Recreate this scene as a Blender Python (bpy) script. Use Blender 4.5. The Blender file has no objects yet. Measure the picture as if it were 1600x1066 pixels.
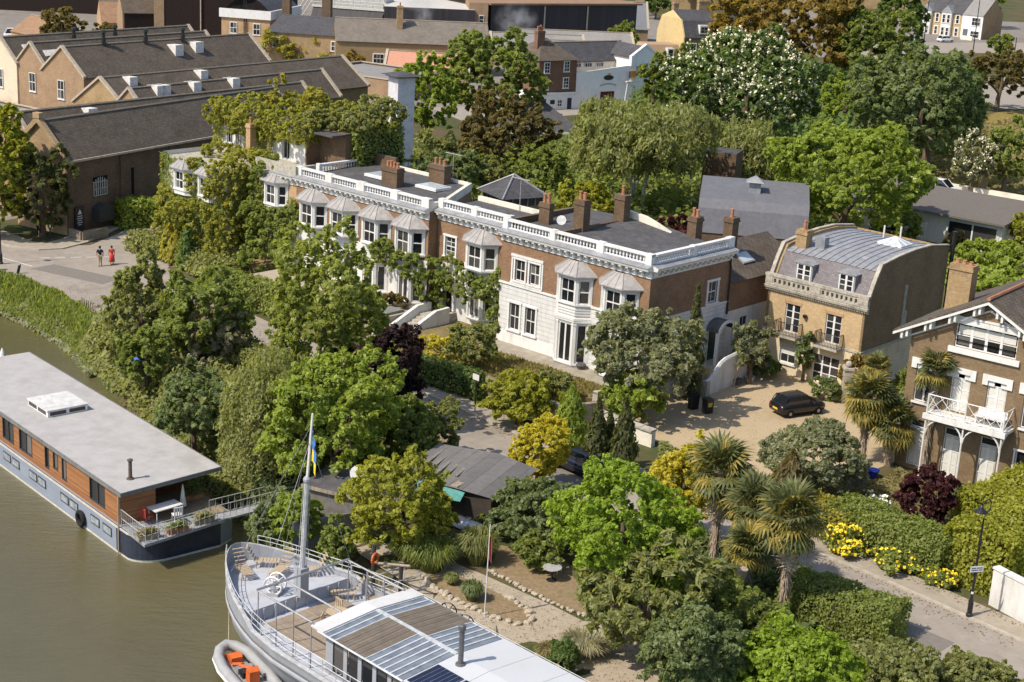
import bpy, math, random
import numpy as np
from mathutils import Vector, Matrix

scene = bpy.context.scene
COL = scene.collection
R = math.radians
rnd = random.Random(7)

# ---------------------------------------------------------------- camera, sky, sun, exposure
cam_d = bpy.data.cameras.new('camera'); cam = bpy.data.objects.new('camera', cam_d); COL.objects.link(cam)
cam_d.sensor_width = 36.0; cam_d.lens = 36.0 * 2470.0 / 1600.0
cam_d.clip_start = 1.0; cam_d.clip_end = 6000.0
_th, _ro = R(16.8), R(3.15)
_f = Vector((0, math.cos(_th), -math.sin(_th))); _r = Vector((1, 0, 0)); _u = Vector((0, math.sin(_th), math.cos(_th)))
_r2 = _r * math.cos(_ro) + _u * math.sin(_ro); _u2 = -_r * math.sin(_ro) + _u * math.cos(_ro)
cam.matrix_world = Matrix(((_r2.x, _u2.x, -_f.x, 0), (_r2.y, _u2.y, -_f.y, 0), (_r2.z, _u2.z, -_f.z, 35.0), (0, 0, 0, 1)))
scene.camera = cam

SUN_EL, SUN_DIR = R(50.0), R(31.0)          # shadows fall towards 31 degrees (counter-clockwise from +X)
world = bpy.data.worlds.new('World'); scene.world = world; world.use_nodes = True
wn = world.node_tree.nodes; wl = world.node_tree.links
bg = wn.get('Background') or wn.new('ShaderNodeBackground')
sky = wn.new('ShaderNodeTexSky'); sky.sky_type = 'NISHITA'; sky.sun_disc = False
sky.sun_elevation = SUN_EL
_sx, _sy = -math.cos(SUN_DIR), -math.sin(SUN_DIR)          # horizontal direction towards the sun
sky.sun_rotation = math.atan2(_sx, _sy)
sky.air_density = 1.0; sky.dust_density = 1.5; sky.ozone_density = 1.0
wl.new(sky.outputs['Color'], bg.inputs['Color']); bg.inputs['Strength'].default_value = 0.15
sun_d = bpy.data.lights.new('sun', 'SUN'); sun = bpy.data.objects.new('sun', sun_d); COL.objects.link(sun)
sun_d.energy = 4.3; sun_d.angle = R(0.53); sun_d.color = (1.0, 0.91, 0.77)
_sv = Vector((_sx * math.cos(SUN_EL), _sy * math.cos(SUN_EL), math.sin(SUN_EL)))
sun.rotation_euler = _sv.to_track_quat('Z', 'Y').to_euler(); sun.location = (0, 0, 200)
vs = scene.view_settings
scene.display_settings.display_device = 'sRGB'
vs.view_transform = 'Standard'; vs.look = 'None'; vs.gamma = 1.0; vs.use_curve_mapping = False; vs.exposure = 0.24
scene.cycles.max_bounces = 6; scene.cycles.diffuse_bounces = 3; scene.cycles.transparent_max_bounces = 12

# ---------------------------------------------------------------- materials
MATS = {}
def srgb(h):
    h = h.lstrip('#'); c = [int(h[i:i + 2], 16) / 255 for i in (0, 2, 4)]
    return tuple((x / 12.92 if x <= .04045 else ((x + .055) / 1.055) ** 2.4) for x in c)
def _new(name):
    m = bpy.data.materials.new(name); m.use_nodes = True; nt = m.node_tree
    b = nt.nodes.get('Principled BSDF'); MATS[name] = m
    return m, nt, b
def _mix(nt, a, b, fac, mode='MIX'):
    n = nt.nodes.new('ShaderNodeMix'); n.data_type = 'RGBA'; n.blend_type = mode
    for s, v in ((6, a), (7, b)):
        if isinstance(v, tuple): n.inputs[s].default_value = (*v[:3], 1)
        else: nt.links.new(v, n.inputs[s])
    if isinstance(fac, (int, float)): n.inputs[0].default_value = fac
    else: nt.links.new(fac, n.inputs[0])
    return n.outputs[2]
def _ramp(nt, fac, stops):
    r = nt.nodes.new('ShaderNodeValToRGB'); e = r.color_ramp.elements
    while len(e) < len(stops): e.new(.5)
    for x, (p, c) in zip(e, stops):
        x.position = p; x.color = (*c, 1) if isinstance(c, tuple) else (c, c, c, 1)
    nt.links.new(fac, r.inputs[0]); return r.outputs[0]
def _noise(nt, vec, scale, detail=4, rough=.6):
    n = nt.nodes.new('ShaderNodeTexNoise'); n.inputs['Scale'].default_value = scale
    n.inputs['Detail'].default_value = detail; n.inputs['Roughness'].default_value = rough
    nt.links.new(vec, n.inputs['Vector']); return n.outputs[0]
def _obj(nt, scale=None):
    t = nt.nodes.new('ShaderNodeTexCoord')
    if not scale: return t.outputs['Object']
    mp = nt.nodes.new('ShaderNodeMapping'); mp.inputs['Scale'].default_value = scale
    nt.links.new(t.outputs['Object'], mp.inputs['Vector']); return mp.outputs[0]
def _bump(nt, b, h, dist, strength=.6):
    n = nt.nodes.new('ShaderNodeBump'); n.inputs['Distance'].default_value = dist; n.inputs['Strength'].default_value = strength
    nt.links.new(h, n.inputs['Height']); nt.links.new(n.outputs[0], b.inputs['Normal'])

def plain(name, c, rough=.7, spec=.3, metal=0., var=.25, scale=3., bump=0., stain=None, stain_scale=.4, stretch=None):
    """painted, rendered or cast surface with mottling and soft stains"""
    if name in MATS: return MATS[name]
    m, nt, b = _new(name); v = _obj(nt, stretch)
    n1 = _noise(nt, v, scale, 6, .65)
    col = _mix(nt, tuple(x * (1 - var) for x in c), tuple(min(1, x * (1 + var)) for x in c), _ramp(nt, n1, [(.3, 0.), (.7, 1.)]))
    if stain:
        n2 = _noise(nt, v, stain_scale, 5, .7)
        col = _mix(nt, col, stain, _ramp(nt, n2, [(.52, 0.), (.72, .75)]))
    nt.links.new(col, b.inputs['Base Color'])
    b.inputs['Roughness'].default_value = rough; b.inputs['Specular IOR Level'].default_value = spec; b.inputs['Metallic'].default_value = metal
    if bump: _bump(nt, b, n1, bump)
    return m

def bricks(name, c1, c2, mortar, bw=.225, bh=.075, mort=.012, axis='xz', rough=.85, patch=.5, dirt=None, bump=.006):
    """coursed masonry, slates or tiles in object space; axis xz = walls, xy = roof planes"""
    if name in MATS: return MATS[name]
    m, nt, b = _new(name); t = nt.nodes.new('ShaderNodeTexCoord')
    sp = nt.nodes.new('ShaderNodeSeparateXYZ'); nt.links.new(t.outputs['Object'], sp.inputs[0])
    cb = nt.nodes.new('ShaderNodeCombineXYZ')
    if axis == 'xz':
        ad = nt.nodes.new('ShaderNodeMath'); nt.links.new(sp.outputs[0], ad.inputs[0]); nt.links.new(sp.outputs[1], ad.inputs[1])
        nt.links.new(ad.outputs[0], cb.inputs[0]); nt.links.new(sp.outputs[2], cb.inputs[1])
    else:
        ad = nt.nodes.new('ShaderNodeMath'); nt.links.new(sp.outputs[1], ad.inputs[0]); nt.links.new(sp.outputs[2], ad.inputs[1])
        nt.links.new(sp.outputs[0], cb.inputs[0]); nt.links.new(ad.outputs[0], cb.inputs[1])
    bt = nt.nodes.new('ShaderNodeTexBrick'); nt.links.new(cb.outputs[0], bt.inputs['Vector'])
    bt.inputs['Color1'].default_value = (*c1, 1); bt.inputs['Color2'].default_value = (*c2, 1); bt.inputs['Mortar'].default_value = (*mortar, 1)
    bt.inputs['Scale'].default_value = 1.0; bt.inputs['Brick Width'].default_value = bw; bt.inputs['Row Height'].default_value = bh
    bt.inputs['Mortar Size'].default_value = mort; bt.inputs['Bias'].default_value = 0.
    n1 = _noise(nt, t.outputs['Object'], .55, 6, .7); n2 = _noise(nt, t.outputs['Object'], 5., 4, .6)
    col = _mix(nt, bt.outputs[0], _mix(nt, bt.outputs[0], (.55, .5, .45), 1., 'MULTIPLY'), _ramp(nt, n1, [(.42, 0.), (.68, patch)]))
    col = _mix(nt, col, _mix(nt, col, (1.35, 1.3, 1.2), 1., 'MULTIPLY'), _ramp(nt, n2, [(.45, 0.), (.75, .8)]))
    if dirt: col = _mix(nt, col, dirt, _ramp(nt, _noise(nt, t.outputs['Object'], .9, 6, .75), [(.55, 0.), (.7, .7)]))
    nt.links.new(col, b.inputs['Base Color']); b.inputs['Roughness'].default_value = rough; b.inputs['Specular IOR Level'].default_value = .25
    if bump: _bump(nt, b, bt.outputs[1], -bump)
    return m

def boards(name, c1, c2, pitch, axis=2, gap=.06, rough=.6, var=.35, grain=None, bump=.01):
    """boards laid at a pitch along one axis, every board with a tone of its own"""
    if name in MATS: return MATS[name]
    m, nt, b = _new(name); t = nt.nodes.new('ShaderNodeTexCoord')
    sp = nt.nodes.new('ShaderNodeSeparateXYZ'); nt.links.new(t.outputs['Object'], sp.inputs[0])
    d = nt.nodes.new('ShaderNodeMath'); d.operation = 'DIVIDE'; d.inputs[1].default_value = pitch; nt.links.new(sp.outputs[axis], d.inputs[0])
    fl = nt.nodes.new('ShaderNodeMath'); fl.operation = 'FLOOR'; nt.links.new(d.outputs[0], fl.inputs[0])
    fr = nt.nodes.new('ShaderNodeMath'); fr.operation = 'FRACT'; nt.links.new(d.outputs[0], fr.inputs[0])
    wnz = nt.nodes.new('ShaderNodeTexWhiteNoise'); wnz.noise_dimensions = '1D'; nt.links.new(fl.outputs[0], wnz.inputs['W'])
    col = _mix(nt, c1, c2, wnz.outputs[0])
    n = _noise(nt, _obj(nt, grain or (1, 1, 1)), 2.2, 6, .7)
    col = _mix(nt, col, _mix(nt, col, (1 - var,) * 3, 1., 'MULTIPLY'), _ramp(nt, n, [(.4, 0.), (.7, 1.)]))
    line = _ramp(nt, fr.outputs[0], [(0., 0.), (gap, 1.)])
    col = _mix(nt, (.03, .025, .02), col, line)
    nt.links.new(col, b.inputs['Base Color']); b.inputs['Roughness'].default_value = rough; b.inputs['Specular IOR Level'].default_value = .3
    if bump: _bump(nt, b, line, bump)
    return m

def leafmat(name, dark, mid, light, trans=.5, scale=.45, rough=.55):
    """foliage: each leaf spray takes a tone of its own, with slow drifts of tone through the plant"""
    if name in MATS: return MATS[name]
    m, nt, b = _new(name)
    g = nt.nodes.new('ShaderNodeNewGeometry'); oi = nt.nodes.new('ShaderNodeObjectInfo')
    n = _noise(nt, _obj(nt), scale, 3, .6)
    a = nt.nodes.new('ShaderNodeMath'); a.operation = 'MULTIPLY_ADD'; a.inputs[1].default_value = .55
    nt.links.new(g.outputs['Random Per Island'], a.inputs[0])
    s = nt.nodes.new('ShaderNodeMath'); s.operation = 'MULTIPLY'; s.inputs[1].default_value = .5; nt.links.new(n, s.inputs[0])
    nt.links.new(s.outputs[0], a.inputs[2])
    col = _ramp(nt, a.outputs[0], [(.08, dark), (.42, mid), (.82, light)])
    nt.links.new(col, b.inputs['Base Color']); b.inputs['Roughness'].default_value = rough; b.inputs['Specular IOR Level'].default_value = .25
    tr = nt.nodes.new('ShaderNodeBsdfTranslucent'); tc = _mix(nt, col, (1.5, 1.45, .6), 1., 'MULTIPLY'); nt.links.new(tc, tr.inputs['Color'])
    mx = nt.nodes.new('ShaderNodeMixShader'); mx.inputs[0].default_value = trans
    nt.links.new(b.outputs[0], mx.inputs[1]); nt.links.new(tr.outputs[0], mx.inputs[2])
    nt.links.new(mx.outputs[0], nt.nodes['Material Output'].inputs['Surface'])
    return m

GLASS = None
def glassmat():
    global GLASS
    if GLASS: return GLASS
    m, nt, b = _new('window_glass'); oi = nt.nodes.new('ShaderNodeObjectInfo')
    col = _ramp(nt, oi.outputs['Random'], [(0., (.012, .013, .016)), (.55, (.03, .03, .032)), (.8, (.07, .065, .06)), (1., (.16, .15, .14))])
    nt.links.new(col, b.inputs['Base Color']); b.inputs['Roughness'].default_value = .06; b.inputs['Specular IOR Level'].default_value = .6
    _bump(nt, b, _noise(nt, _obj(nt), 1.3, 2), .004)
    GLASS = m; return m

# ---------------------------------------------------------------- mesh building
class MB:
    def __init__(s): s.v = []; s.f = []; s.m = Matrix.Identity(4)
    def at(s, x=0, y=0, z=0, rz=0, rx=0, ry=0):
        s.m = Matrix.Translation((x, y, z)) @ Matrix.Rotation(rz, 4, 'Z') @ Matrix.Rotation(ry, 4, 'Y') @ Matrix.Rotation(rx, 4, 'X'); return s
    def add(s, vs, fs):
        o = len(s.v); s.v += [tuple(s.m @ Vector(p)) for p in vs]; s.f += [tuple(i + o for i in f) for f in fs]; return s
    def poly(s, *ps): return s.add(ps, [tuple(range(len(ps)))])
    def box(s, x0, x1, y0, y1, z0, z1):
        return s.add([(x0, y0, z0), (x1, y0, z0), (x1, y1, z0), (x0, y1, z0), (x0, y0, z1), (x1, y0, z1), (x1, y1, z1), (x0, y1, z1)],
                     [(3, 2, 1, 0), (4, 5, 6, 7), (0, 1, 5, 4), (1, 2, 6, 5), (2, 3, 7, 6), (3, 0, 4, 7)])
    def prism(s, pts, z0, z1, axis='z'):
        """polygon extruded along z (pts x,y), y (pts x,z) or x (pts y,z)"""
        k = {'z': lambda a, b, c: (a, b, c), 'y': lambda a, b, c: (a, c, b), 'x': lambda a, b, c: (c, a, b)}[axis]
        n = len(pts); vs = [k(a, b, z0) for a, b in pts] + [k(a, b, z1) for a, b in pts]
        return s.add(vs, [tuple(range(n))[::-1], tuple(range(n, 2 * n))] + [(i, (i + 1) % n, n + (i + 1) % n, n + i) for i in range(n)])
    def loft(s, rings, close=True, cap=True):
        n = len(rings[0]); vs = [p for r in rings for p in r]; fs = []
        for k in range(len(rings) - 1):
            for i in range(n if close else n - 1):
                j = (i + 1) % n; fs.append((k * n + i, k * n + j, (k + 1) * n + j, (k + 1) * n + i))
        if cap: fs += [tuple(range(n))[::-1], tuple(range((len(rings) - 1) * n, len(rings) * n))]
        return s.add(vs, fs)
    def tube(s, pts, r, n=6, r1=None, cap=True):
        pts = [Vector(p) for p in pts]; rings = []; N = len(pts)
        for i, p in enumerate(pts):
            d = (pts[min(i + 1, N - 1)] - pts[max(i - 1, 0)]).normalized()
            a = d.cross(Vector((0, 0, 1)) if abs(d.z) < .95 else Vector((1, 0, 0))).normalized(); b = d.cross(a)
            rr = r if r1 is None else r + (r1 - r) * i / (N - 1)
            rings.append([p + (a * math.cos(t) + b * math.sin(t)) * rr for t in [2 * math.pi * k / n for k in range(n)]])
        return s.loft(rings, True, cap)
    def lathe(s, prof, x=0, y=0, n=10, cap=True):
        return s.loft([[(x + r * math.cos(2 * math.pi * k / n), y + r * math.sin(2 * math.pi * k / n), z) for k in range(n)] for r, z in prof], True, cap)
    def ball(s, x, y, z, rx, ry=None, rz=None, n=10, m=6):
        ry = ry or rx; rz = rz or rx
        return s.loft([[(x + rx * math.sin(a) * math.cos(2 * math.pi * k / n), y + ry * math.sin(a) * math.sin(2 * math.pi * k / n), z - rz * math.cos(a))
                        for k in range(n)] for a in [max(.02, math.pi * i / m) if i < m else math.pi - .02 for i in range(m + 1)]])
    def wall(s, x0, x1, z0, z1, y, d=.2, holes=()):
        """wall face at y with real openings (x0,x1,z0,z1) and reveals d deep; outward is -y"""
        xs = sorted({x0, x1, *[h[0] for h in holes], *[h[1] for h in holes]}); zs = sorted({z0, z1, *[h[2] for h in holes], *[h[3] for h in holes]})
        for i in range(len(xs) - 1):
            for j in range(len(zs) - 1):
                cx, cz = (xs[i] + xs[i + 1]) / 2, (zs[j] + zs[j + 1]) / 2
                if any(h[0] < cx < h[1] and h[2] < cz < h[3] for h in holes): continue
                s.add([(xs[i], y, zs[j]), (xs[i + 1], y, zs[j]), (xs[i + 1], y, zs[j + 1]), (xs[i], y, zs[j + 1])], [(0, 1, 2, 3)])
        for a, b, c, e in holes:
            for p, q in (((a, c), (b, c)), ((b, c), (b, e)), ((b, e), (a, e)), ((a, e), (a, c))):
                s.add([(p[0], y, p[1]), (p[0], y + d, p[1]), (q[0], y + d, q[1]), (q[0], y, q[1])], [(0, 1, 2, 3)])
        return s
    def build(s, name, mat, parent=None, smooth=False, kind=None, label=None, loc=None, rz=0):
        me = bpy.data.meshes.new(name); me.from_pydata(s.v, [], s.f); me.materials.append(mat)
        if smooth: me.shade_smooth()
        me.update(); o = bpy.data.objects.new(name, me); COL.objects.link(o)
        if parent: o.parent = parent
        if loc: o.location = loc
        if rz: o.rotation_euler.z = rz
        if kind: o['kind'] = kind
        if label: o['label'] = label
        return o

def tag(o, label, cat, group=None):
    o['label'] = label; o['category'] = cat
    if group: o['group'] = group
    return o
def thing(name, label, cat, loc=(0, 0, 0), rz=0, group=None):
    o = bpy.data.objects.new(name, None); COL.objects.link(o); o.empty_display_size = .3
    o.location = loc; o.rotation_euler.z = rz
    return tag(o, label, cat, group)
def struct(o, kind='structure'): o['kind'] = kind; return o
def inst(name, me, parent, loc=(0, 0, 0), rot=(0, 0, 0), scale=(1, 1, 1)):
    o = bpy.data.objects.new(name, me); COL.objects.link(o); o.parent = parent
    o.location = loc; o.rotation_euler = rot; o.scale = scale; return o
def dup(root, loc, rz=None, label=None):
    r = root.copy(); COL.objects.link(r); r.location = loc
    if rz is not None: r.rotation_euler.z = rz
    if label: r['label'] = label
    for ch in list(root.children):
        c = ch.copy(); COL.objects.link(c); c.parent = r
        for g in list(ch.children):
            d = g.copy(); COL.objects.link(d); d.parent = c
    return r

# ---------------------------------------------------------------- shared stock
W_PAINT = plain('white_paint', (.69, .685, .67), .5, .4, var=.08, scale=6, stain=(.50, .475, .42), stain_scale=1.1, stretch=(1, 1, .35))
W_STUCCO = plain('white_stucco', (.65, .64, .62), .75, .2, var=.08, scale=5, stain=(.46, .43, .37), stain_scale=.8, stretch=(1, 1, .3), bump=.006)
CREAM = plain('cream_render', (.70, .66, .56), .8, .2, var=.1, scale=4, stain=(.45, .41, .33), stain_scale=.6)
STONE = plain('weathered_stone', (.40, .37, .31), .85, .2, var=.3, scale=5, stain=(.16, .15, .13), stain_scale=1.2, bump=.01)
BRICK_RED = bricks('red_brown_brick', (.285, .155, .085), (.205, .105, .056), (.26, .20, .145), patch=.55)
BRICK_STOCK = bricks('yellow_stock_brick', (.40, .27, .13), (.30, .195, .09), (.34, .27, .18), patch=.6, dirt=(.16, .11, .07))
BRICK_DARK = bricks('deep_brown_brick', (.17, .105, .06), (.11, .068, .042), (.14, .11, .08), patch=.7)  # dark brown brick, darker still in random patches
BRICK_GOLD = bricks('tan_brick', (.50, .31, .16), (.38, .22, .11), (.42, .33, .22), patch=.5)
SLATE = bricks('grey_slates', (.105, .10, .105), (.065, .064, .07), (.03, .03, .032), .3, .22, .012, axis='xy', rough=.6, patch=.4)
SLATE_BROWN = bricks('brown_slates', (.145, .116, .090), (.100, .082, .064), (.035, .03, .026), .32, .24, .014, axis='xy', rough=.75, patch=.6, dirt=(.13, .115, .085))
FELT = plain('roofing_felt', (.085, .082, .085), .9, .2, var=.25, scale=2, stain=(.14, .135, .13), stain_scale=.5)
LEAD = plain('lead_sheet', (.27, .275, .29), .55, .4, .15, var=.22, scale=2.5, stain=(.42, .42, .42), stain_scale=.8)
BLACK_IRON = plain('black_iron', (.014, .014, .016), .4, .5, var=.3)
TERRACOTTA = plain('terracotta', (.36, .165, .095), .8, .2, var=.3, scale=5)
DARKBOX = plain('dark_interior', (.012, .012, .012), .9, .1)
TIMBER_GREY = plain('weathered_timber', (.30, .25, .19), .85, .2, var=.35, scale=7, stretch=(1, 1, .15))
GLASSM = glassmat()
UNIT = MB().box(0, 1, 0, 1, 0, 1)
PANE_ME = bpy.data.meshes.new('pane'); PANE_ME.from_pydata(UNIT.v, [], UNIT.f); PANE_ME.materials.append(GLASSM)
BLIND_ME = PANE_ME.copy(); BLIND_ME.materials.clear(); BLIND_ME.materials.append(plain('pale_blind', (.62, .60, .55), .8, .3, var=.1))

def glaze(par, M4, x0, x1, z0, z1, y, cols, rows, bar, name='pane', blind=0):
    """separate panes between bars; M4 = matrix of the opening inside the parent"""
    w = (x1 - x0) / cols; h = (z1 - z0) / rows
    for i in range(cols):
        for j in range(rows):
            me = BLIND_ME if j >= rows - blind else PANE_ME
            o = bpy.data.objects.new(name, me); COL.objects.link(o); o.parent = par
            o.matrix_local = M4 @ Matrix.Translation((x0 + i * w + bar / 2, y, z0 + j * h + bar / 2)) @ Matrix.Diagonal((w - bar, .02, h - bar, 1))

def window(par, x, z0, z1, w, y=0, ang=0, cols=2, rows=2, trim=.16, depth=.16, mat=None, sill=True, name='window', bar=.045, px=None, blind=0, mull=None, mid=.08, head=.0, surf=False):
    """sash window: frame and bars, a pane per light and a sill. (x, y) = middle of the opening on the wall; outward is local -y turned by ang"""
    mat = mat or W_PAINT; h = z1 - z0; m = MB(); fw = .07
    if trim:   # architrave standing proud of the wall
        m.box(-w / 2 - trim, -w / 2, -.06, depth * .4, 0, h); m.box(w / 2, w / 2 + trim, -.06, depth * .4, 0, h)
        m.box(-w / 2 - trim - .04, w / 2 + trim + .04, -.09, depth * .4, h, h + trim + head)
    d0, d1 = (-.13, -.02) if surf else (depth * .55, depth * .95)
    m.box(-w / 2, -w / 2 + fw, d0, d1, 0, h); m.box(w / 2 - fw, w / 2, d0, d1, 0, h)
    m.box(-w / 2 + fw, w / 2 - fw, d0, d1, 0, fw); m.box(-w / 2 + fw, w / 2 - fw, d0, d1, h - fw, h)
    x0, x1, a, b = -w / 2 + fw, w / 2 - fw, fw, h - fw
    for i in range(1, cols):
        c = x0 + (x1 - x0) * i / cols; bw = mull if mull and i == cols // 2 else bar
        m.box(c - bw / 2, c + bw / 2, d0 + .005, d1 - .005, a, b)
    for j in range(1, rows):
        c = a + (b - a) * j / rows; bw = mid if rows > 1 and j == rows // 2 else bar
        m.box(x0, x1, d0 + .01, d1 - .01, c - bw / 2, c + bw / 2)
    o = m.build(name, mat, par, loc=(x, y, z0), rz=ang)
    glaze(o, Matrix.Identity(4), x0, x1, a, b, d1 - .05, cols, rows, bar * .9, blind=blind)
    if sill: MB().box(-w / 2 - trim - .06, w / 2 + trim + .06, -.14, depth * .5, -.12, -.002).build('sill', mat, o)
    return o

def chimney(par, x, y, z0, z1, w, d, pots=2, brick=None, pot_h=.7, along='x', name='chimney'):
    m = MB().box(x - w / 2, x + w / 2, y - d / 2, y + d / 2, z0, z1 - .35)
    m.box(x - w / 2 - .07, x + w / 2 + .07, y - d / 2 - .07, y + d / 2 + .07, z1 - .35, z1 - .18)
    m.box(x - w / 2 - .02, x + w / 2 + .02, y - d / 2 - .02, y + d / 2 + .02, z1 - .18, z1)
    o = m.build(name, brick or BRICK_DARK, par)
    for k in range(pots):
        t = (k + .5) / pots - .5
        px, py = (x + t * w * .85, y) if along == 'x' else (x, y + t * d * .85)
        h = pot_h * rnd.uniform(.75, 1.1)
        MB().lathe([(.15, z1 - .01), (.13, z1 + .1), (.11, z1 + h * .8), (.145, z1 + h * .85), (.135, z1 + h)], px, py, 8).build('chimney_pot', TERRACOTTA, o, smooth=False)
    return o
AZ = R(-42.0)
HO = Vector((-1.0867, 113.568, .8))
def hu(u, v, z=0.):      # terrace frame -> world
    return Vector((HO.x + u * math.cos(AZ) - v * math.sin(AZ), HO.y + u * math.sin(AZ) + v * math.cos(AZ), HO.z + z))

ROUND_WOOD = None
def rail_profile_piece(m, x0, x1, y, z0, z1, d=.16):
    m.box(x0, x1, y - d, y + d, z0, z1)

def balustrade(par, x0, x1, z0, z1, y, piers, step=.3, ang=0, org=(0, 0), mat=None, fat=.075):
    """pierced parapet: plinth and rail in one mesh, piers, turned balusters as one sub-part. Runs along local x at depth y"""
    mat = mat or W_PAINT; O = (org[0], org[1], 0)
    m = MB().at(org[0], org[1], 0, ang)
    m.box(x0, x1, y - .15, y + .15, z0, z0 + .17); m.box(x0, x1, y - .19, y + .19, z1 - .15, z1)
    ps = []
    for a, b in piers:
        m.box(a, b, y - .22, y + .22, z0 + .001, z1 + .04); ps.append((a, b))
    o = m.build('balustrade', mat, par)
    bm = MB(); bm.at(org[0], org[1], 0, ang); x = x0 + step / 2
    while x < x1:
        if not any(a - .1 < x < b + .1 for a, b in ps):
            h0, h1 = z0 + .17, z1 - .15; h = h1 - h0
            bm.lathe([(fat * .8, h0), (fat * .6, h0 + h * .12), (fat * 1.1, h0 + h * .35), (fat * .55, h0 + h * .7), (fat * .85, h1)], x, y, 6, cap=False)
        x += step
    b = bm.build('balusters', mat, o, kind='stuff')
    return o

def cornice(par, x0, x1, zb, y, ang=0, org=(0, 0), step=.62, mat=None):
    """frieze with scrolled brackets under a projecting slab"""
    mat = mat or W_PAINT
    m = MB().at(org[0], org[1], 0, ang)
    m.prism([(y, zb), (y - .1, zb), (y - .1, zb + .14), (y - .04, zb + .16), (y - .04, zb + .5), (y - .5, zb + .56), (y - .55, zb + .72), (y - .58, zb + .78), (y, zb + .95)], x0, x1, 'x')
    o = m.build('cornice', mat, par)
    b = MB().at(org[0], org[1], 0, ang); x = x0 + step * .5
    while x < x1 - .1:
        b.prism([(y - .04, zb + .12), (y - .24, zb + .16), (y - .30, zb + .34), (y - .46, zb + .44), (y - .46, zb + .545), (y - .04, zb + .545)], x - .11, x + .11, 'x')
        b.prism([(x + .14, zb + .2), (x + .24, zb + .2), (x + step - .16, zb + .46), (x + step - .16, zb + .52)], y - .16, y - .041, 'y')
        x += step
    b.build('brackets', mat, o, kind='stuff')
    L = MB().at(org[0], org[1], 0, ang); L.add([(x0, y - .60, zb + .79), (x1, y - .60, zb + .79), (x1, y - .02, zb + .96), (x0, y - .02, zb + .96), (x0, y - .60, zb + .76), (x1, y - .60, zb + .76)], [(0, 1, 2, 3), (4, 5, 1, 0)]); L.build('lead_flashing', LEAD, o); return o

LEADR = plain('bay_roof_lead', (.30, .285, .28), .6, .35, .1, var=.18, scale=3, stain=(.42, .39, .36), stain_scale=1.2)
def bay(par, ua, ub, v, p, s, z0, z1, apron=.0, zroof=1.0, mat=None, doors=False, cols=2, rows=2, over=.35, blind=0, roof=True):
    """canted bay window: walls, sash frames and pilasters; panes; a lead roof. Front ua..ub stands p before the wall at v, splays s wide"""
    mat = mat or W_PAINT; faces = [((ua - s, v), (ua, v - p)), ((ua, v - p), (ub, v - p)), ((ub, v - p), (ub + s, v))]
    m = MB(); panes = []
    for k, (a, b) in enumerate(faces):
        L = math.hypot(b[0] - a[0], b[1] - a[1]); an = math.atan2(b[1] - a[1], b[0] - a[0]); m.at(a[0], a[1], 0, an)
        e = .2 if k == 1 else .22
        hz0, hz1 = z0 + .12, z1 - .28
        hole = (e, L - e, hz0, hz1)
        m.wall(0, L, z0 - apron, z1, 0, .12, [hole])
        # pilaster strips and capitals
        for x in (.02, L - .16): m.box(x, x + .14, -.05, 0, z0, z1 - .16); m.box(x - .02, x + .16, -.08, 0, z1 - .36, z1 - .26)
        m.box(-.04, L + .04, -.09, 0, z1 - .14, z1)
        m.box(-.05, L + .05, -.1, .0, z0 - .02, z0 + .1)
        if apron > .5:
            for q in range(3): m.box(.1, L - .1, -.03, 0, z0 - .2 - .17 * q, z0 - .1 - .17 * q)
        c = cols if k == 1 else max(1, cols - 1)
        fw = .06 if rows > 1 else .1; x0, x1, A, B = hole[0] + fw, hole[1] - fw, hz0 + fw, hz1 - fw
        for q in ((hole[0], x0), (x1, hole[1])): m.box(q[0], q[1], .04, .1, hz0, hz1)
        m.box(x0, x1, .04, .1, hz0, A); m.box(x0, x1, .04, .1, B, hz1)
        nr = rows
        for i in range(1, c): t = x0 + (x1 - x0) * i / c; m.box(t - (.025 if rows > 1 else .07), t + (.025 if rows > 1 else .07), .05, .095, A, B)
        for j in range(1, nr):
            t = A + (B - A) * j / nr; w = .045 if j == nr // 2 else .025
            m.box(x0, x1, .045, .096, t - w, t + w)
        panes.append((m.m.copy(), x0, x1, A, B, c, nr))
    o = m.build('bay_window', mat, par)
    for M4, x0, x1, A, B, c, nr in panes: glaze(o, M4, x0, x1, A, B, .075, c, nr, .05, blind=blind)
    if roof:
        r = MB(); q = over
        ring0 = [(ua - s - q, v, z1), (ua - q * .6, v - p - q, z1), (ub + q * .6, v - p - q, z1), (ub + s + q, v, z1)]
        ring1 = [(x, y, z + .07) for x, y, z in ring0]
        mid = (ua + ub) / 2; top = [(ua + .1, v, z1 + zroof), (mid - .35, v - .25, z1 + zroof), (mid + .35, v - .25, z1 + zroof), (ub - .1, v, z1 + zroof)]
        half = [((a[0] * .55 + b[0] * .45), (a[1] * .55 + b[1] * .45), (a[2] * .5 + b[2] * .5) - .06) for a, b in zip(ring1, top)]
        r.loft([ring0, ring1, half, top], close=False, cap=False); r.add(ring0, [(3, 2, 1, 0)])
        ro = r.build('bay_roof', LEADR, o)
        sm = MB()
        for a, h_, t in zip(ring1, half, top): sm.tube([(a[0], a[1], a[2] + .02), (h_[0], h_[1], h_[2] + .02), (t[0], t[1], t[2] + .02)], .03, 4)
        for f in (.33, .66):
            for i0, i1 in ((1, 2),):
                P = [tuple(x[i0][k] * (1 - f) + x[i1][k] * f + (.02 if k == 2 else 0) for k in range(3)) for x in (ring1, half, top)]; sm.tube(P, .022, 4)
        v_ = sm.v; f_ = sm.f; base = len(ro.data.vertices)
        me = ro.data; vs_all = [tuple(x.co) for x in me.vertices] + v_; fs_all = [tuple(p.vertices) for p in me.polygons] + [tuple(i + base for i in f) for f in f_]
        me.clear_geometry(); me.from_pydata(vs_all, [], fs_all); me.update()
    return o

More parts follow.
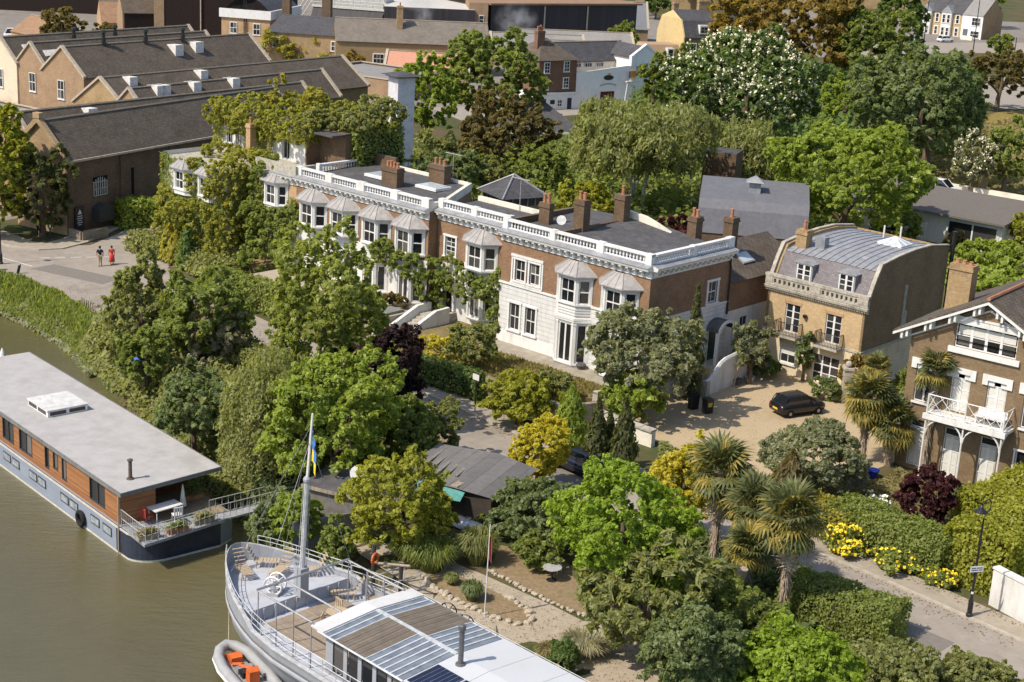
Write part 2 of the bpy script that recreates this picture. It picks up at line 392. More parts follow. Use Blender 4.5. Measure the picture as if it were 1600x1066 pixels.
GROOVED = boards('grooved_stucco', (.66, .655, .64), (.63, .625, .61), .34, 2, .07, .75, .22, (1.2, 1.2, .25), .02)

# ================================================================ house with white ground floor (right end of the terrace)
A = thing('terrace_house', 'red brick villa with white grooved ground floor and two lead-roofed bays, right of the terrace', 'house', HO, AZ, 'brick villas along the riverside street')
GL = 13.85; GD = 9.5
tw = [(1.40, 2.38, 4.9, 6.5), (2.82, 3.80, 4.9, 6.5)]
m = MB(); m.wall(0, GL, 4.55, 7.66, 0, .18, tw)
m.at(GL, 0, 0, R(90)); m.wall(0, GD, 4.55, 7.66, 0, .18, [(6.85, 7.95, 4.75, 6.35)])
m.at(0, 0, 0, R(-90)); m.wall(-GD, 0, 4.55, 8.6, 0)
m.at(0, GD, 0, R(180)); m.wall(-GL, 0, 0, 8.4, 0)
m.build('brick_wall', BRICK_RED, A)
gw = [(1.07, 2.08, 1.1, 3.15), (2.66, 3.66, 1.1, 3.15)]
m = MB(); m.wall(-.03, GL + .03, .0, 4.5, -.03, .2, gw)
m.at(GL + .03, 0, 0, R(90)); m.wall(0, GD, 0, 4.5, 0, .2, [(7.4, 8.75, .35, 2.9)])
m.at(-.03, 0, 0, R(-90)); m.wall(-GD, 0, 0, 4.5, 0)
m.build('ground_floor_wall', GROOVED, A)
m = MB(); m.box(-.08, GL + .08, -.12, .05, 4.46, 4.6); m.at(GL, 0, 0, R(90)); m.box(0, GD, -.1, .05, 4.46, 4.6); m.at(0, 0, 0); m.box(-.06, 5.6, -.1, -.03, 0, .82)
m.build('string_course', W_PAINT, A)
MB().box(.0, GL, .06, .3, .8, .803).build('plinth', CREAM, A)
for (a, b, c, d) in tw: window(A, (a + b) / 2, c, d, b - a, 0, 0, 2, 2, trim=.14, blind=0, sill=True)
for (a, b, c, d) in gw: window(A, (a + b) / 2, c, d, b - a, -.03, 0, 2, 2, trim=.16)
MB().box(1.0, 4.15, -.1, 0, 6.68, 6.86).box(1.0, 4.15, -.12, 0, 4.62, 4.74).box(1.02, 1.16, -.05, 0, 4.75, 6.68).box(4.0, 4.14, -.05, 0, 4.75, 6.68).build('window_surround', W_PAINT, A)
window(A, GL, 4.75, 6.35, 1.1, 7.4, R(90), 2, 2, trim=.17)
for ua, ub in ((6.4, 8.0), (10.5, 12.15)):
    bay(A, ua, ub, 0, .8, .85, 4.55, 6.66, apron=.0, zroof=.95)
    bay(A, ua, ub, 0, .8, .85, .15, 3.45, apron=.15, cols=2, rows=1, roof=False)
    m = MB(); m.prism([(ua - .95, 0), (ua - .05, -.92), (ub + .05, -.92), (ub + .95, 0)], 3.45, 3.62); m.prism([(ua - .8, .0), (ua, -.78), (ub, -.78), (ub + .8, 0)], 3.621, 4.54)
    for q in range(3): m.prism([(ua - .86, 0), (ua - .02, -.83), (ub + .02, -.83), (ub + .86, 0)], 3.8 + q * .2, 3.9 + q * .2)
    m.build('bay_apron', W_STUCCO, A)
cornice(A, -.05, GL + .1, 7.66, 0); cornice(A, 0, GD, 7.66, 0, R(90), (GL, 0))
balustrade(A, 0, GL, 8.5, 9.3, .12, [(0, .5), (4.6, 5.1), (8.95, 9.6), (13.3, GL)])
balustrade(A, .4, GD, 8.5, 9.3, .12, [(4.6, 5.0), (8.9, GD)], .3, R(90), (GL - .0, 0))
m = MB(); m.add([(.3, .3, 8.55), (5.2, .3, 8.75), (5.2, 9.2, 9.1), (.3, 9.2, 8.9)], [(0, 1, 2, 3)])
m.add([(5.2, .3, 8.8), (13.5, .3, 8.45), (13.5, 9.2, 8.35), (5.2, 9.2, 9.3)], [(0, 1, 2, 3)])
m.build('roof', FELT, A)
pts = [(5.0, 8.3), (14.0, 7.9), (14.0, 8.35), (12.2, 8.35), (10.6, 8.42), (9.2, 8.75), (7.8, 9.25), (6.6, 9.6), (5.0, 9.75)]
MB().prism(pts, 8.3, 8.62, 'y').build('back_parapet', CREAM, A)
MB().box(4.95, 5.25, .3, 8.3, 8.5, 9.2).build('party_wall', BRICK_DARK, A)
MB().box(-.2, .15, .5, 9.2, 8.5, 9.15).build('party_wall', BRICK_DARK, A)
chimney(A, 4.9, 3.0, 8.8, 11.2, .95, .75, 2); chimney(A, 5.1, 7.4, 8.9, 11.1, .95, .75, 1)
chimney(A, 1.3, 3.2, 8.5, 10.3, 1.0, .5, 2, BRICK_DARK, .8); chimney(A, 10.4, 9.4, 8.0, 10.2, .8, .8, 2); chimney(A, 11.6, 12.3, 6.5, 10.0, .8, .8, 1)
MB().tube([(GL + .12, 9.2, 8.4), (GL + .12, 9.2, 7.4), (GL + .12, 9.3, 7.1), (GL + .12, 9.3, 3.6)], .075, 6).build('drainpipe', BLACK_IRON, A)
# arched porch over the side door
m = MB(); c = 8.05; n = 9; r1, r0 = 1.05, .86; z0 = 2.75
ring = lambda x, r: [(x, c + r * math.cos(math.pi * k / (n - 1)), z0 + r * .75 * math.sin(math.pi * k / (n - 1))) for k in range(n)]
m.loft([ring(GL, r1), ring(GL + 1.15, r1)], False, False)
MBp = m.build('porch_roof', FELT, A)
m = MB(); m.loft([ring(GL + 1.15, r1 + .08), ring(GL + 1.25, r1 + .08), ring(GL + 1.25, r0), ring(GL + 1.15, r0), ring(GL + 1.15, r1 + .08)], False, False)
for yy in (c - 1.05, c + .85): m.box(GL + .9, GL + 1.15, yy, yy + .2, .2, z0)
m.build('porch_arch', W_PAINT, A)
m = MB().box(GL - .17, GL - .1, 7.4, 8.75, .35, 2.9); o = m.build('door', plain('dark_green_paint', (.02, .06, .05), .35, .5), A); MB().ball(GL - .07, 7.55, 1.4, .05, n=6, m=4).build('handle', plain('brass', (.5, .35, .12), .3, .5, .8), o)
MB().box(GL - .05, GL + 2.3, 6.4, 9.3, -.8, .3).build('side_step', STONE, A)
MB().lathe([(.02, 0), (.32, .06), (.36, .1)], 0, 0, 10).at().build('satellite_dish', plain('dish_grey', (.5, .5, .5), .5), A, loc=(4.2, 1.6, 9.7)).rotation_euler = (R(70), 0, R(30))
# brick annexe behind
X = thing('brick_annexe', 'low red brick annexe with slate roof and one rooflight behind the right end villa', 'annexe', hu(0, 0), AZ)
m = MB().at(13.6, 9.6, 0, R(90)); m.wall(0, 9, 3.6, 5.9, 0, .15); m.at(13.6, 18.6, 0, R(180)); m.wall(0, 6, -.8, 5.9, 0); m.at(7.6, 18.6, 0, R(-90)).wall(0, 9, -.8, 5.9, 0)
m.build('brick_wall', BRICK_RED, X)
m = MB().at(13.63, 9.6, 0, R(90)); m.wall(0, 9, -.8, 3.6, 0, .15, [(2.0, 3.0, 1.0, 2.9), (5.6, 6.6, 1.0, 2.9)]); m.build('white_wall', W_STUCCO, X)
for yy in (2.5, 6.1): window(X, 13.63, 1.0, 2.9, 1.0, 9.6 + yy, R(90), 2, 2, trim=0)
m = MB(); m.add([(13.95, 9.6, 5.85), (13.95, 18.8, 5.85), (10.6, 18.8, 7.9), (10.6, 9.6, 7.9)], [(0, 1, 2, 3)]).add([(7.3, 9.6, 5.85), (7.3, 18.8, 5.85), (10.6, 18.8, 7.9), (10.6, 9.6, 7.9)], [(3, 2, 1, 0)])
m.add([(13.6, 9.6, 5.85), (10.6, 9.6, 7.88), (7.6, 9.6, 5.85)], [(0, 1, 2)]).add([(13.6, 18.6, 5.85), (10.6, 18.6, 7.88), (7.6, 18.6, 5.85)], [(2, 1, 0)])
m.build('roof', SLATE_BROWN, X)
o = MB().box(-.55, .55, -.75, .75, 0, .1).build('rooflight', LEAD, X); o.matrix_local = Matrix.Translation((12.3, 13.4, 6.88)) @ Matrix.Rotation(R(31.5), 4, 'Y')
MB().box(-.45, .45, -.65, .65, .1, .125).build('pane', plain('sky_glass', (.45, .5, .52), .15, .6), o)

# ================================================================ recessed middle house and the long bay house
def upper_house(T, u0, u1, v, wins, bays, gholes, depth=10.5, zg=.75, cut=None):
    m = MB(); m.wall(u0, u1, 4.4, 7.66, v, .18, wins)
    foot = [(u1, v), (u1, v + depth), (u0, v + depth), (u0, v)] if not cut else [(u1, v), (u1, v + cut[0]), (u1 - cut[1], v + depth), (u0, v + depth), (u0, v)]
    for (xa, ya), (xb, yb) in zip(foot[:-1], foot[1:]): m.add([(xa, ya, zg), (xb, yb, zg), (xb, yb, 8.45), (xa, ya, 8.45)], [(0, 1, 2, 3)])
    m.build('brick_wall', BRICK_RED, T)
    m = MB(); m.wall(u0, u1, -.8, 4.4, v - .02, .2, gholes); m.build('ground_floor_wall', W_STUCCO, T)
    for a, b, c, d in wins: window(T, (a + b) / 2, c, d, b - a, v, 0, 2, 4, trim=.16)
    for ua, ub in bays: bay(T, ua, ub, v, .85, .85, 4.75, 6.85, apron=.15, zroof=.95)
    cornice(T, u0, u1 + .05, 7.66, v)
    rf = [(u0, v + .3, 8.46)] + [(x, max(y, v + .3), 8.46 + .03 * (y - v)) for x, y in foot[:-1]]
    MB().poly(*rf).build('roof', FELT, T)
    m = MB()
    for (xa, ya), (xb, yb) in zip(foot[:-2], foot[1:-1]): m.at(xa, ya, 0, math.atan2(yb - ya, xb - xa)).box(0, math.hypot(xb - xa, yb - ya), -.02, .28, 8.3, 8.95)
    m.build('roof_kerb', CREAM, T)

B2 = thing('terrace_house', 'narrow recessed brick house with wisteria over its dark front door, middle of the terrace', 'house', HO, AZ, 'brick villas along the riverside street')
v2 = .95
upper_house(B2, -7.72, -.08, v2, [(-6.85, -5.75, 4.95, 6.5)], [(-3.75, -2.1)], [(-6.65, -5.7, .8, 3.0)], 4.6)
o = MB().box(-6.6, -5.75, v2 + .08, v2 + .14, .8, 2.95).build('door', plain('dark_oak_paint', (.03, .022, .018), .4, .4), B2)
MB().box(-6.9, -6.65, v2 - .25, v2, .75, 3.3).box(-5.7, -5.45, v2 - .25, v2, .75, 3.3).box(-7.0, -5.35, v2 - .3, v2, 3.3, 3.55).build('door_case', W_PAINT, B2)
bay(B2, -3.55, -2.1, v2, .75, .8, .9, 3.3, apron=.15, cols=2, rows=1, roof=False)
balustrade(B2, -7.7, -.1, 8.5, 9.25, v2 + .12, [(-7.7, -7.2), (-4.2, -3.6), (-.5, -.1)])
B1 = thing('terrace_house', 'long brick villa with a row of four lead-roofed bays above the white ground floor', 'house', HO, AZ, 'brick villas along the riverside street')
upper_house(B1, -23.5, -7.78, 0, [], [(-22.1, -20.45), (-18.3, -16.65), (-14.45, -12.8), (-10.6, -8.95)], [], 8.6, cut=(1.6, 3.9))
for ua in (-18.3, -14.45, -10.4): bay(B1, ua, ua + 1.5, 0, .8, .8, .9, 3.4, apron=.15, cols=2, rows=1, roof=False)
balustrade(B1, -23.5, -7.78, 8.45, 9.25, .12, [(-23.5, -22.9), (-19.9, -19.1), (-16.1, -15.2), (-12.1, -11.3), (-8.6, -7.78)])
chimney(B1, -15.8, 3.6, 8.4, 10.1, 1.8, .8, 4, pot_h=.55); chimney(B1, -14.2, 7.4, 8.4, 10.2, 1.8, .8, 3, pot_h=.55)
for i, (x, y) in enumerate(((-18.6, 5.0), (-12.9, 5.4))):
    o = MB().box(-1.2, 1.2, -.9, .9, 0, .22).build('rooflight', W_PAINT, B1, loc=(x, y, 8.65)); MB().box(-1.05, 1.05, -.75, .75, .22, .26).build('pane', MATS['sky_glass'], o)
MB().box(-23.4, -20.5, 8.3, 8.6, 8.4, 9.6).build('party_wall', BRICK_DARK, B1)

# ================================================================ ivy clad house with roof garden
I = thing('ivy_house', 'white and brick villa smothered in creeper with a roof garden, left end of the terrace', 'house', HO, AZ, 'brick villas along the riverside street')
m = MB(); m.wall(-28.5, -23.55, 4.6, 8.3, 0, .2); m.at(-23.55, 0, 0, R(90)).wall(0, 11, 4.6, 8.3, 0); m.build('brick_wall', BRICK_GOLD, I)
m = MB(); m.wall(-28.5, -23.55, -.8, 4.6, -.02); m.at(0, 0, 0).wall(-39.5, -30.3, -.8, 7.6, -2.0); m.at(-30.3, -2, 0, R(90)).wall(0, 4, -.8, 7.6, 0); m.at(0, 0, 0).wall(-30.3, -28.5, -.8, 8.2, 1.9)
m.at(-39.5, -2, 0, R(-90)).wall(-13, 0, -.8, 8.2, 0); m.at(-23.6, 11, 0, R(180)).wall(0, 15.9, -.8, 8.3, 0); m.at(-28.5, 0, 0, R(-90)).wall(-2, 0, -.8, 8.2, 0)
m.build('white_wall', W_STUCCO, I)
bay(I, -26.9, -25.4, 0, .7, .8, 5.6, 7.6, apron=.2, zroof=.9)
bay(I, -37.1, -35.6, -2.0, .6, .75, 5.3, 7.2, apron=.4, zroof=.8); bay(I, -33.6, -32.1, -2.0, .6, .75, 5.3, 7.2, apron=.4, zroof=.8)
m = MB().box(-39.6, -30.2, -2.2, 11, 7.65, 7.8).box(-30.199, -28.55, 1.8, 11, 8.2, 8.35).box(-28.549, -23.4, -.3, 11, 8.2, 8.35).box(-39.6, -30.2, 3.9, 11, 7.801, 8.35); m.box(-28.6, -23.3, -.35, -.05, 8.35, 9.25); m.at(-23.4, -.2, 0, R(90)).box(0, 2.0, -.15, .15, 8.35, 9.2); m.build('roof_terrace', STONE, I)
cornice(I, -28.5, -23.6, 7.6, 0)
balustrade(I, 2.2, 9.5, 8.35, 9.2, .1, [(2.2, 2.5), (9.2, 9.5)], .3, R(90), (-23.4, 0))
m = MB(); hs = [(-38.2, -37.4, 8.6, 10.2), (-36.9, -36.1, 8.6, 10.2), (-30.3, -29.3, 8.45, 10.4)]
m.wall(-39.2, -27.2, 8.35, 11.2, 4, .15, hs); m.at(-27.2, 4, 0, R(90)).wall(0, 3, 8.35, 11.2, 0); m.build('attic_wall', W_STUCCO, I)
for a, b, c, d in hs: window(I, (a + b) / 2, c, d, b - a, 4, 0, 2, 1, trim=.05, sill=False)
m = MB(); m.box(-27.3, -23.8, 5.5, 11, 8.35, 11.4); m.at(-27.2, 4, 0, R(90)).box(0, 1.6, -.1, .1, 8.35, 10.9); m.build('attic_brick', BRICK_DARK, I)
MB().box(-39.2, -23.8, 4, 11, 11.2, 11.35).build('attic_roof', FELT, I)
chimney(I, -33.0, 2.6, 8.3, 11.2, .6, .6, 1, BRICK_GOLD)
m = MB()
for s in (-.22, .22): m.tube([(s, 0, 0), (s, .5, 2.4)], .03, 4)
for k in range(8): m.tube([(-.22, .06 + .06 * k, .25 + k * .28), (.22, .06 + .06 * k, .25 + k * .28)], .02, 4)
tag(m.build('ladder', TIMBER_GREY), 'wooden ladder leaning on the roof garden wall of the ivy house', 'ladder').matrix_world = Matrix.Translation(hu(-31.6, 3.3, 8.36)) @ Matrix.Rotation(AZ, 4, 'Z')
# stairs and terrace in front of the middle house
S_ = thing('garden_steps', 'stone steps between white splayed walls up to the dark front door', 'steps', hu(0, 0), AZ)
for k in range(9): MB().box(-6.9, -5.3, -4.9 + k * .42, -.3 if k == 8 else -4.48 + k * .42, -.8, -.62 + k * .165).build('step', STONE, S_)
for sx, w_ in ((-7.25, .3), (-5.25, .3)):
    m = MB(); m.prism([(-5.6, -.8), (-.2, -.8), (-.2, 1.35), (-1.6, 1.3), (-4.2, .25), (-5.6, .15)], sx, sx + w_, 'x'); m.build('side_wall', W_STUCCO, S_)
    MB().box(sx - .12, sx + w_ + .12, -6.05, -5.6, -.8, .55).build('pier', W_STUCCO, S_)

# ================================================================ yellow brick mansard house
C_ = thing('mansard_house', 'yellow brick house with domed lead roof, two dormers and black balconies beside the gravel forecourt', 'house', (24.822, 107.539, 0), AZ)
CW, CD = 8.3, 11.4
fh = [(-6.62, -5.36, 3.15, 5.3), (-3.18, -1.88, 3.15, 5.3)]
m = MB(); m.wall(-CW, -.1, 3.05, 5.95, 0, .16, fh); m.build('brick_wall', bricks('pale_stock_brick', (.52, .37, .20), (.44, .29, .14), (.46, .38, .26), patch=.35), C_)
gab = [(0, 3.0), (CD, 3.0), (CD, 9.25), (8.5, 9.62), (6.2, 9.62), (3.9, 9.45), (1.75, 9.15), (1.15, 8.2), (.55, 6.9), (0, 6.9)]
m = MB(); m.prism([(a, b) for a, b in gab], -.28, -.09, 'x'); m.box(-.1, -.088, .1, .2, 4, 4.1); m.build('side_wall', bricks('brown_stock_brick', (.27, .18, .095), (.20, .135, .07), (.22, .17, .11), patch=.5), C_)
m = MB(); m.prism([(a, b) for a, b in gab], -CW - .0, -CW + .25, 'x'); m.at(-.1, CD, 0, R(180)).wall(0, CW - .1, 0, 9.2, 0); m.build('far_wall', BRICK_STOCK, C_)
gh = [(-6.7, -5.35, .8, 2.15), (-3.85, -1.67, .05, 2.15)]
m = MB(); m.wall(-CW - .03, -.06, 0, 2.95, -.03, .16, gh); m.at(-.06, -.03, 0, R(90)).wall(0, CD, 0, 2.95, 0); m.at(-CW - .03, 0, 0, R(-90)).wall(-CD, 0, 0, 2.95, 0); m.build('ground_floor_wall', plain('buff_render', (.62, .52, .36), .8, .2, var=.1, stain=(.42, .35, .24), stain_scale=.6), C_)
m = MB().box(-CW - .08, -.02, -.1, .05, 2.95, 3.1); m.at(-.06, 0, 0, R(90)).box(0, CD, -.06, .05, 2.95, 3.1); m.build('band', STONE, C_)
MB().prism([(.0, 5.95), (-.08, 5.95), (-.12, 6.1), (-.28, 6.16), (-.32, 6.34), (0, 6.4)], -CW - .2, .2, 'x').build('cornice', STONE, C_)
b = MB(); x = -CW
while x < 0: b.box(x, x + .1, -.2, -.05, 6.0, 6.12); x += .2
b.build('dentils', STONE, C_, kind='stuff')
# parapet of piers and arched openings
m = MB(); m.box(-CW - .15, .15, -.22, .06, 6.4, 6.58); m.box(-CW - .2, .2, -.26, .1, 7.05, 7.24)
for a, b_ in ((-CW - .15, -CW + .45), (-4.6, -3.75), (-.65, .15)): m.box(a, b_, -.24, .08, 6.58, 7.05)
for x0, x1 in ((-CW + .45, -4.6), (-3.75, -.65)):
    n = 8; st = (x1 - x0) / n
    for k in range(n + 1):
        c = x0 + st * k; m.box(max(x0, c - .1), min(x1, c + .1), -.2, .04, 6.58, 6.9)
    m.box(x0, x1, -.2, .04, 6.9, 7.05)
m.build('parapet', STONE, C_)
for s in (-.1, -CW):
    q = [(y, z) for y, z in gab[3:] if y > .3]; q = [(CD, 9.3)] + [(8.5, 9.66), (6.2, 9.66), (3.9, 9.49), (1.72, 9.2), (1.1, 8.2), (.5, 6.95)]
    top = [(y + (-.14 if y < 2 else 0), z + .1) for y, z in q]
    MB().prism(q + top[::-1], s - .24, s + .05, 'x').build('coping', STONE, C_)
m = MB(); m.add([(-CW + .25, .5, 6.6), (-.28, .5, 6.6), (-.28, 1.45, 8.72), (-CW + .25, 1.45, 8.72)], [(0, 1, 2, 3)]); m.build('mansard_slope', bricks('violet_slates', (.20, .18, .19), (.15, .138, .15), (.09, .08, .085), .28, .2, .01, axis='xy', rough=.6, patch=.3), C_)
prof = [(1.4, 8.74), (2.2, 8.95), (3.4, 9.15), (5.0, 9.3), (6.8, 9.38), (8.6, 9.35), (10.2, 9.22), (CD, 9.05)]
npan = 13; w_ = (CW - .55) / npan
for k in range(npan):       # standing seam lead panels, each its own piece
    x0 = -CW + .26 + k * w_
    m = MB(); rows = [[(x0, y, z), (x0 + .03, y, z + .055), (x0 + .06, y, z + .055), (x0 + .07, y, z), (x0 + w_ - .002, y, z)] for y, z in prof]
    m.loft(rows, False, False); o = m.build('roof_panel', LEAD, C_)
for x in (-5.8, -2.25):
    m = MB(); m.prism([(.62, 6.95), (1.7, 6.95), (1.9, 8.35), (.62, 8.35)], x - .72, x - .6, 'x').prism([(.62, 6.95), (1.7, 6.95), (1.9, 8.35), (.62, 8.35)], x + .6, x + .72, 'x')
    n = 7; arc = [(x - .82 + 1.64 * i / (n - 1), 8.35 + .2 * math.sin(math.pi * i / (n - 1))) for i in range(n)]
    m.prism(arc + [(x + .82, 8.28), (x - .82, 8.28)], .52, 2.2, 'y'); o = m.build('dormer', LEAD, C_)
    m = MB(); m.box(x - .6, x - .5, .6, .72, 6.98, 8.28).box(x + .5, x + .6, .6, .72, 6.98, 8.28).box(x - .5, x + .5, .6, .72, 6.98, 7.08).box(x - .5, x + .5, .6, .72, 8.18, 8.28).box(x - .08, x + .08, .6, .7, 7.08, 8.18)
    for zz in (7.45, 7.82): m.box(x - .5, x + .5, .62, .69, zz - .025, zz + .025)
    m.build('dormer_frame', W_PAINT, o)
    glaze(o, Matrix.Identity(4), x - .5, x - .06, 7.08, 8.18, .66, 1, 3, .03); glaze(o, Matrix.Identity(4), x + .06, x + .5, 7.08, 8.18, .66, 1, 3, .03)
for (a, b, c, d) in fh:
    window(C_, (a + b) / 2, c, d, b - a, 0, 0, 2, 4, trim=0, sill=False, name='french_door', mull=.16, mid=.05, bar=.05)
    MB().box(a - .1, b + .1, -.04, .02, d, d + .22).build('lintel', bricks('lintel_brick', (.5, .3, .17), (.42, .24, .13), (.4, .3, .2), .075, .3), C_)
    x0, x1 = (a + b) / 2 - .98, (a + b) / 2 + .98
    o = MB().box(x0, x1, -.85, 0, 2.86, 3.02).build('balcony', STONE, C_)
    m = MB(); z1 = 4.02
    for p, q in (((x0 + .05, -.8), (x1 - .05, -.8)), ((x0 + .05, -.8), (x0 + .05, 0)), ((x1 - .05, -.8), (x1 - .05, 0))):
        m.tube([(*p, z1), (*q, z1)], .028, 4); m.tube([(*p, 3.12), (*q, 3.12)], .022, 4)
        n = max(4, int(math.hypot(q[0] - p[0], q[1] - p[1]) / .12))
        for i in range(n + 1): t = i / n; X0 = (p[0] + (q[0] - p[0]) * t, p[1] + (q[1] - p[1]) * t); m.tube([(*X0, 3.02), (*X0, z1)], .016 if 0 < i < n else .03, 4)
    m.build('railing', BLACK_IRON, o)
window(C_, -6.02, .8, 2.15, 1.35, -.03, 0, 2, 2, trim=.05, blind=1)
window(C_, -2.76, .05, 2.15, 2.18, -.03, 0, 3, 3, trim=0, sill=False, name='french_door', mull=.12, bar=.1, mid=.06)
chimney(C_, -7.3, 2.6, 8.7, 10.3, .9, .8, 1, BRICK_STOCK)
MB().box(-6.5, -5.7, 2.9, 3.5, 8.9, 9.9).build('plant_box', plain('grey_plant', (.22, .23, .25), .6), C_)
m = MB(); a, b_, c, d, e = -3.7, -1.7, 7.0, 8.6, 9.42
m.box(a, b_, c, d, e - .1, e + .05); o = m.build('roof_lantern', W_PAINT, C_); ap = ((a + b_) / 2, (c + d) / 2, e + .55); cs = [(a, c, e + .06), (b_, c, e + .06), (b_, d, e + .06), (a, d, e + .06)]
for i in range(4): MB().add([cs[i], cs[(i + 1) % 4], ap], [(0, 1, 2)]).build('pane', MATS['sky_glass'], o)
m = MB()
for p in cs: m.tube([p, ap], .045, 4)
for i in range(4):
    q = [(cs[i][k] + cs[(i + 1) % 4][k]) / 2 for k in range(3)]; m.tube([q, ap], .03, 4)
m.build('glazing_bar', W_PAINT, o)
for y in (.5, 3): MB().tube([(-4.9 + y * .4, 9.5 + y * .3, 9.2), (-4.9 + y * .4, 9.5 + y * .3, 10.2)], .07, 6).build('vent_pipe', plain('pale_pipe', (.6, .58, .55), .6), C_)
MB().tube([(.1, 11.6, 0), (.1, 11.6, 10.4)], .16, 8).build('flue', BLACK_IRON, C_)
m = MB().box(-.085, .0, 5.3, 5.9, 3.1, 5.2).box(-.085, -.0, 5.32, 5.6, 5.2, 7.2); m.build('wall_vent', STONE, C_)
MB().lathe([(.05, 4.5), (.16, 4.6), (.17, 4.75), (.04, 4.82)], -4.85, -.15, 8).build('wall_lamp', BLACK_IRON, C_)

# ================================================================ gabled house on the right edge
D = thing('gabled_house', 'tall brown brick gabled house with white latticed balcony at the right edge', 'house', (25.118, 93.269, 0), R(-37.5))
DW0, DW1 = -.7, 8.9; px_, pz_ = 4.05, 11.45
o1 = [(-.05, 1.05, .25, 3.3), (2.2, 3.3, .05, 3.3), (4.5, 5.62, .05, 3.3), (6.75, 8.2, 1.0, 3.0)]
o2 = [(-.1, 1.12, 4.45, 6.85), (2.2, 3.4, 4.4, 6.85), (4.46, 5.68, 4.4, 6.85), (6.75, 8.0, 4.45, 6.85)]
o3 = [(2.05, 5.9, 8.45, 9.95)]
m = MB(); m.wall(DW0, DW1, 0, 8.9, 0, .2, o1 + o2 + [(2.05, 5.9, 8.45, 8.9)]); m.wall(2.05 - .0, 5.9, 8.9, 9.95, 0, .2, [(2.05, 5.9, 8.9, 9.95)])
sl = (pz_ - 8.9) / (px_ - DW0); zl = lambda x: 8.9 + (x - DW0) * sl if x < px_ else pz_ - (x - px_) * (pz_ - 8.9) / (DW1 - px_)
m.add([(DW0, 0, 8.9), (2.05, 0, 8.9), (2.05, 0, zl(2.05))], [(0, 1, 2)]); m.add([(5.9, 0, 8.9), (DW1, 0, 8.9), (5.9, 0, zl(5.9))], [(0, 1, 2)])
m.add([(2.05, 0, 9.95), (5.9, 0, 9.95), (5.9, 0, zl(5.9)), (px_, 0, pz_), (2.05, 0, zl(2.05))], [(0, 1, 2, 3, 4)])
m.at(DW0, 0, 0, R(-90)).wall(-12, 0, 0, 8.9, 0); m.at(DW1, 0, 0, R(90)).wall(0, 12, 0, 8.9, 0); m.at(DW1, 12, 0, R(180)).wall(0, DW1 - DW0, 0, 8.9, 0)
m.build('brick_wall', bricks('brown_brick', (.225, .155, .088), (.165, .112, .062), (.23, .175, .115), patch=.5, dirt=(.15, .1, .065)), D)
for i, (a, b, c, d) in enumerate(o1[:3]):
    window(D, (a + b) / 2, c, 2.72, b - a, 0, 0, 2, 3, trim=0, depth=.2, sill=False, name='french_door', mull=.14, bar=.08, mid=.05, blind=3)
    window(D, (a + b) / 2, 2.76, d, b - a, 0, 0, 1, 1, trim=0, depth=.2, sill=False, name='fanlight')
window(D, 7.47, 1.0, 3.0, 1.45, 0, 0, 2, 2, trim=.1)
for i, (a, b, c, d) in enumerate(o2):
    window(D, (a + b) / 2, c, d - .3, b - a, 0, 0, 2, 3 if i in (1, 2) else 2, trim=0, depth=.2, sill=i in (0, 3), mull=.12, bar=.06, blind=3 if i in (1, 2) else 0)
    m = MB(); c_ = (a + b) / 2; h = (b - a) / 2 + .32
    m.box(c_ - h, c_ + h, -.1, .1, 6.86, 7.2); m.box(c_ - h, c_ - h + .34, -.1, -.001, 6.55, 6.86); m.box(c_ + h - .34, c_ + h, -.1, -.001, 6.55, 6.86); m.box(c_ - h + .1, c_ - .2, .02, .12, 6.52, 6.85); m.box(c_ + .2, c_ + h - .1, .02, .12, 6.52, 6.85)
    m.build('lintel', W_PAINT, D)
window(D, 3.975, 8.45, 9.95, 3.85, 0, 0, 4, 2, trim=0, depth=.18, sill=False, mull=.18, bar=.17, mid=.06, blind=1)
MB().box(1.75, 6.2, -.14, .0, 9.96, 10.32).box(1.8, 6.15, -.18, .0, 10.32, 10.42).box(1.75, 6.2, -.16, .0, 8.1, 8.44).build('window_surround', W_PAINT, D)
# bargeboards with brackets, roof
ov = .7; th = math.atan(sl)
def rz(x, off=0): return (pz_ + off) - abs(x - px_) * sl
xl, xr = DW0 - .95, DW1 + .95
for s, x0 in ((1, xl), (-1, xr)):
    m = MB(); m.prism([(x0, rz(x0, .12)), (px_, rz(px_, .12)), (px_, rz(px_, .28)), (x0, rz(x0, .28))][::s], -ov, -ov + .09, 'y'); m.prism([(x0 + s * .4, rz(x0 + s * .4, -.42)), (px_, rz(px_, -.42)), (px_, rz(px_, -.3)), (x0 + s * .4, rz(x0 + s * .4, -.3))][::s], -.12, -.002, 'y')
    for k in range(4):
        for dx in (-.16, .16):
            x = x0 + s * (.7 + k * 1.45 + dx); m.box(x - .07, x + .07, -ov + .1, -.003, rz(x, -.32), rz(x, .1))
    m.build('bargeboard', W_PAINT, D)
RF = bricks('plain_brown_tiles', (.16, .12, .095), (.11, .082, .066), (.05, .04, .035), .2, .16, .012, axis='xy', rough=.8, patch=.5, dirt=(.15, .13, .09))
m = MB(); m.prism([(xl, rz(xl, .3)), (px_, rz(px_, .3)), (xr, rz(xr, .3)), (xr, rz(xr, .42)), (px_, rz(px_, .42)), (xl, rz(xl, .42))], -ov + .095, 12.6, 'y'); ro = m.build('roof', SLATE_BROWN, D)
MB().tube([(px_, -ov, rz(px_, .47)), (px_, 12.6, rz(px_, .47))], .12, 6).build('ridge', TERRACOTTA, ro)
chimney(D, .3, 4.4, 8.6, 12.5, 1.5, .95, 3, BRICK_STOCK, .25)
m = MB().box(4.6, 9.5, 7.0, 10.5, 9.0, 12.0).box(4.5, 9.6, 6.9, 10.6, 12.0, 12.16); m.build('roof_dormer', plain('grey_zinc', (.34, .37, .43), .5, .4, .2), D)
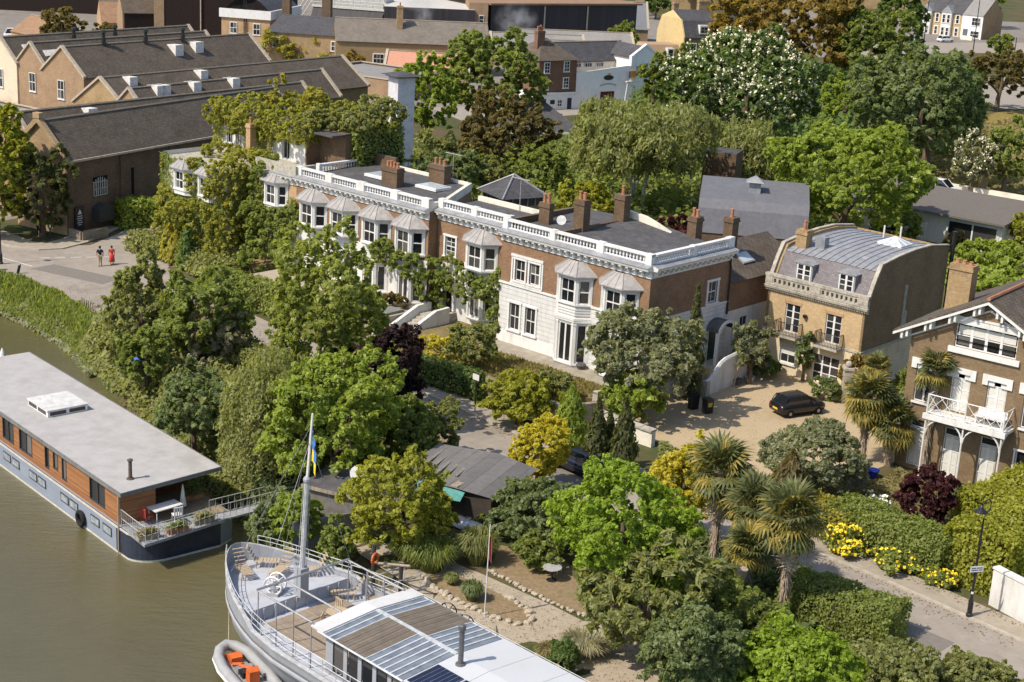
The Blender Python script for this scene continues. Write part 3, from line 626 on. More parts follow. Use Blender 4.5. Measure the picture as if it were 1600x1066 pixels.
# balcony on iron arches
bo = MB().box(1.35, 6.45, -1.5, 0, 4.12, 4.3).box(1.3, 6.5, -1.56, -1.44, 4.0, 4.34).build('balcony', W_PAINT, D)
m = MB(); P = [1.5, 3.9, 6.28]
for x in P: m.tube([(x, -1.42, 0), (x, -1.42, 5.6)], .055, 6)
for a, b in ((P[0], P[1]), (P[1], P[2])):
    c = (a + b) / 2; r = (b - a) / 2 - .04
    for rr in (r, ): m.tube([(c + rr * math.cos(math.pi * k / 12), -1.42, 3.05 + rr * .92 * math.sin(math.pi * k / 12)) for k in range(13)], .05, 5)
m.tube([(P[2], -1.42 + 1.42 * (1 - math.cos(math.pi * .5 * k / 6)) , 3.05 + 1.0 * math.sin(math.pi * .5 * k / 6)) for k in range(7)], .04, 5)
m.build('iron_arch', W_PAINT, bo)
m = MB(); Z0, Z1 = 4.34, 5.55
for a, b in ((P[0], P[1]), (P[1], P[2])):
    for z in (Z0 + .1, Z1): m.tube([(a, -1.42, z), (b, -1.42, z)], .035, 4)
    for k in range(3):
        q = (b - a) / 3; u0, u1 = a + q * k * .9, min(b, a + q * (k + 1.25))
        m.tube([(u0, -1.42, Z0 + .1), (u1, -1.42, Z1)], .02, 4); m.tube([(u0, -1.42, Z1), (u1, -1.42, Z0 + .1)], .02, 4)
    m.tube([((a + b) / 2, -1.42, Z0), ((a + b) / 2, -1.42, Z1)], .02, 4)
for x in (P[0], P[2]):
    for z in (Z0 + .1, Z1): m.tube([(x, -1.42, z), (x, 0, z)], .035, 4)
    m.tube([(x, -1.42, Z0 + .1), (x, 0, Z1)], .02, 4); m.tube([(x, -1.42, Z1), (x, 0, Z0 + .1)], .02, 4)
m.build('lattice_rail', W_PAINT, bo)
t = tag(MB().box(-.9, .9, -.3, .3, .5, .58).box(-.9, .9, .3, .36, .58, .95).box(-.85, -.75, -.28, .3, 0, .5).box(.75, .85, -.28, .3, 0, .5).build('bench', W_PAINT), 'white bench on the latticed balcony of the gabled house', 'bench')
t.matrix_world = D.matrix_world if False else Matrix.Translation((25.118, 93.269, 0)) @ Matrix.Rotation(R(-37.5), 4, 'Z') @ Matrix.Translation((5.2, -.75, 4.3))
# ================================================================ ground, river, roads
BANK = [(-300, 330), (-120, 195), (-60, 139), (-44.5, 127.8), (-38.3, 122.8), (-33.6, 117.6), (-31.0, 113.5), (-27.6, 107.5), (-22.5, 99.5), (-18.0, 92.5), (-14.2, 86.0), (-11.0, 80.6), (-7.6, 75.8), (-4.2, 71.8), (-.6, 67.6), (3.2, 63.2), (7, 59), (20, 48), (60, 8), (200, -130)]
WATER_Z = -2.5
def bank_dist(x, y):
    """signed distance to the bank line, positive on land (the side away from the river)"""
    best = np.full(x.shape, 1e9); sg = np.ones(x.shape)
    for (ax, ay), (bx, by) in zip(BANK[:-1], BANK[1:]):
        dx, dy = bx - ax, by - ay; L2 = dx * dx + dy * dy
        t = np.clip(((x - ax) * dx + (y - ay) * dy) / L2, 0, 1); qx, qy = ax + t * dx, ay + t * dy
        d = np.hypot(x - qx, y - qy); cr = dx * (y - ay) - dy * (x - ax)
        up = d < best; best = np.where(up, d, best); sg = np.where(up, np.sign(cr), sg)
    return best * sg
def axis(lo, hi, f0, f1, st):
    a = list(np.arange(f0, f1, st)); x, s = f0, st
    left = []
    while x > lo: s *= 1.25; x -= s; left.append(x)
    x, s = f1, st; right = []
    while x < hi: right.append(x); s *= 1.25; x += s
    return np.array(left[::-1] + a + right + [hi])
gx = axis(-1500, 1500, -60, 45, .8); gy = axis(-300, 3500, 50, 145, .8)
XX, YY = np.meshgrid(gx, gy, indexing='ij'); sd = bank_dist(XX, YY)
ZZ = np.where(sd > 0, 0., np.clip(sd / 1.5, -1.4, 0) * 2.6) - .02
rs = np.random.RandomState(3)
nz = rs.rand(*ZZ.shape); ZZ = ZZ + np.where((sd > -6) & (sd < 1.5) & (np.abs(XX) < 60), (nz - .5) * .12, 0)
n0, n1 = ZZ.shape; idx = np.arange(n0 * n1).reshape(n0, n1)
fc = np.stack([idx[:-1, :-1], idx[1:, :-1], idx[1:, 1:], idx[:-1, 1:]], -1).reshape(-1, 4)
me = bpy.data.meshes.new('ground'); me.from_pydata(np.stack([XX, YY, ZZ], -1).reshape(-1, 3).tolist(), [], fc.tolist())
g, nt, b = _new('earth_and_grass')
v = _obj(nt); n1_ = _noise(nt, v, .12, 6, .65); n2_ = _noise(nt, v, 1.6, 6, .7)
col = _ramp(nt, n1_, [(.38, (.115, .085, .048)), (.5, (.085, .082, .036)), (.62, (.05, .07, .022))])
col = _mix(nt, col, (.15, .125, .08), _ramp(nt, n2_, [(.5, 0.), (.75, .55)]))
nt.links.new(col, b.inputs['Base Color']); b.inputs['Roughness'].default_value = .95; b.inputs['Specular IOR Level'].default_value = .1; _bump(nt, b, n2_, .05)
me.materials.append(g); o = bpy.data.objects.new('ground', me); COL.objects.link(o); o['kind'] = 'structure'

wm, nt, b = _new('river_water'); v = _obj(nt, (1, 1, 1))
b.inputs['Base Color'].default_value = (.085, .073, .030, 1); b.inputs['Roughness'].default_value = .12; b.inputs['Specular IOR Level'].default_value = .5
mp = nt.nodes.new('ShaderNodeMapping'); mp.inputs['Rotation'].default_value = (0, 0, R(20)); mp.inputs['Scale'].default_value = (.7, 2.2, 1); nt.links.new(v, mp.inputs[0])
w1 = _noise(nt, mp.outputs[0], 1.1, 5, .65); w2 = _noise(nt, v, .07, 3, .5)
col = _ramp(nt, w2, [(.35, (.092, .080, .036)), (.65, (.118, .102, .050))]); nt.links.new(col, b.inputs['Base Color'])
_bump(nt, b, w1, .10, .8)
struct(MB().box(-900, 700, -400, 900, WATER_Z - .02, WATER_Z).build('river_water', wm))

ASPH = plain('road_asphalt', (.30, .262, .222), .9, .2, var=.12, scale=1.2, stain=(.20, .175, .15), stain_scale=.22, bump=.004)
PAVE = plain('pavement_slabs', (.33, .285, .225), .9, .2, var=.14, scale=1.5, stain=(.25, .215, .17), stain_scale=.5)
KERB = plain('kerb_granite', (.40, .36, .30), .85, .2, var=.2)
GRAVEL = plain('gravel', (.42, .33, .212), .95, .15, var=.2, scale=16, stain=(.31, .235, .145), stain_scale=.22, bump=.02)
PATHM = plain('garden_path', (.36, .305, .235), .95, .15, var=.14, scale=3, stain=(.27, .22, .16), stain_scale=.6)
WHITE_LINE = plain('road_paint', (.62, .60, .55), .8, .2, var=.2, scale=6)
def sheet(name, pts, z, mat, smoothn=0): return struct(MB().poly(*[(x, y, z) for x, y in pts]).build(name, mat))
KF = [(-37.0, 143.0), (-30, 132), (-22, 121), (-12, 109.5), (-3.6, 99.8), (.3, 95.6), (10, 86.2), (19.7, 76.6), (22.7, 73.2), (25.6, 69.9), (40, 54)]     # far kerb
def offs(line, d):
    out = []
    for i, p in enumerate(line):
        a = line[max(i - 1, 0)]; b = line[min(i + 1, len(line) - 1)]; dx, dy = b[0] - a[0], b[1] - a[1]; L = math.hypot(dx, dy); out.append((p[0] - dy / L * d, p[1] + dx / L * d))
    return out
near = offs(KF[3:], -5.6)
sheet('road', KF[3:] + near[::-1], .006, ASPH)
sheet('road', [(-60, 150), (-52, 146), (-42.3, 137.4), (-38.5, 138.6), (-37.3, 143.5), (-36.0, 150), (-31.5, 150), KF[1], KF[2], KF[3], near[0], (-25.5, 107.6), (-28.8, 111.6), (-31.6, 116), (-35.4, 121.0), (-40, 125.6), (-45.0, 129.6), (-60, 141)], .002, ASPH)
def kerbline(name, line, w0, w1, z, mat, holes=()):
    L0, L1 = offs(line, w0), offs(line, w1); m = MB()
    m.loft([[(a[0], a[1], 0), (a[0], a[1], z), (b_[0], b_[1], z), (b_[0], b_[1], 0)] for a, b_ in zip(L0, L1)], True, True); return struct(m.build(name, mat))
kerbline('kerb', KF[3:], 0, .16, .115, KERB); kerbline('pavement', KF[3:], .162, 1.75, .11, PAVE)
kb = [(-52, 142.6), (-45.1, 136.2), (-42.3, 135.6), (-40.4, 136.6), (-39.0, 139.3), (-37.6, 146)]
kerbline('kerb', kb, 0, .18, .115, KERB); kerbline('pavement', kb, .182, 2.6, .11, PAVE)
for k in range(5):
    t = k / 4; struct(MB().at(-41.0 + 5.0 * t, 133.2 - 0.5 * t + 2.0 * t, 0, R(25)).box(-.45, .45, -.06, .06, .011, .0125).build('road_marking', WHITE_LINE))
struct(MB().at(-43.3, 131.6, 0, R(-35)).box(-2.6, 2.6, -.06, .06, .011, .0125).build('road_marking', WHITE_LINE))
struct(MB().at(-34.6, 143.2, 0, R(48)).box(-2.4, 2.4, -.3, .3, .13, .1312).build('road_marking', plain('yellow_paint', (.5, .38, .16), .8)))
sheet('gravel_forecourt', [(9.0, 96.0), (14.5, 91.0), (19, 88.6), (24.6, 94), (26, 100), (27, 108), (24.9, 107.4), (18.6, 113.1), (14.2, 109), (13.2, 107.2), (9.6, 103.2), (6.4, 99.6)], .008, GRAVEL)
sheet('garden_path', [(-8.0, 77.2), (-6.2, 77.4), (-4.9, 75.2), (-2.6, 75.6), (-.8, 74.2), (2.6, 71.2), (4.2, 69.6), (6.4, 69.6), (7.4, 66), (8.4, 60), (6.2, 60.2), (3.3, 63.4), (-.4, 67.8), (-4.0, 71.9), (-7.3, 75.8)], .008, PATHM)
sheet('garden_bed', [(-3.9, 73.6), (-2.5, 74.2), (-.4, 72.6), (1.3, 70.6), (1.7, 69.2), (1.2, 68.7), (-1.0, 70.0), (-3.2, 72.3)], .016, plain('dry_soil', (.24, .175, .105), .95, .1, var=.3, scale=4, stain=(.14, .15, .06), stain_scale=1.0, bump=.03))
sheet('garden_bed', [(-.6, 74.8), (2.4, 71.6), (4.6, 70.0), (5.6, 73), (3, 77), (0, 78)], .012, MATS['dry_soil'])
sheet('paved_terrace', [tuple(hu(*p)[:2]) for p in ((0, -2.2), (14.6, -2.4), (14.6, 0.2), (0, .2))], .815, plain('terrace_slabs', (.31, .275, .22), .9, .2, var=.2, scale=1.8, stain=(.2, .175, .13), stain_scale=.6))
# raised gardens in front of the terrace (solid platforms with a retaining wall)
def platform(name, pts, z, mat): return struct(MB().prism(pts, -.3, z).build(name, mat))
platform('raised_garden', [tuple(hu(*p)[:2]) for p in ((.2, -8.2), (10.2, -8.6), (14.2, -4.0), (14.4, .3), (.2, .3))], .8, plain('dry_lawn', (.20, .155, .075), .95, .1, var=.3, scale=2.5, stain=(.11, .12, .035), stain_scale=.5, bump=.03))
platform('raised_garden', [tuple(hu(*p)[:2]) for p in ((-23.5, -8.4), (-7.4, -6.2), (-7.4, 1.2), (-23.5, .5))], 1.55, MATS['garden_path'])
platform('raised_garden', [tuple(hu(*p)[:2]) for p in ((-5.0, -6.2), (.1, -7.2), (.1, 1.2), (-5.0, 1.2))], .9, MATS['dry_lawn'])
platform('raised_garden', [tuple(hu(*p)[:2]) for p in ((-5.3, -.3), (-7.0, -.3), (-7.0, 1.2), (-5.3, 1.2))], 1.5, STONE)
sheet('park_lawn', [(44, 203), (49, 193), (55, 188), (66, 190), (110, 240), (110, 262), (80, 264), (62, 240), (46, 215)], .01, plain('parched_lawn', (.23, .175, .055), .95, .1, var=.3, scale=1.2, stain=(.10, .115, .03), stain_scale=.12))
sheet('far_road', [(60, 290), (78, 305), (105, 318), (140, 330), (150, 318), (110, 285), (86, 268), (80, 266)], .012, ASPH)
sheet('far_road', [(70, 330), (90, 352), (130, 372), (160, 380), (160, 395), (120, 388), (85, 372), (62, 345)], .012, ASPH)
sheet('side_street', [(-14, 232), (8, 246), (30, 262), (34, 256), (14, 238), (-8, 220)], .012, ASPH)
sheet('side_road', [(38, 196), (44, 192), (52, 184), (62, 178), (66, 184), (58, 188), (50, 192.5), (44, 199)], .014, PAVE)

YARD = plain('brewery_yard', (.22, .195, .17), .9, .2, var=.2, scale=.6, stain=(.15, .135, .12), stain_scale=.1)
sheet('brewery_yard', [(-150, 300), (-90, 210), (-60, 150), (-49, 146), (-30, 172), (-22, 205), (-14, 222), (10, 240), (36, 256), (44, 300), (30, 420), (-150, 420)], .0015, YARD)
sheet('paved_corner', [(60, 330), (72, 342), (92, 362), (126, 378), (170, 388), (200, 450), (60, 450)], .0015, YARD)
for k in range(16):
    t = k / 15; p = Vector((-2.6, 97.6, 0)).lerp(Vector((24.2, 69.0, 0)), t)
o = MB().prism([tuple(hu(*p)[:2]) for p in ((-11.6, -6.4), (-7.7, -5.8), (-7.7, -2.4), (-11.6, -2.8))], 1.56, 1.75).build('paved_terrace', plain('slate_terrace', (.20, .205, .185), .85, .2, var=.15)); o['kind'] = 'structure'

for k, (x, y) in enumerate(((-1.2, 95.2), (8.4, 86.4), (17.4, 76.6), (-20.5, 117.0))):
    o = MB().at(x, y, 0, R(-46)).box(-.3, .3, -.22, .22, .011, .02).build('drain_cover', plain('cast_iron', (.07, .065, .06), .7, .3)); o['kind'] = 'structure'
for k, (x, y, w_, l_) in enumerate(((20.4, 70.2, .8, 1.9), (4.2, 88.4, 1.1, 2.6), (-26, 122, 1.4, 3.2), (-37, 128.5, 1.2, 4.0))):
    o = MB().at(x, y, 0, R(-46 + 6 * k)).poly((-l_, -w_, .0095), (l_, -w_ * .9, .0095), (l_ * .95, w_, .0095), (-l_ * .9, w_ * .95, .0095)).build('road_patch', plain('tar_patch', (.19, .17, .15), .9, .2, var=.12)); o['kind'] = 'structure'
def win(*a, **k): return window(*a, surf=True, **k)
# ================================================================ brewery halls, pub and far houses
RIDGE = plain('ridge_tiles', (.26, .22, .17), .85, .2, var=.3, scale=4)
COPE = plain('gable_coping', (.42, .36, .28), .85, .2, var=.25, scale=3)
TANROOF = plain('rust_sheet_roof', (.27, .165, .10), .85, .2, var=.2, scale=1.2, stain=(.2, .14, .1), stain_scale=.2)
GREYROOF = plain('grey_flat_roof', (.235, .225, .215), .9, .2, var=.12, scale=1.5, stain=(.29, .28, .265), stain_scale=.15)
DARKMETAL = boards('dark_ribbed_cladding', (.04, .036, .042), (.055, .05, .055), .6, 0, .08, .6, .15)
BLACKWALL = plain('black_wall', (.028, .02, .018), .9, .15, var=.3)
RENDER_Y = plain('yellow_render', (.58, .44, .22), .85, .2, var=.12, scale=1.5, stain=(.48, .36, .2), stain_scale=.2)
BRICK_WARM = bricks('warm_brick', (.34, .22, .135), (.26, .165, .098), (.36, .27, .18), patch=.5)

def hall(T, u0, u1, vr, hw, ze, zr, wall, roof, z0=0., over=.25, cope=True, far=None):
    """long pitched-roof hall along local x: walls, two roof slopes, ridge and gable copings"""
    m = MB(); m.wall(u0, u1, z0, ze, vr - hw, .2); m.at(u1, vr + hw, 0, R(180)).wall(0, u1 - u0, z0, ze, 0); m.at(0, 0, 0)
    for u in (u0, u1):
        f = (0, 1, 2, 3, 4); m.add([(u, vr - hw, z0), (u, vr + hw, z0), (u, vr + hw, ze), (u, vr, zr), (u, vr - hw, ze)], [f[::-1] if u == u0 else f])
    m.build('wall', wall, T)
    sl = (zr - ze) / hw; e = over; m = MB()
    for s in (-1, 1):
        m.prism([(vr, zr + .02), (vr + s * (hw + e), ze - sl * e + .02), (vr + s * (hw + e), ze - sl * e + .12), (vr, zr + .12)][::s], u0 + .02, u1 - .02, 'x')
    ro = m.build('roof', roof, T)
    MB().tube([(u0, vr, zr + .14), (u1, vr, zr + .14)], .13, 5).build('ridge', RIDGE, ro)
    if cope:
        for u in (u0, u1):
            m = MB()
            for s in (-1, 1): m.prism([(vr, zr + .06), (vr + s * (hw + e), ze - sl * e + .06), (vr + s * (hw + e), ze - sl * e + .34), (vr, zr + .34)][::s], u - .22, u + .22, 'x')
            m.build('coping', COPE, T)
    return ro, (lambda u, v: zr - abs(v - vr) * sl + .12), sl
def on_slope(par, mb, name, mat, u, v, zf, sl, side=-1):
    o = mb.build(name, mat, par); o.matrix_local = Matrix.Translation((u, v, zf(u, v))) @ Matrix.Rotation(-side * math.atan(sl) if side < 0 else -math.atan(sl), 4, 'X'); return o
VENTW = plain('vent_white', (.66, .64, .60), .6, .3)
def dormer_vent(ro, u, v, zf, w=1.1, l=1.3, h=.75):
    z = zf(u, v); o = MB().prism([(-l * .3, -.5), (l, -.1), (l, h * .9), (-l * .3, h)], -w / 2, w / 2, 'x').build('roof_vent', VENTW, ro, loc=(u, v, z))
    return o
def skylight(ro, u, v, zf, sl, w=2.0, l=1.0):
    o = MB().box(-w / 2, w / 2, -l / 2, l / 2, -.02, .1).build('rooflight', VENTW, ro); o.matrix_local = Matrix.Translation((u, v, zf(u, v))) @ Matrix.Rotation(math.atan(sl), 4, 'X')

BO = Vector((-41.456, 141.794, 0))
BA = thing('brewery_hall', 'brown brick hall with dark slate roof and sunlit left gable facing the road junction', 'hall', BO, R(60.5))
hs = [(3.35, 5.15, 3.1, 4.6)]
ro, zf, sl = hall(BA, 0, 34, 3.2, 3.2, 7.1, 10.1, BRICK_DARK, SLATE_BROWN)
for u in (.35, 7.2, 14, 20.5): MB().box(u - .35, u + .35, -.16, 0, 0, 6.6).build('buttress', BRICK_DARK, BA)
MB().box(-.02, 34, -.42, -.2, 6.75, 6.95).build('gutter', COPE, BA)
m = MB(); n = 8
m.wall(3.3, 5.2, 3.05, 4.95, -.02, .02, [(3.4, 5.1, 3.15, 4.5)]); w = m.build('window', DARKBOX, BA)
m = MB()
for k in range(7):
    x = 3.4 + 1.7 * k / 6; m.box(x - .045, x + .045, -.06, -.021, 3.15, 4.55 + .35 * math.sin(math.pi * k / 6))
for z in (3.15, 3.8, 4.45): m.box(3.36, 5.14, -.055, -.022, z - .03, z + .03)
m.build('glazing_bars', plain('bar_grey', (.42, .41, .38), .7), w)
glaze(w, Matrix.Identity(4), 3.4, 5.1, 3.15, 4.5, -.015, 6, 2, .05, name='pane')
MB().add([(-.03, 0, 0), (-.03, 6.4, 0), (-.03, 6.4, 7.1), (-.03, 3.2, 10.1), (-.03, 0, 7.1)], [(4, 3, 2, 1, 0)]).build('gable_wall', bricks('lit_gable_brick', (.42, .29, .17), (.33, .22, .12), (.34, .27, .18), patch=.5), BA)  # paler gable skin: sunlight put into the brick colour
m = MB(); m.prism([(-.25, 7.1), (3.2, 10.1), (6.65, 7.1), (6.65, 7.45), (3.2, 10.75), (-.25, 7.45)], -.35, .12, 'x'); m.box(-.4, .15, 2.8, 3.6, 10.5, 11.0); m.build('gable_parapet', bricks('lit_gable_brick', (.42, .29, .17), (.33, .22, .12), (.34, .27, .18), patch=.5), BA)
MB().box(8.4, 8.7, -.06, .0, 1.9, 5.2).build('slit_window', DARKBOX, BA)
MB().prism([(3.1, .9), (4.9, .9), (4.9, 2.1), (4.0, 2.5), (3.1, 2.1)], -1.1, -.01, 'y').build('lean_to', plain('dark_shed', (.05, .05, .045), .8), BA)
HO2 = BO; HAZ = R(54)
def hthing(label, name='brewery_hall'): return thing(name, label, 'hall', HO2, HAZ)
T = hthing('long dark slate hall directly behind the brick hall at the road junction')
ro, zf, sl = hall(T, 1.5, 40, 9.2, 3.0, 7.2, 9.9, BRICK_WARM, SLATE_BROWN); dormer_vent(ro, 9.5, 8.2, zf)
T = hthing('dark slate hall with a small brick gable and white roof vents')
ro, zf, sl = hall(T, 20.5, 50, 15.6, 3.1, 7.2, 9.9, BRICK_WARM, SLATE_BROWN)
for u in (24.0, 29.2, 35, 24.8): dormer_vent(ro, u, 14.9, zf)
T = hthing('wide dark slate hall with a pointed yellow brick gable below the three gables')
ro, zf, sl = hall(T, 23, 62, 23.4, 4.6, 6.8, 9.9, BRICK_STOCK, SLATE_BROWN)
for u in (26.5, 37.0): dormer_vent(ro, u, 22.3, zf)
T = hthing('big brick warehouse hall whose front gable has one white window, nearest of the three gables')
ro, zf, sl = hall(T, 28, 58, 36.3, 3.8, 8.6, 11.6, BRICK_WARM, SLATE_BROWN)
win(T, 28, 5.6, 7.8, 1.2, 36.6, R(-90), 2, 2, trim=.0)
for u, v in ((44, 34.6), (47.5, 34.8)): dormer_vent(ro, u, v, zf, 1.3, 1.9, .9)
for u, v in ((34, 36.0), (40.3, 35.8), (46.2, 35.7)): MB().lathe([(.3, -.4), (.28, 1.0), (.2, 1.05), (.2, 1.5), (.36, 1.55), (.3, 1.9)], 0, 0, 7).build('cowl', BLACK_IRON, ro, loc=(u, v + .2, zf(u, v)))
T = hthing('warehouse hall with orange brick front gable, middle of the three gables')
ro, zf, sl = hall(T, 28.2, 56, 42.5, 2.6, 9.0, 11.4, BRICK_WARM, SLATE_BROWN); win(T, 28.2, 5.8, 8.0, 1.2, 42.2, R(-90), 2, 2, trim=.0)
for u in (30.5, 36.2, 43.0): skylight(ro, u, 41.2, zf, sl, 2.6, .9)
T = hthing('warehouse hall with cream front gable, farthest left of the three gables')
ro, zf, sl = hall(T, 28.0, 58, 48.0, 3.0, 8.8, 11.5, plain('cream_gable', (.68, .56, .42), .85, .2, var=.08, stain=(.5, .4, .3)), SLATE_BROWN); win(T, 28, 5.6, 7.8, 1.2, 48.3, R(-90), 2, 2, trim=.0)
for u in (31.5, 35.5, 40.0, 46.0): skylight(ro, u, 46.6, zf, sl, 2.6, .9)
for u in (38, 44.5): MB().lathe([(.3, -.4), (.28, 1.0), (.2, 1.05), (.2, 1.5), (.36, 1.55), (.3, 1.9)], 0, 0, 7).build('cowl', BLACK_IRON, ro, loc=(u, 46.8, zf(u, 46.8)))

def block(name, label, cat, o, az, w, d, h, wall, roof=None, par=.0, roofz=None, cap=None, z0=-1.):
    """box building: front along local x, depth along y"""
    T = thing(name, label, cat, (o[0], o[1], 0), R(-az)); rzv = h - par
    m = MB(); m.wall(0, w, z0, h, 0); m.at(w, 0, 0, R(90)).wall(0, d, z0, h, 0); m.at(w, d, 0, R(180)).wall(0, w, z0, h, 0); m.at(0, d, 0, R(-90)).wall(0, d, z0, h, 0)
    m.build('wall', wall, T)
    MB().box(.02, w - .02, .02, d - .02, rzv - .12, rzv).build('roof', roof or GREYROOF, T)
    if cap:
        m = MB(); m.box(-.12, w + .12, -.12, .2, h, h + cap); m.box(-.12, w + .12, d - .2, d + .12, h, h + cap); m.box(-.12, .2, .2, d - .2, h, h + cap); m.box(w - .2, w + .12, .2, d - .2, h, h + cap); m.build('coping', COPE, T)
    return T
def hip(T, x0, x1, y0, y1, z, zt, mat, inset=None, over=.3):
    i = inset if inset is not None else (y1 - y0) / 2; ym = (y0 + y1) / 2; x0 -= over; x1 += over; y0 -= over; y1 += over
    a, b = (x0 + i + over, ym, zt), (x1 - i - over, ym, zt); c = [(x0, y0, z), (x1, y0, z), (x1, y1, z), (x0, y1, z)]
    m = MB().add(c + [a, b], [(0, 1, 5, 4), (1, 2, 5), (2, 3, 4, 5), (3, 0, 4), (3, 2, 1, 0)]); return m.build('roof', mat, T)
block('flat_roofed_store', 'low flat grey roof with brick parapet beyond the ivy covered house', 'building', (-33.8, 243.7), 30.5, 16, 14, 3.2, BRICK_WARM, GREYROOF, .25, cap=.15, z0=-3)
block('low_store', 'low flat roofed store in front of the three gables', 'building', (-66, 176), -54, 14, 11, 4.0, BRICK_WARM, GREYROOF, .2, cap=.12)
T = block('tarred_shed', 'tall black walled brewery shed at the top left', 'shed', (-65.9, 289), -8, 13.5, 26, 17, BLACKWALL, TANROOF); MB().tube([(6.5, -.15, 0), (6.5, -.15, 16)], .12, 5).build('downpipe', COPE, T)
MB().box(-1.8, 0, -.1, 6, -1, 16).build('brick_pier', BRICK_WARM, T)
T = block('brewery_office', 'brick brewery office with white parapet and two white windows', 'office', (-54.0, 281), 12, 9, 15, 7.0, BRICK_GOLD, SLATE, .1)
MB().box(-.3, 9.3, -.35, 0, 6.6, 8.1).box(9, 9.35, 0, 15, 6.6, 8.1).build('parapet', W_PAINT, T)
n = 9; MB().loft([[(x, y, 8.0 + 2.4 * math.sin(math.pi * k / (n - 1))) for k, x in enumerate([.3 + 8.4 * i / (n - 1) for i in range(n)])] for y in (.6, 14.6)], False, False).build('barrel_roof', SLATE, T)
for x in (2.3, 6.6): win(T, x, 3.9, 5.8, 1.3, 0, 0, 2, 2, trim=.05)
for x in (4.3, 4.7): MB().tube([(x, -.2, 0), (x, -.2, 10)], .09, 5).build('drainpipe', BLACK_IRON, T)
chimney(T, 11.0, 3.0, 0, 11, 1.4, 1.2, 2); chimney(T, 16.0, 10.0, 0, 12, 1.6, 1.2, 2)
T = block('brewery_range', 'low grey roofed brick range covered in creeper', 'building', (-44.6, 271.4), 8, 13.5, 9, 5.5, BRICK_STOCK, GREYROOF)
MB().add([(0, -.3, 5.5), (13.7, -.3, 5.5), (13.0, 6, 8.0), (1, 6, 8.0)], [(0, 1, 2, 3)]).build('slope', SLATE, T)
for x in (1.8, 12): win(T, x, 3.0, 4.6, 1.1, 0, 0, 2, 2, trim=.08)
T = thing('brewery_store', 'long tan brick brewery store with pale slate roof and chimney behind the plane tree', 'building', (-32.1, 266.4, 0), R(9.2))
ro, zf, sl = hall(T, 0, 26, 4.5, 4.5, 5.2, 8.4, bricks('ochre_brick', (.38, .25, .11), (.30, .19, .08), (.3, .24, .16), patch=.4), bricks('pale_slates', (.22, .19, .16), (.17, .15, .13), (.08, .07, .06), .4, .3, .015, axis='xy', rough=.8, patch=.4), cope=False)
chimney(T, 10.8, 3.0, 5, 11, 1.0, 1.0, 1, BRICK_STOCK); win(T, 7.2, 1.6, 3.2, 1.8, 0, 0, 3, 2, trim=.1)
T = thing('tiled_outhouse', 'low outhouse with salmon red tiled roof in front of the brick store', 'outhouse', (-23.6, 262.5, 0), R(-3.8))
hall(T, 0, 14, 3.4, 3.4, 1.2, 4.0, BRICK_WARM, plain('salmon_tiles', (.50, .25, .17), .85, .2, var=.12, scale=3), z0=-2, cope=True)
T = block('tank_house', 'dark ribbed tank house with pale railings behind the brewery store', 'building', (-41.0, 304), 10, 14, 18, 6.5, DARKMETAL, GREYROOF)
MB().add([(0, -4, 2.5), (13.8, -4, 2.5), (13.8, 0, 7.2), (0, 0, 7.2)], [(0, 1, 2, 3)]).build('sloped_roof', DARKMETAL, T)
m = MB(); m.box(-.2, 14.6, -.35, .1, 7.1, 7.5).box(14, 14.5, -4.2, 0, 2.2, 2.6)
for k in range(12):
    x = k * 1.25; m.tube([(x, 1, 6.5), (x, 1, 9.2)], .06, 4)
for z in (7.9, 8.5, 9.2): m.tube([(-1, 1, z), (14, 1, z)], .06, 4)
for s in (0, .8, 1.6): m.tube([(-5.5 + s, 0, 2.5), (-1 + s, 0, 9.5)], .09, 4)
m.build('railing', plain('pale_steel', (.62, .60, .55), .6), T)
MB().box(2, 13, 3, 10, 6.5, 9.0).build('plant_room', plain('pale_cabinet', (.5, .5, .48), .7), T)
T = block('brew_house', 'dark clad brew house with broad pale roof and steam above it', 'building', (-27.2, 300), -8, 17, 24, 8.2, DARKMETAL, plain('pale_roof', (.50, .47, .43), .85, .2, var=.08, scale=.5))
MB().tube([(6, -1, 2), (6.5, -1, 5.5)], .7, 8).build('vent_duct', LEAD, T)
T = block('brick_stair_tower', 'brown brick stair tower with one small white window beside the brew house', 'tower', (-11.5, 303), -6, 3.6, 30, 9.5, BRICK_WARM, TANROOF); win(T, 2.4, 5.6, 7.2, .9, 0, 0, 1, 2, trim=.05)
T = block('bottling_hall', 'huge dark sided hall with rust coloured roof along the top edge', 'hall', (-7.4, 306.0), -32, 34, 30, 9.0, DARKMETAL, TANROOF)
for x in (12.0, 22): MB().tube([(x, -.2, 0), (x, -.2, 8.8)], .16, 5).build('downpipe', COPE, T)
MB().box(-.4, 35, -.5, 31, 9.0, 9.35).build('roof_edge', TANROOF, T)
T = thing('slate_barn', 'blue grey slate roof with brick end between the bottling hall and the yellow house', 'barn', (12.2, 338, 0), R(6)); hall(T, 0, 13, 4, 4, 3.0, 8.0, BRICK_WARM, plain('blue_slate', (.19, .20, .22), .7, .3, var=.12, scale=2), cope=True)
for i, (x, y, w_, lab) in enumerate(((-6.5, 287, 17, 'low grey roof nearest the plane tree behind the pub'), (2, 279, 15, 'low grey roof with glazed strips directly behind the pub'), (-2, 296, 22, 'long low grey roof under the bottling hall'))):
    T = thing('workshop', lab, 'workshop', (x, y, 0), R(8)); ro, zf, sl = hall(T, 0, w_, 3.5, 3.5, 3.2, 5.4, BRICK_WARM, GREYROOF, cope=i != 1)
    if i == 1:
        for k in range(4): skylight(ro, 7.0 + k * .9, 1.6, zf, sl, .5, 2.6)
block('concrete_deck', 'long concrete deck crossing the top left corner', 'structure', (-112, 335), -4, 62, 14, 8.6, BLACKWALL, plain('concrete', (.36, .33, .29), .9, .2, var=.12), cap=.5)
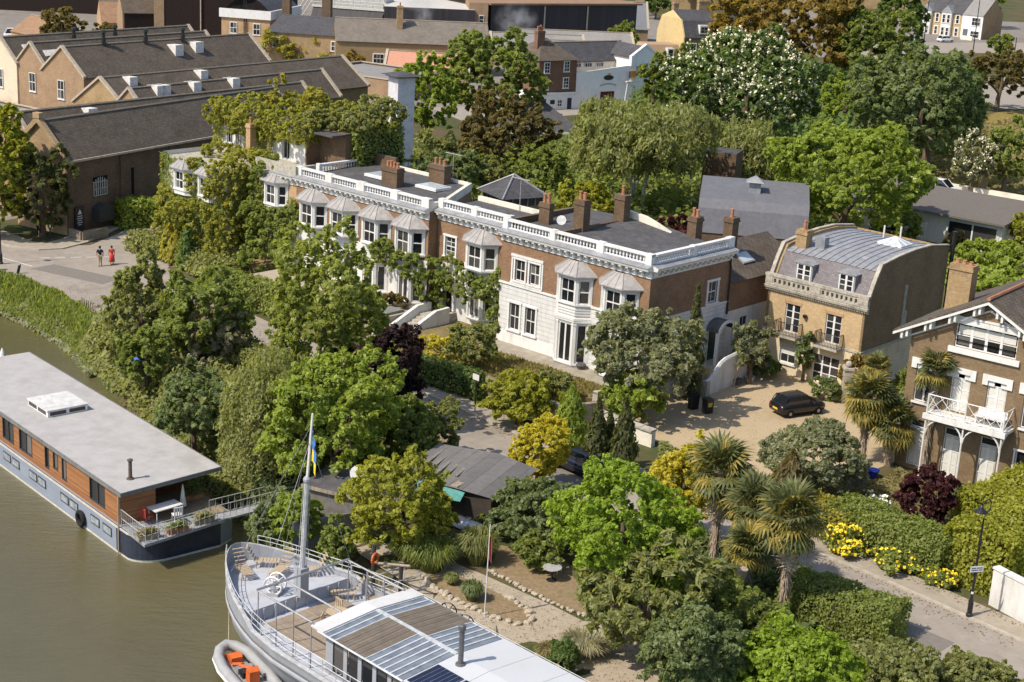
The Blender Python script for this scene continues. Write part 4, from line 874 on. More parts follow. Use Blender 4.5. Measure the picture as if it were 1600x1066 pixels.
T = thing('tan_shed', 'small tan brick shed with hipped brown roof beside the dark olive tree', 'shed', (-88.2, 272, 0), R(-42)); hall(T, 0, 9, 3.8, 3.8, 3.2, 5.6, BRICK_GOLD, TANROOF, cope=False)
T = thing('long_shed', 'long rust roofed shed between two trees at the top left', 'shed', (-74, 300, 0), R(20)); hall(T, -6, 12, 5, 5, 2.6, 6.0, BRICK_GOLD, TANROOF, cope=False)
T = thing('brick_malting', 'brick malting with sunlit gable and black side', 'building', (-73.0, 288, 0), R(24)); hall(T, 0, 11, 4.0, 3.0, 5.6, 8.4, BRICK_WARM, SLATE_BROWN, cope=False)
MB().box(.3, 10.8, .85, .98, -1, 5.3).build('dark_side', BLACKWALL, T)  # thin black sheet over the long front wall

# ---- pub
P = thing('pub', 'three storey brown brick pub with white ground floor and long white wing', 'pub', (1.8, 235, 0), R(35))
PUB = P
PW = plain('pub_white', (.78, .77, .76), .8, .2, var=.05, scale=1.5, stain=(.62, .6, .58), stain_scale=.3)
PB = bricks('dark_pub_brick', (.22, .105, .06), (.16, .075, .045), (.18, .13, .1), patch=.4)
m = MB(); m.wall(0, 6.9, 2.55, 7.35, 0); m.at(6.9, 0, 0, R(90)).wall(0, 8, 2.55, 7.35, 0); m.at(0, 8, 0, R(-90)).wall(0, 8, 2.55, 7.35, 0); m.at(6.9, 8, 0, R(180)).wall(0, 6.9, 2.5, 7.35, 0); m.build('brick_wall', PB, P)
m = MB(); m.box(-.25, 7.05, -.2, 8, -1, 2.5); m.box(-.35, 7.1, -.32, -.2, 2.3, 2.6); m.build('ground_floor', PW, P)
hip(P, 0, 6.9, 0, 8, 7.35, 10.2, SLATE_BROWN, 3.0)
for x, z in ((1.4, 5.5), (5.0, 5.65), (1.3, 3.05), (5.0, 3.2)): win(P, x, z, z + 1.55, 1.0, 0, 0, 2, 3, trim=.06)
chimney(P, 1.9, 3.0, 8.5, 11.4, 1.3, .9, 4, PB, .8)
for x, w_ in ((.85, 1.1), (5.75, .75)): MB().box(x - w_ / 2, x + w_ / 2, -.26, -.201, -.2, 1.7).build('door', plain('navy_door', (.02, .03, .05), .4), P)
win(P, 3.9, .5, 1.5, .9, -.2, 0, 2, 2, trim=.05); MB().box(2.2, 3.0, -.27, -.21, .9, 1.5).build('sign_board', BLACK_IRON, P)
m = MB(); m.prism([(6.9, -1), (19.0, -1), (19.0, 6.35), (16.9, 6.3), (6.9, 5.45)], -.25, -.05, 'y'); m.box(6.9, 16.5, -.35, 0, 5.3, 5.5) if False else None
m.build('white_wing', PW, P)
m = MB(); c = 19.75
m.prism([(17.3, -1), (22.2, -1), (22.2, 7.7), (c, 9.2), (17.3, 7.7)], -.3, .15, 'y'); m.box(17.3, 22.2, .151, 7, -1, 7.5); m.build('gable_wall', PW, P)
MB().prism([(17.0, 7.4), (c, 9.0), (22.5, 7.4), (22.5, 7.52), (c, 9.12), (17.0, 7.52)], .152, 7.2, 'y').build('gable_roof', SLATE, P)
m = MB()
for s in (-1, 1): m.prism([(c, 9.15), (c + s * 2.75, 7.45), (c + s * 2.75, 7.75), (c, 9.5)][::s], -.45, .1, 'y')
m.box(16.9, 17.5, -.5, .1, 6.2, 7.8); m.build('gable_coping', PW, P)
for x, w_, h in ((18.3, .7, 1.6), (19.8, 1.0, 2.0), (21.3, .7, 1.6)): win(P, x, 4.6, 4.6 + h, w_, -.3, 0, 2, 3, trim=.06)
for x in (9.5, 11.6, 13.8): win(P, x + .4, 5.6, 6.3, 1.4, 3.98, 0, 3, 1, trim=.0, sill=False)
hall(P, 7.0, 20.5, 7.0, 3.0, 6.6, 9.0, CREAM, SLATE, cope=False)
MB().box(7, 17.3, -.05, 4, 4.6, 4.8).build('wing_roof', COPE, P)
MB().box(11.5, 14.1, -.3, -.251, -.3, 2.45).build('double_door', plain('dark_red_door', (.10, .015, .012), .5), P)
m = MB(); n = 16; m.prism([(12.85 + .95 * math.cos(2 * math.pi * k / n), 4.55 + .38 * math.sin(2 * math.pi * k / n)) for k in range(n)], -.32, -.251, 'y'); em = m.build('emblem', plain('emblem_black', (.03, .03, .03), .5), P)
MB().box(12.55, 13.15, -.335, -.255, 4.95, 5.25).build('crown', plain('gold_paint', (.5, .36, .12), .5, .4), em)
m = MB()
for k in range(16):
    x = 11.3 + k * .2; m.box(x, x + .11, -.27, -.251, 3.25 + .25 * math.sin(math.pi * k / 15), 3.47 + .25 * math.sin(math.pi * k / 15))
m.build('lettering', plain('letter_grey', (.2, .2, .22), .6), P, kind='stuff')
t = tag(MB().box(-.55, .55, -.08, .08, .75, 1.75).box(-.4, .4, -.09, .09, 0, .65).build('hanging_sign', plain('sign_orange', (.55, .22, .05), .6)), 'orange and white hanging sign on the pub wing', 'sign'); t.matrix_world = P.matrix_basis @ Matrix.Translation((17.0, -.9, 3.8))
MB().box(-.5, .5, -.095, .095, .02, .62).build('lower_board', W_PAINT, t); MB().box(-.75, -.55, -.07, .07, .6, 1.7).build('blue_board', plain('sign_blue', (.03, .10, .24), .6), t)

# ---- yellow house with mansard, annex with two air conditioners
Y = thing('yellow_house', 'three storey house with big blank yellow side wall and mansard roof', 'house', (28.4, 292, 0), R(22))
m = MB(); m.wall(0, 15, -1, 6.2, 0); m.build('front_wall', BRICK_DARK, Y)
m = MB(); m.prism([(-.1, -1), (11, -1), (11, 6.5), (9.5, 9.4), (1.6, 9.4), (-.1, 6.4)], -.25, 0, 'x'); m.build('side_wall', RENDER_Y, Y)
MB().add([(0, -.05, 6.2), (15, -.05, 6.2), (15, 1.4, 9.2), (0, 1.4, 9.2)], [(0, 1, 2, 3)]).add([(0, 1.4, 9.2), (15, 1.4, 9.2), (15, 5.5, 10.8), (0, 5.5, 10.8)], [(0, 1, 2, 3)]).add([(0, 9.6, 9.2), (15, 9.6, 9.2), (15, 5.5, 10.8), (0, 5.5, 10.8)], [(3, 2, 1, 0)]).build('roof', SLATE, Y)
MB().add([(-.24, 1.6, 9.38), (-.24, 9.5, 9.38), (0, 5.5, 10.75)], [(0, 2, 1)]).build('side_gable', RENDER_Y, Y)
for x in (1.9, 4.4, 7.0): win(Y, x, 3.0, 5.2, 1.1, 0, 0, 2, 3, trim=.1); win(Y, x, .2, 1.8, 1.1, 0, 0, 2, 2, trim=.1)
o = MB().box(3.0, 4.8, .1, 1.6, 6.9, 8.5).build('dormer', W_PAINT, Y); glaze(o, Matrix.Identity(4), 3.2, 4.6, 7.1, 8.2, .085, 2, 2, .06)
chimney(Y, 6.5, 6, 9.5, 12.5, 2.4, 1.0, 2, BRICK_STOCK); chimney(Y, .6, 6, 9.5, 12, 1.0, 1.0, 1, BRICK_WARM)
N = thing('mansard_annexe', 'small tan mansard annexe with two white air conditioners below the yellow house', 'annexe', (21.2, 288.5, 0), R(20))
m = MB(); m.prism([(0, -1), (9, -1), (9, 2.2), (7.5, 5.4), (2, 5.4), (0, 2.6)], 0, 7.4, 'x') if False else None
m = MB(); m.box(0, 7.6, 0, 7, -1, 2.0); m.build('wall', BRICK_DARK, N)
m = MB(); m.add([(-.2, -.2, 2), (7.8, -.2, 2), (7.8, 7, 2), (-.2, 7, 2), (.9, 1.2, 4.9), (7.0, 1.2, 4.9), (7.0, 5.8, 4.9), (.9, 5.8, 4.9)], [(0, 1, 5, 4), (1, 2, 6, 5), (2, 3, 7, 6), (3, 0, 4, 7), (4, 5, 6, 7)]); m.build('mansard_roof', plain('tan_tiles', (.36, .25, .16), .85, .2, var=.15, scale=3), N)
o = MB().box(4.3, 5.6, -.1, 1.3, 2.4, 4.4).build('dormer', W_PAINT, N); glaze(o, Matrix.Identity(4), 4.5, 5.4, 2.6, 4.2, -.115, 1, 2, .06)
for i, y in enumerate((2.2, 4.6)):
    o = MB().box(-.45, .45, -.7, .7, 0, 1.2).build('air_conditioner', W_PAINT); o.matrix_world = N.matrix_basis @ Matrix.Translation((.1, y, 3.2)); tag(o, 'white air conditioner on the tan annexe roof, ' + ('right one' if i == 0 else 'left one') + ' of two', 'air conditioner')
    MB().lathe([(.02, 0), (.42, .01), (.42, .03)], 0, 0, 10).build('fan', DARKBOX, o).matrix_local = Matrix.Translation((-.46, 0, .6)) @ Matrix.Rotation(R(-90), 4, 'Y')

# ---- terrace at the top right
for i in range(3):
    x0 = (-16.2, -10.8, -5.4)[i]; lab = ('white trimmed Victorian terrace house with gabled bay, left of three', 'white trimmed Victorian terrace house with gabled bay, middle of three', 'white painted end terrace house with brown brick side wall')[i]
    T = thing('victorian_house', lab, 'house', (109.4, 389.6, 0), R(-40)); wm_ = PW if i == 2 else bricks('yellow_terrace_brick', (.50, .36, .17), (.42, .29, .13), (.4, .32, .22), patch=.3)
    hall(T, x0, x0 + 5.38, 5.5, 5.5, 5.6, 9.2, BRICK_STOCK if i == 2 else wm_, SLATE if i < 2 else GREYROOF, cope=False)
    if i < 2:
        m = MB(); m.box(x0 + .3, x0 + 2.9, -.9, -.02, -.5, 5.6); m.build('bay_wall', W_STUCCO, T); m = MB().prism([(x0 + .1, 5.6), (x0 + 3.1, 5.6), (x0 + 1.6, 7.4)], -1.0, 3, 'y'); m.build('bay_gable', LEAD, T)
        for z, h in ((3.2, 2.0), (.2, 1.9)):
            for x in (x0 + 1.0, x0 + 2.2): win(T, x, z, z + h, .75, -.9, 0, 1, 2, trim=.1)
            win(T, x0 + 4.2, z, z + h, .8, -.0, 0, 1, 2, trim=.2)
    else:
        MB().box(x0 + .02, x0 + 5.36, -.12, -.01, -.5, 5.55).build('white_front', PW, T)
        for z, h in ((3.2, 1.9), (.3, 1.6)): win(T, x0 + 3.7, z, z + h, 2.2, -.12, 0, 3, 2, trim=.1)
        MB().box(x0 + .6, x0 + 1.8, -.2, -.12, -.3, 2.2).build('door', plain('grey_door', (.12, .14, .15), .5), T)
        MB().box(x0 + 2.2, x0 + 5.2, -4.5, -4.2, -.5, 1.0).build('front_garden_wall', CREAM, T)
block('side_range', 'brown brick block at the top right corner beyond the end terrace house', 'building', (121, 393), 38, 22, 16, 5.4, BRICK_DARK, GREYROOF, z0=-2)
T = thing('corner_house', 'tan brick house at the right edge beside the small street tree', 'house', (108.5, 349, 0), R(-30)); hall(T, 0, 10, 5, 5, 4.6, 7.4, BRICK_GOLD, SLATE_BROWN, cope=False)
for x in (2.2, 5.0, 7.8): win(T, x, 1.6, 3.2, 1.1, 0, 0, 2, 2, trim=.1)
for i, (x, y, az) in enumerate(((28, 432, 8), (60, 470, 12), (96, 470, 10))):
    T = thing('far_house', ('brick house with slate roof at the top edge right of the blue slate barn', 'brick house at the top edge behind the bronze trees', 'brick house at the top edge behind the dark sycamore')[i], 'house', (x, y, 0), R(-az)); hall(T, 0, 22, 5, 5, 6, 9.4, BRICK_STOCK, SLATE, cope=False); chimney(T, 6, 5, 8.5, 11.5, 1.4, .9, 3)
    for k in range(6): win(T, 2 + k * 3.5, 3.4, 5.2, 1.1, 0, 0, 2, 2, trim=.1)
for i, (x, y) in enumerate(((98.5, 366), (95.5, 371.5))):
    pass

# ---- behind the villas
G = thing('mansard_cottage', 'grey slate mansard cottage with a cowl and one rooflight behind the villas', 'cottage', (16.6, 144.5, 0), R(-8))
prf = [(0, 3.0), (.7, 5.2), (1.4, 6.0), (7.5, 7.0), (8.2, 6.0), (8.6, 3)]
m = MB(); m.prism(prf, 0, 10.2, 'x'); m.build('roof', plain('cottage_slate', (.135, .135, .15), .6, .3, var=.14, scale=2.5, stain=(.17, .17, .19)), G)
m = MB().box(.15, 10.05, .1, 8.5, -.5, 3.0); m.build('wall', BRICK_DARK, G)
o = MB().box(5.6, 7.3, .14, .3, 3.5, 5.0).build('rooflight', BLACK_IRON, G); o.rotation_euler.x = R(-6); MB().box(5.75, 7.15, .1, .139, 3.65, 4.85).build('pane', plain('milky_glass', (.55, .6, .55), .2, .5), o)
m = MB().box(4.5, 5.6, 3.6, 4.7, 6.3, 7.4); m.add([(4.2, 3.3, 7.4), (5.9, 3.3, 7.4), (5.9, 5.0, 7.4), (4.2, 5.0, 7.4), (5.05, 4.15, 8.0)], [(0, 1, 4), (1, 2, 4), (2, 3, 4), (3, 0, 4), (3, 2, 1, 0)]); m.build('cowl', LEAD, G)
V = thing('garden_pavilion', 'small square pavilion with pyramid slate roof behind the recessed villa', 'pavilion', (-1.35, 139.4, 0), R(30))
Q = 3.9; MB().box(0, Q, 0, Q, -1, 5.4).build('wall', plain('olive_boards', (.27, .24, .14), .8, .2, var=.2), V)
MB().box(-.03, Q + .03, -.03, Q + .03, 5.4, 6.2).build('clerestory', plain('clerestory_dark', (.05, .045, .04), .4, .5), V)
m = MB()
for k in range(6):
    for p in ((k * Q / 5, -.06), (-.06, k * Q / 5)): m.box(p[0] - .06, p[0] + .06, p[1] - .06, p[1] + .06, 5.4, 6.2)
m.build('posts', TIMBER_GREY, V)
hip(V, 0, Q, 0, Q, 6.2, 7.9, SLATE, Q / 2, .5); m = MB()
for p in ((-.5, -.5), (Q + .5, -.5), (Q + .5, Q + .5), (-.5, Q + .5)): m.tube([(*p, 6.23), (Q / 2, Q / 2, 7.95)], .09, 5)
m.build('hip_ridge', LEAD, V)
WT = thing('white_tower', 'tall square whitewashed chimney tower with flat slate cap above the ivy house', 'tower', (-13.4, 171.0, 0), R(35))
MB().box(-1.05, 1.05, -1.05, 1.05, -1, 12.4).build('shaft', plain('peeling_whitewash', (.60, .59, .62), .85, .2, var=.16, scale=3, stain=(.30, .27, .25), stain_scale=1.5, bump=.02), WT)
m = MB().box(-1.3, 1.3, -1.3, 1.3, 12.4, 12.55); m.add([(-1.7, -1.7, 12.56), (1.7, -1.7, 12.56), (1.7, 1.7, 12.56), (-1.7, 1.7, 12.56), (0, 0, 13.0)], [(0, 1, 4), (1, 2, 4), (2, 3, 4), (3, 0, 4), (3, 2, 1, 0)]); m.build('cap', SLATE, WT)
block('dark_brick_block', 'narrow dark brick block with sloping top between birch and weeping willow', 'building', (19.4, 168.5), 20, 3.6, 3.4, 6.6, BRICK_DARK, SLATE)
HT = thing('clubhouse', 'low dark felted pyramid roof of a timber hut below the pub', 'hut', (2.2, 199.5, 0), R(15)); MB().box(-5, 5, 0, 9, -1, 2.6).build('wall', plain('pale_weatherboard', (.5, .46, .4), .8), HT); hip(HT, -5, 5, 0, 9, 2.6, 6.2, FELT, 4.0, .7); MB().box(-5.75, 5.75, -.76, -.7, 2.45, 2.75).build('fascia', W_PAINT, HT)
BU = thing('garden_bungalow', 'flat roofed garden room with white framed sliding glass doors', 'bungalow', (43.2, 159.0, 0), R(-38))
MB().box(-10, 6.5, 0, 9, -.5, 3.0).build('wall', CREAM, BU)
m = MB(); m.add([(-10.5, -1.0, 3.05), (7, -1.0, 3.05), (7, 9, 3.9), (-10.5, 9, 3.9), (-10.5, -1.0, 3.25), (7, -1.0, 3.25), (7, 9, 4.1), (-10.5, 9, 4.1)], [(0, 3, 2, 1), (4, 5, 6, 7), (0, 1, 5, 4), (1, 2, 6, 5), (2, 3, 7, 6), (3, 0, 4, 7)]); m.build('roof', plain('bungalow_felt', (.14, .125, .11), .9, .2, var=.12), BU)
win(BU, 3.4, .1, 2.6, 5.2, 0, 0, 2, 1, trim=.2, sill=True, name='sliding_door', mull=.15)
BW = thing('black_and_white_house', 'house with white panels and black boarding at the right edge beyond the garden', 'house', (51.3, 157.5, 0), R(-46))
MB().box(0, 9, 0, 8, -.5, 6.2).build('wall', BRICK_GOLD, BW); m = MB().box(.9, 9, -.08, -.002, 2.3, 3.5); m.build('boarding', BLACK_IRON, BW)
for z0_, z1_ in ((.3, 2.3), (3.5, 5.8)): MB().box(1.0, 9, -.06, -.003, z0_, z1_).build('white_panel', W_PAINT, BW)
MB().box(.6, 9.4, -.5, 8.3, 6.2, 6.4).build('roof', plain('mint_roof', (.42, .55, .44), .6), BW); MB().tube([(.1, -.15, 0), (.1, -.15, 6.2)], .09, 5).build('drainpipe', BLACK_IRON, BW)
# ================================================================ houseboat
PLANTERS = []
HB_AZ = R(-48.5); HB_O = Vector((-21.271, 80.010, -2.5))
def hbw(u, v, z): return HB_O + Vector((u * math.cos(HB_AZ) - v * math.sin(HB_AZ), u * math.sin(HB_AZ) + v * math.cos(HB_AZ), z))
H = thing('houseboat', 'long houseboat with flat grey roof, orange timber cabin and pale blue hull', 'houseboat', HB_O, HB_AZ)
HULLB = plain('hull_pale_blue', (.25, .285, .35), .5, .4, var=.12, scale=1.5, stain=(.22, .25, .32), stain_scale=.5, stretch=(.3, .3, 1))
NAVY = plain('hull_navy', (.028, .035, .055), .45, .4, var=.3)
CEDAR = boards('cedar_boards', (.40, .185, .078), (.27, .115, .048), .115, 2, .07, .55, .35, (.35, .35, 6), .008)
ROOFG = plain('roof_membrane', (.385, .37, .36), .8, .25, var=.10, scale=1.1, stain=(.29, .275, .255), stain_scale=.3, bump=.004)
FRAME_D = plain('dark_window_frame', (.05, .05, .055), .5, .4)
def hullring(z, grow=0., u0=-25.):
    pts = [(u0, -grow), (0.2 + grow, -grow)]
    for k in range(1, 9): a = k / 9 * math.pi / 2; pts.append((1.2 + (1.5 + grow) * math.sin(a), 1.9 - (1.9 + grow) * math.cos(a)))
    pts += [(2.75 + grow, 5.0), (2.3 + grow, 6.0 + grow), (u0, 6.0 + grow)]
    return [(x, y, z) for x, y in pts]
m = MB().loft([hullring(-.6, -.25), hullring(.0, -.02), hullring(.12, 0), hullring(1.55, .03), hullring(1.62, .03)]); m.build('hull', HULLB, H)
m = MB().loft([hullring(-.4, .02)[0:], hullring(.13, .02)], cap=False).loft([hullring(1.5, .07), hullring(1.62, .07), hullring(1.62, -.02)], cap=False); m.build('rubbing_strake', plain('hull_cream', (.52, .50, .44), .7, .3, var=.2), H)
rg = lambda z, g: hullring(z, g)[1:11]
m = MB().loft([rg(.14, .045), rg(1.0, .05), rg(1.49, .05)], close=False, cap=False); m.build('stern_paint', NAVY, H)
wins = [(-14.9, -13.3), (-12.5, -10.7), (-8.95, -8.4), (-7.85, -7.2), (-6.7, -6.1), (-3.2, -1.35), (-18.5, -16.7), (-22, -20)]
m = MB(); m.wall(-24.5, .35, 1.62, 3.52, .12, .12, [(a, b, 1.95 if i not in (3,) else 2.25, 3.42) for i, (a, b) in enumerate(wins)]); m.at(.35, .12, 0, R(90)).wall(0, 2.2, 1.62, 3.52, 0); m.at(-24.5, .12, 0, R(-90)).wall(-5.7, 0, 1.62, 3.52, 0)
m.build('cabin_wall', CEDAR, H)
m = MB().at(-2.2, 2.3, 0, R(90)).wall(0, 3.6, 1.62, 3.52, 0, .1, [(.3, 1.4, 1.7, 3.3), (1.8, 3.2, 2.3, 3.3)]); m.at(.35, 2.3, 0, R(180)).wall(0, 2.55, 1.62, 3.52, 0); m.at(-2.2, 5.9, 0, R(180)).wall(0, 24, 1.62, 3.52, 0)
m.build('stern_wall', boards('shaded_stern_boards', (.20, .085, .04), (.14, .055, .03), .14, 2, .07, .6), H)  # board colour darkened for the shade under the roof overhang
for i, (a, b) in enumerate(wins):
    c, d = (2.25 if i == 3 else 1.95), 3.42; mm = MB(); f = .07
    mm.box(a, a + f, .1, .24, c, d).box(b - f, b, .1, .24, c, d).box(a + f, b - f, .1, .24, c, c + f).box(a + f, b - f, .1, .24, d - f, d)
    n = 2 if b - a > 1 else 1
    if n == 2: mm.box((a + b) / 2 - .05, (a + b) / 2 + .05, .12, .24, c + f, d - f)
    w = mm.build('window', FRAME_D, H); glaze(w, Matrix.Identity(4), a + f, b - f, c + f, d - f, .18, n, 1, .06)
w = MB().box(-2.26, -2.14, 2.6, 3.7, 1.7, 3.3).build('stern_door', FRAME_D, H); window(H, -2.2, 2.3, 3.3, 1.4, 4.8, R(90), 2, 1, trim=.05, sill=False)
for a in (-14.5, -13.25, -10.8, -9.6, -6.6, -5.4, -2.75, -1.3, -17.5, -18.8):
    mm = MB().box(a - .08, a + .98, -.05, .02, .68, 1.22); w = mm.build('porthole', FRAME_D, H); o = MB().box(a, a + .9, -.065, -.051, .76, 1.14).build('pane', plain('port_glass', (.30, .33, .36), .1, .7, var=.5, scale=2.), w)
RS = [(-25, -.06, 3.56), (.92, -.06, 3.56), (.42, 6.42, 3.56), (-25, 6.42, 3.56)]
o = MB().add(RS + [(x, y, 3.72) for x, y, z in RS], [(0, 3, 2, 1), (4, 5, 6, 7)]).build('roof', ROOFG, H)
m = MB(); m.loft([[(x, y, 3.53) for x, y, z in RS], [(x * 1.0, y, 3.735) for x, y, z in RS]], True, False)
m = MB().box(-25, .97, -.12, -.061, 3.50, 3.74)
m.add([(.97, -.12, 3.5), (.47, 6.48, 3.5), (.47, 6.48, 3.74), (.97, -.12, 3.74), (.9, -.06, 3.5), (.4, 6.42, 3.5), (.4, 6.42, 3.74), (.9, -.06, 3.74)], [(0, 1, 2, 3), (4, 7, 6, 5), (3, 2, 6, 7), (0, 4, 5, 1)]).box(-25, .45, 6.421, 6.48, 3.5, 3.74)
m.build('roof_edge', plain('roof_trim', (.17, .165, .16), .7, .3), o)
hm = MB().box(-15.0, -12.2, 1.85, 4.45, 3.721, 4.08).build('hatch', W_PAINT, H); MB().box(-15.05, -12.15, 1.8, 4.5, 4.08, 4.16).build('hatch_lid', plain('hatch_top', (.55, .54, .53), .7, .3), hm)
for i in range(2): MB().box(-14.85 + i * 1.3, -13.75 + i * 1.3, 1.83, 1.849, 3.8, 4.02).build('pane', GLASSM, hm); MB().box(-12.199, -12.185, 2.0 + i * 1.25, 3.05 + i * 1.25, 3.8, 4.02).build('pane', GLASSM, hm)
MB().lathe([(.24, 3.715), (.2, 3.78), (.11, 3.8), (.1, 4.75), (.14, 4.78), (.17, 4.82), (.17, 4.86), (.05, 4.93)], -.7, 1.35, 10).build('stove_pipe', plain('flue_brown', (.10, .075, .06), .6, .3), H)
dk = [(x, y, 1.63) for x, y, z in hullring(0, -.05)[1:]][:12]
MB().add([(-2.3, 2.2, 1.64), (.3, 2.2, 1.64), (.5, .1, 1.64)] + [(x, y, 1.64) for x, y, z in hullring(0, -.03)[2:12]] + [(-2.3, 5.9, 1.64)], [tuple(range(14))]).build('stern_deck', boards('deck_boards', (.34, .27, .19), (.27, .21, .15), .14, 1, .08, .8), H)
# triangular stern platform and rail
m = MB().prism([(.4, .1), (3.5, -.05), (2.9, 5.2), (2.4, 5.9), (2.0, 5.9)], 1.5, 1.66); m.build('stern_platform', plain('platform_grey', (.28, .29, .31), .7, .3), H)
m = MB(); path = [(.55, .12), (2.0, .06), (3.4, .05), (3.15, 2.5), (2.9, 4.6)]
for z in (2.1, 2.62): m.tube([(x, y, z) for x, y in path], .025, 4)
for (a, b), (c, d) in zip(path[:-1], path[1:]):
    for k in range(6): t = k / 6; m.tube([(a + (c - a) * t, b + (d - b) * t, 1.66), (a + (c - a) * t, b + (d - b) * t, 2.62)], .018 if k else .03, 4)
m.build('stern_rail', plain('rail_steel', (.45, .44, .42), .5, .4, .3), H)
MB().tube([(.62, -.08, 3.5), (.62, -.12, .1), (.6, -.2, -.6)], .05, 5).build('mooring_post', TIMBER_GREY, H)
m = MB(); n = 14; m.loft([[((.38 + .13 * math.cos(a)) * math.cos(t), .13 * math.sin(a), (.38 + .13 * math.cos(a)) * math.sin(t)) for a in [2 * math.pi * j / 7 for j in range(7)]] for t in [2 * math.pi * k / n for k in range(n + 1)]], True, False)
t = tag(m.build('tyre_fender', plain('rubber', (.02, .02, .02), .8, .2)), 'black tyre fender hanging on the pale blue hull of the houseboat', 'tyre'); t.matrix_world = Matrix.Translation(hbw(-3.9, -.16, .55)) @ Matrix.Rotation(HB_AZ, 4, 'Z')
def place(o, u, v, z, rz=0): o.matrix_world = Matrix.Translation(hbw(u, v, z)) @ Matrix.Rotation(HB_AZ + rz, 4, 'Z'); return o
t = thing('garden_table', 'white table on the stern deck of the houseboat', 'table'); place(t, .9, 2.6, 1.65, .1); MB().box(-.45, .45, -.9, .9, .7, .75).build('table_top', W_PAINT, t)
for x in (-.38, .38):
    for y in (-.8, .8): MB().tube([(x, y, 0), (x, y, .7)], .025, 4).build('leg', W_PAINT, t)
def chair(label, cat='chair', mat=None):
    t = thing('garden_chair', label, cat); mat = mat or W_PAINT
    MB().box(-.25, .25, -.25, .25, .42, .46).build('seat', mat, t); m = MB()
    for k in range(4): m.box(-.25 + k * .14, -.17 + k * .14, .22, .26, .46, .92)
    m.box(-.25, .25, .21, .27, .88, .95).build('backrest', mat, t)
    for x in (-.22, .22):
        for y in (-.22, .22): MB().tube([(x, y, 0), (x * .95, y * .95, .42)], .022, 4).build('leg', mat, t)
    return t
place(chair('white slatted chair beside the table on the houseboat stern'), 1.7, 2.9, 1.65, R(-100)); place(chair('red chair tucked under the white table on the houseboat stern', mat=plain('red_paint', (.35, .05, .04), .6)), 1.0, 1.4, 1.65, R(190))
t = tag(MB().lathe([(.03, 0), (.04, 1.0), (.22, .15), (.05, 1.3), (.02, 1.45)], 0, 0, 8).build('folded_parasol', plain('canvas_white', (.7, .68, .62), .9)), 'closed white parasol standing by the houseboat stern wall', 'parasol'); place(t, .2, 4.1, 1.65)
t = thing('gangway', 'grey railed gangway from the houseboat stern to the bank', 'gangway'); place(t, 2.35, 4.8, 1.55)
MB().box(-.45, .45, 0, 7.4, 0, .1).build('walkway', MATS['platform_grey'], t)
for x in (-.45, .45):
    m = MB(); m.tube([(x, 0, 1.0), (x, 7.4, 1.0)], .028, 4).tube([(x, 0, .55), (x, 7.4, .55)], .02, 4)
    for k in range(19): m.tube([(x, k * .41, 0), (x, k * .41, 1.0)], .016, 4)
    m.build('handrail', MATS['rail_steel'], t)
t = tag(MB().lathe([(.02, 0), (.05, .2), (.05, 1.5), (.3, 1.6), (.16, 2.1), (.03, 2.4)], 0, 0, 8).build('closed_umbrella', MATS['canvas_white']), 'closed pale umbrella beyond the far end of the houseboat roof', 'umbrella'); place(t, -25.6, 4.8, 1.7)

# ================================================================ ship
SH_AZ = R(-44.5); SH_O = Vector((-6.015, 66.116, 0))
def shw(u, v, z): return SH_O + Vector((u * math.cos(SH_AZ) - v * math.sin(SH_AZ), u * math.sin(SH_AZ) + v * math.cos(SH_AZ), z))
def splace(o, u, v, z, rz=0): o.matrix_world = Matrix.Translation(shw(u, v, z)) @ Matrix.Rotation(SH_AZ + rz, 4, 'Z'); return o
SHIP = thing('moored_ship', 'grey moored ship with rounded bow and glazed roof over its deckhouse', 'ship', SH_O, SH_AZ)
SGREY = plain('ship_grey', (.31, .325, .355), .55, .35, var=.1, scale=1.5, stain=(.30, .29, .28), stain_scale=.8)
SDECK = plain('ship_deck_grey', (.42, .44, .49), .7, .3, var=.1, scale=1.2, stain=(.36, .33, .29), stain_scale=.7)
TEAK = boards('teak_deck', (.34, .275, .21), (.28, .225, .17), .16, 1, .06, .8, .25)
CV = .1
def hb(u):       # half breadth of the hull at the rail
    t = min(1, max(0, (u + 10.5) / 9.0)); return 4.0 * (.5 * math.sqrt(max(0, 1 - (1 - t) ** 2.2)) + .5 * (1 - (1 - t) ** 1.6))
us = [-10.5, -10.42, -10.2, -9.8, -9.2, -8.4, -7.4, -6.4, -5.4, -4, -2, 1, 6, 16]
def outline(k, z, dz, u1=16):
    P = [(u, CV + hb(u) * k, z(u)) for u in us if u <= u1]; Q = [(u, CV - hb(u) * k, z(u)) for u in us if u <= u1]
    return P[::-1] + Q
zt = lambda u: .62 + (.65 * max(0, (-6.0 - u) / 4.5) ** 1.3 if u < -6.0 else 0) - (.42 if u > -5 else 0)
m = MB(); L = [outline(.50, lambda u: -3.2, 0), outline(.72, lambda u: -2.2, 0), outline(.90, lambda u: -1.0, 0), outline(.975, lambda u: -.25, 0), outline(1.0, zt, 0)]
m.loft(L, False, False); m.loft([outline(1.0, zt, 0), outline(.97, zt, 0), outline(.97, lambda u: -.3 if u > -5.2 else .1, 0)], False, False); m.build('hull', SGREY, SHIP)
m = MB().loft([outline(1.015, lambda u: zt(u) - .03, 0), outline(1.02, lambda u: zt(u) + .05, 0), outline(.96, lambda u: zt(u) + .05, 0), outline(.96, lambda u: zt(u) - .02, 0)], False, False); m.build('bulwark_rail', plain('pale_rail', (.46, .465, .48), .5, .4), SHIP)
m = MB().loft([outline(.985, lambda u: -.55, 0), outline(1.01, lambda u: -.5, 0), outline(1.01, lambda u: -.4, 0), outline(.985, lambda u: -.36, 0)], False, False); m.build('rubbing_strake', SGREY, SHIP)
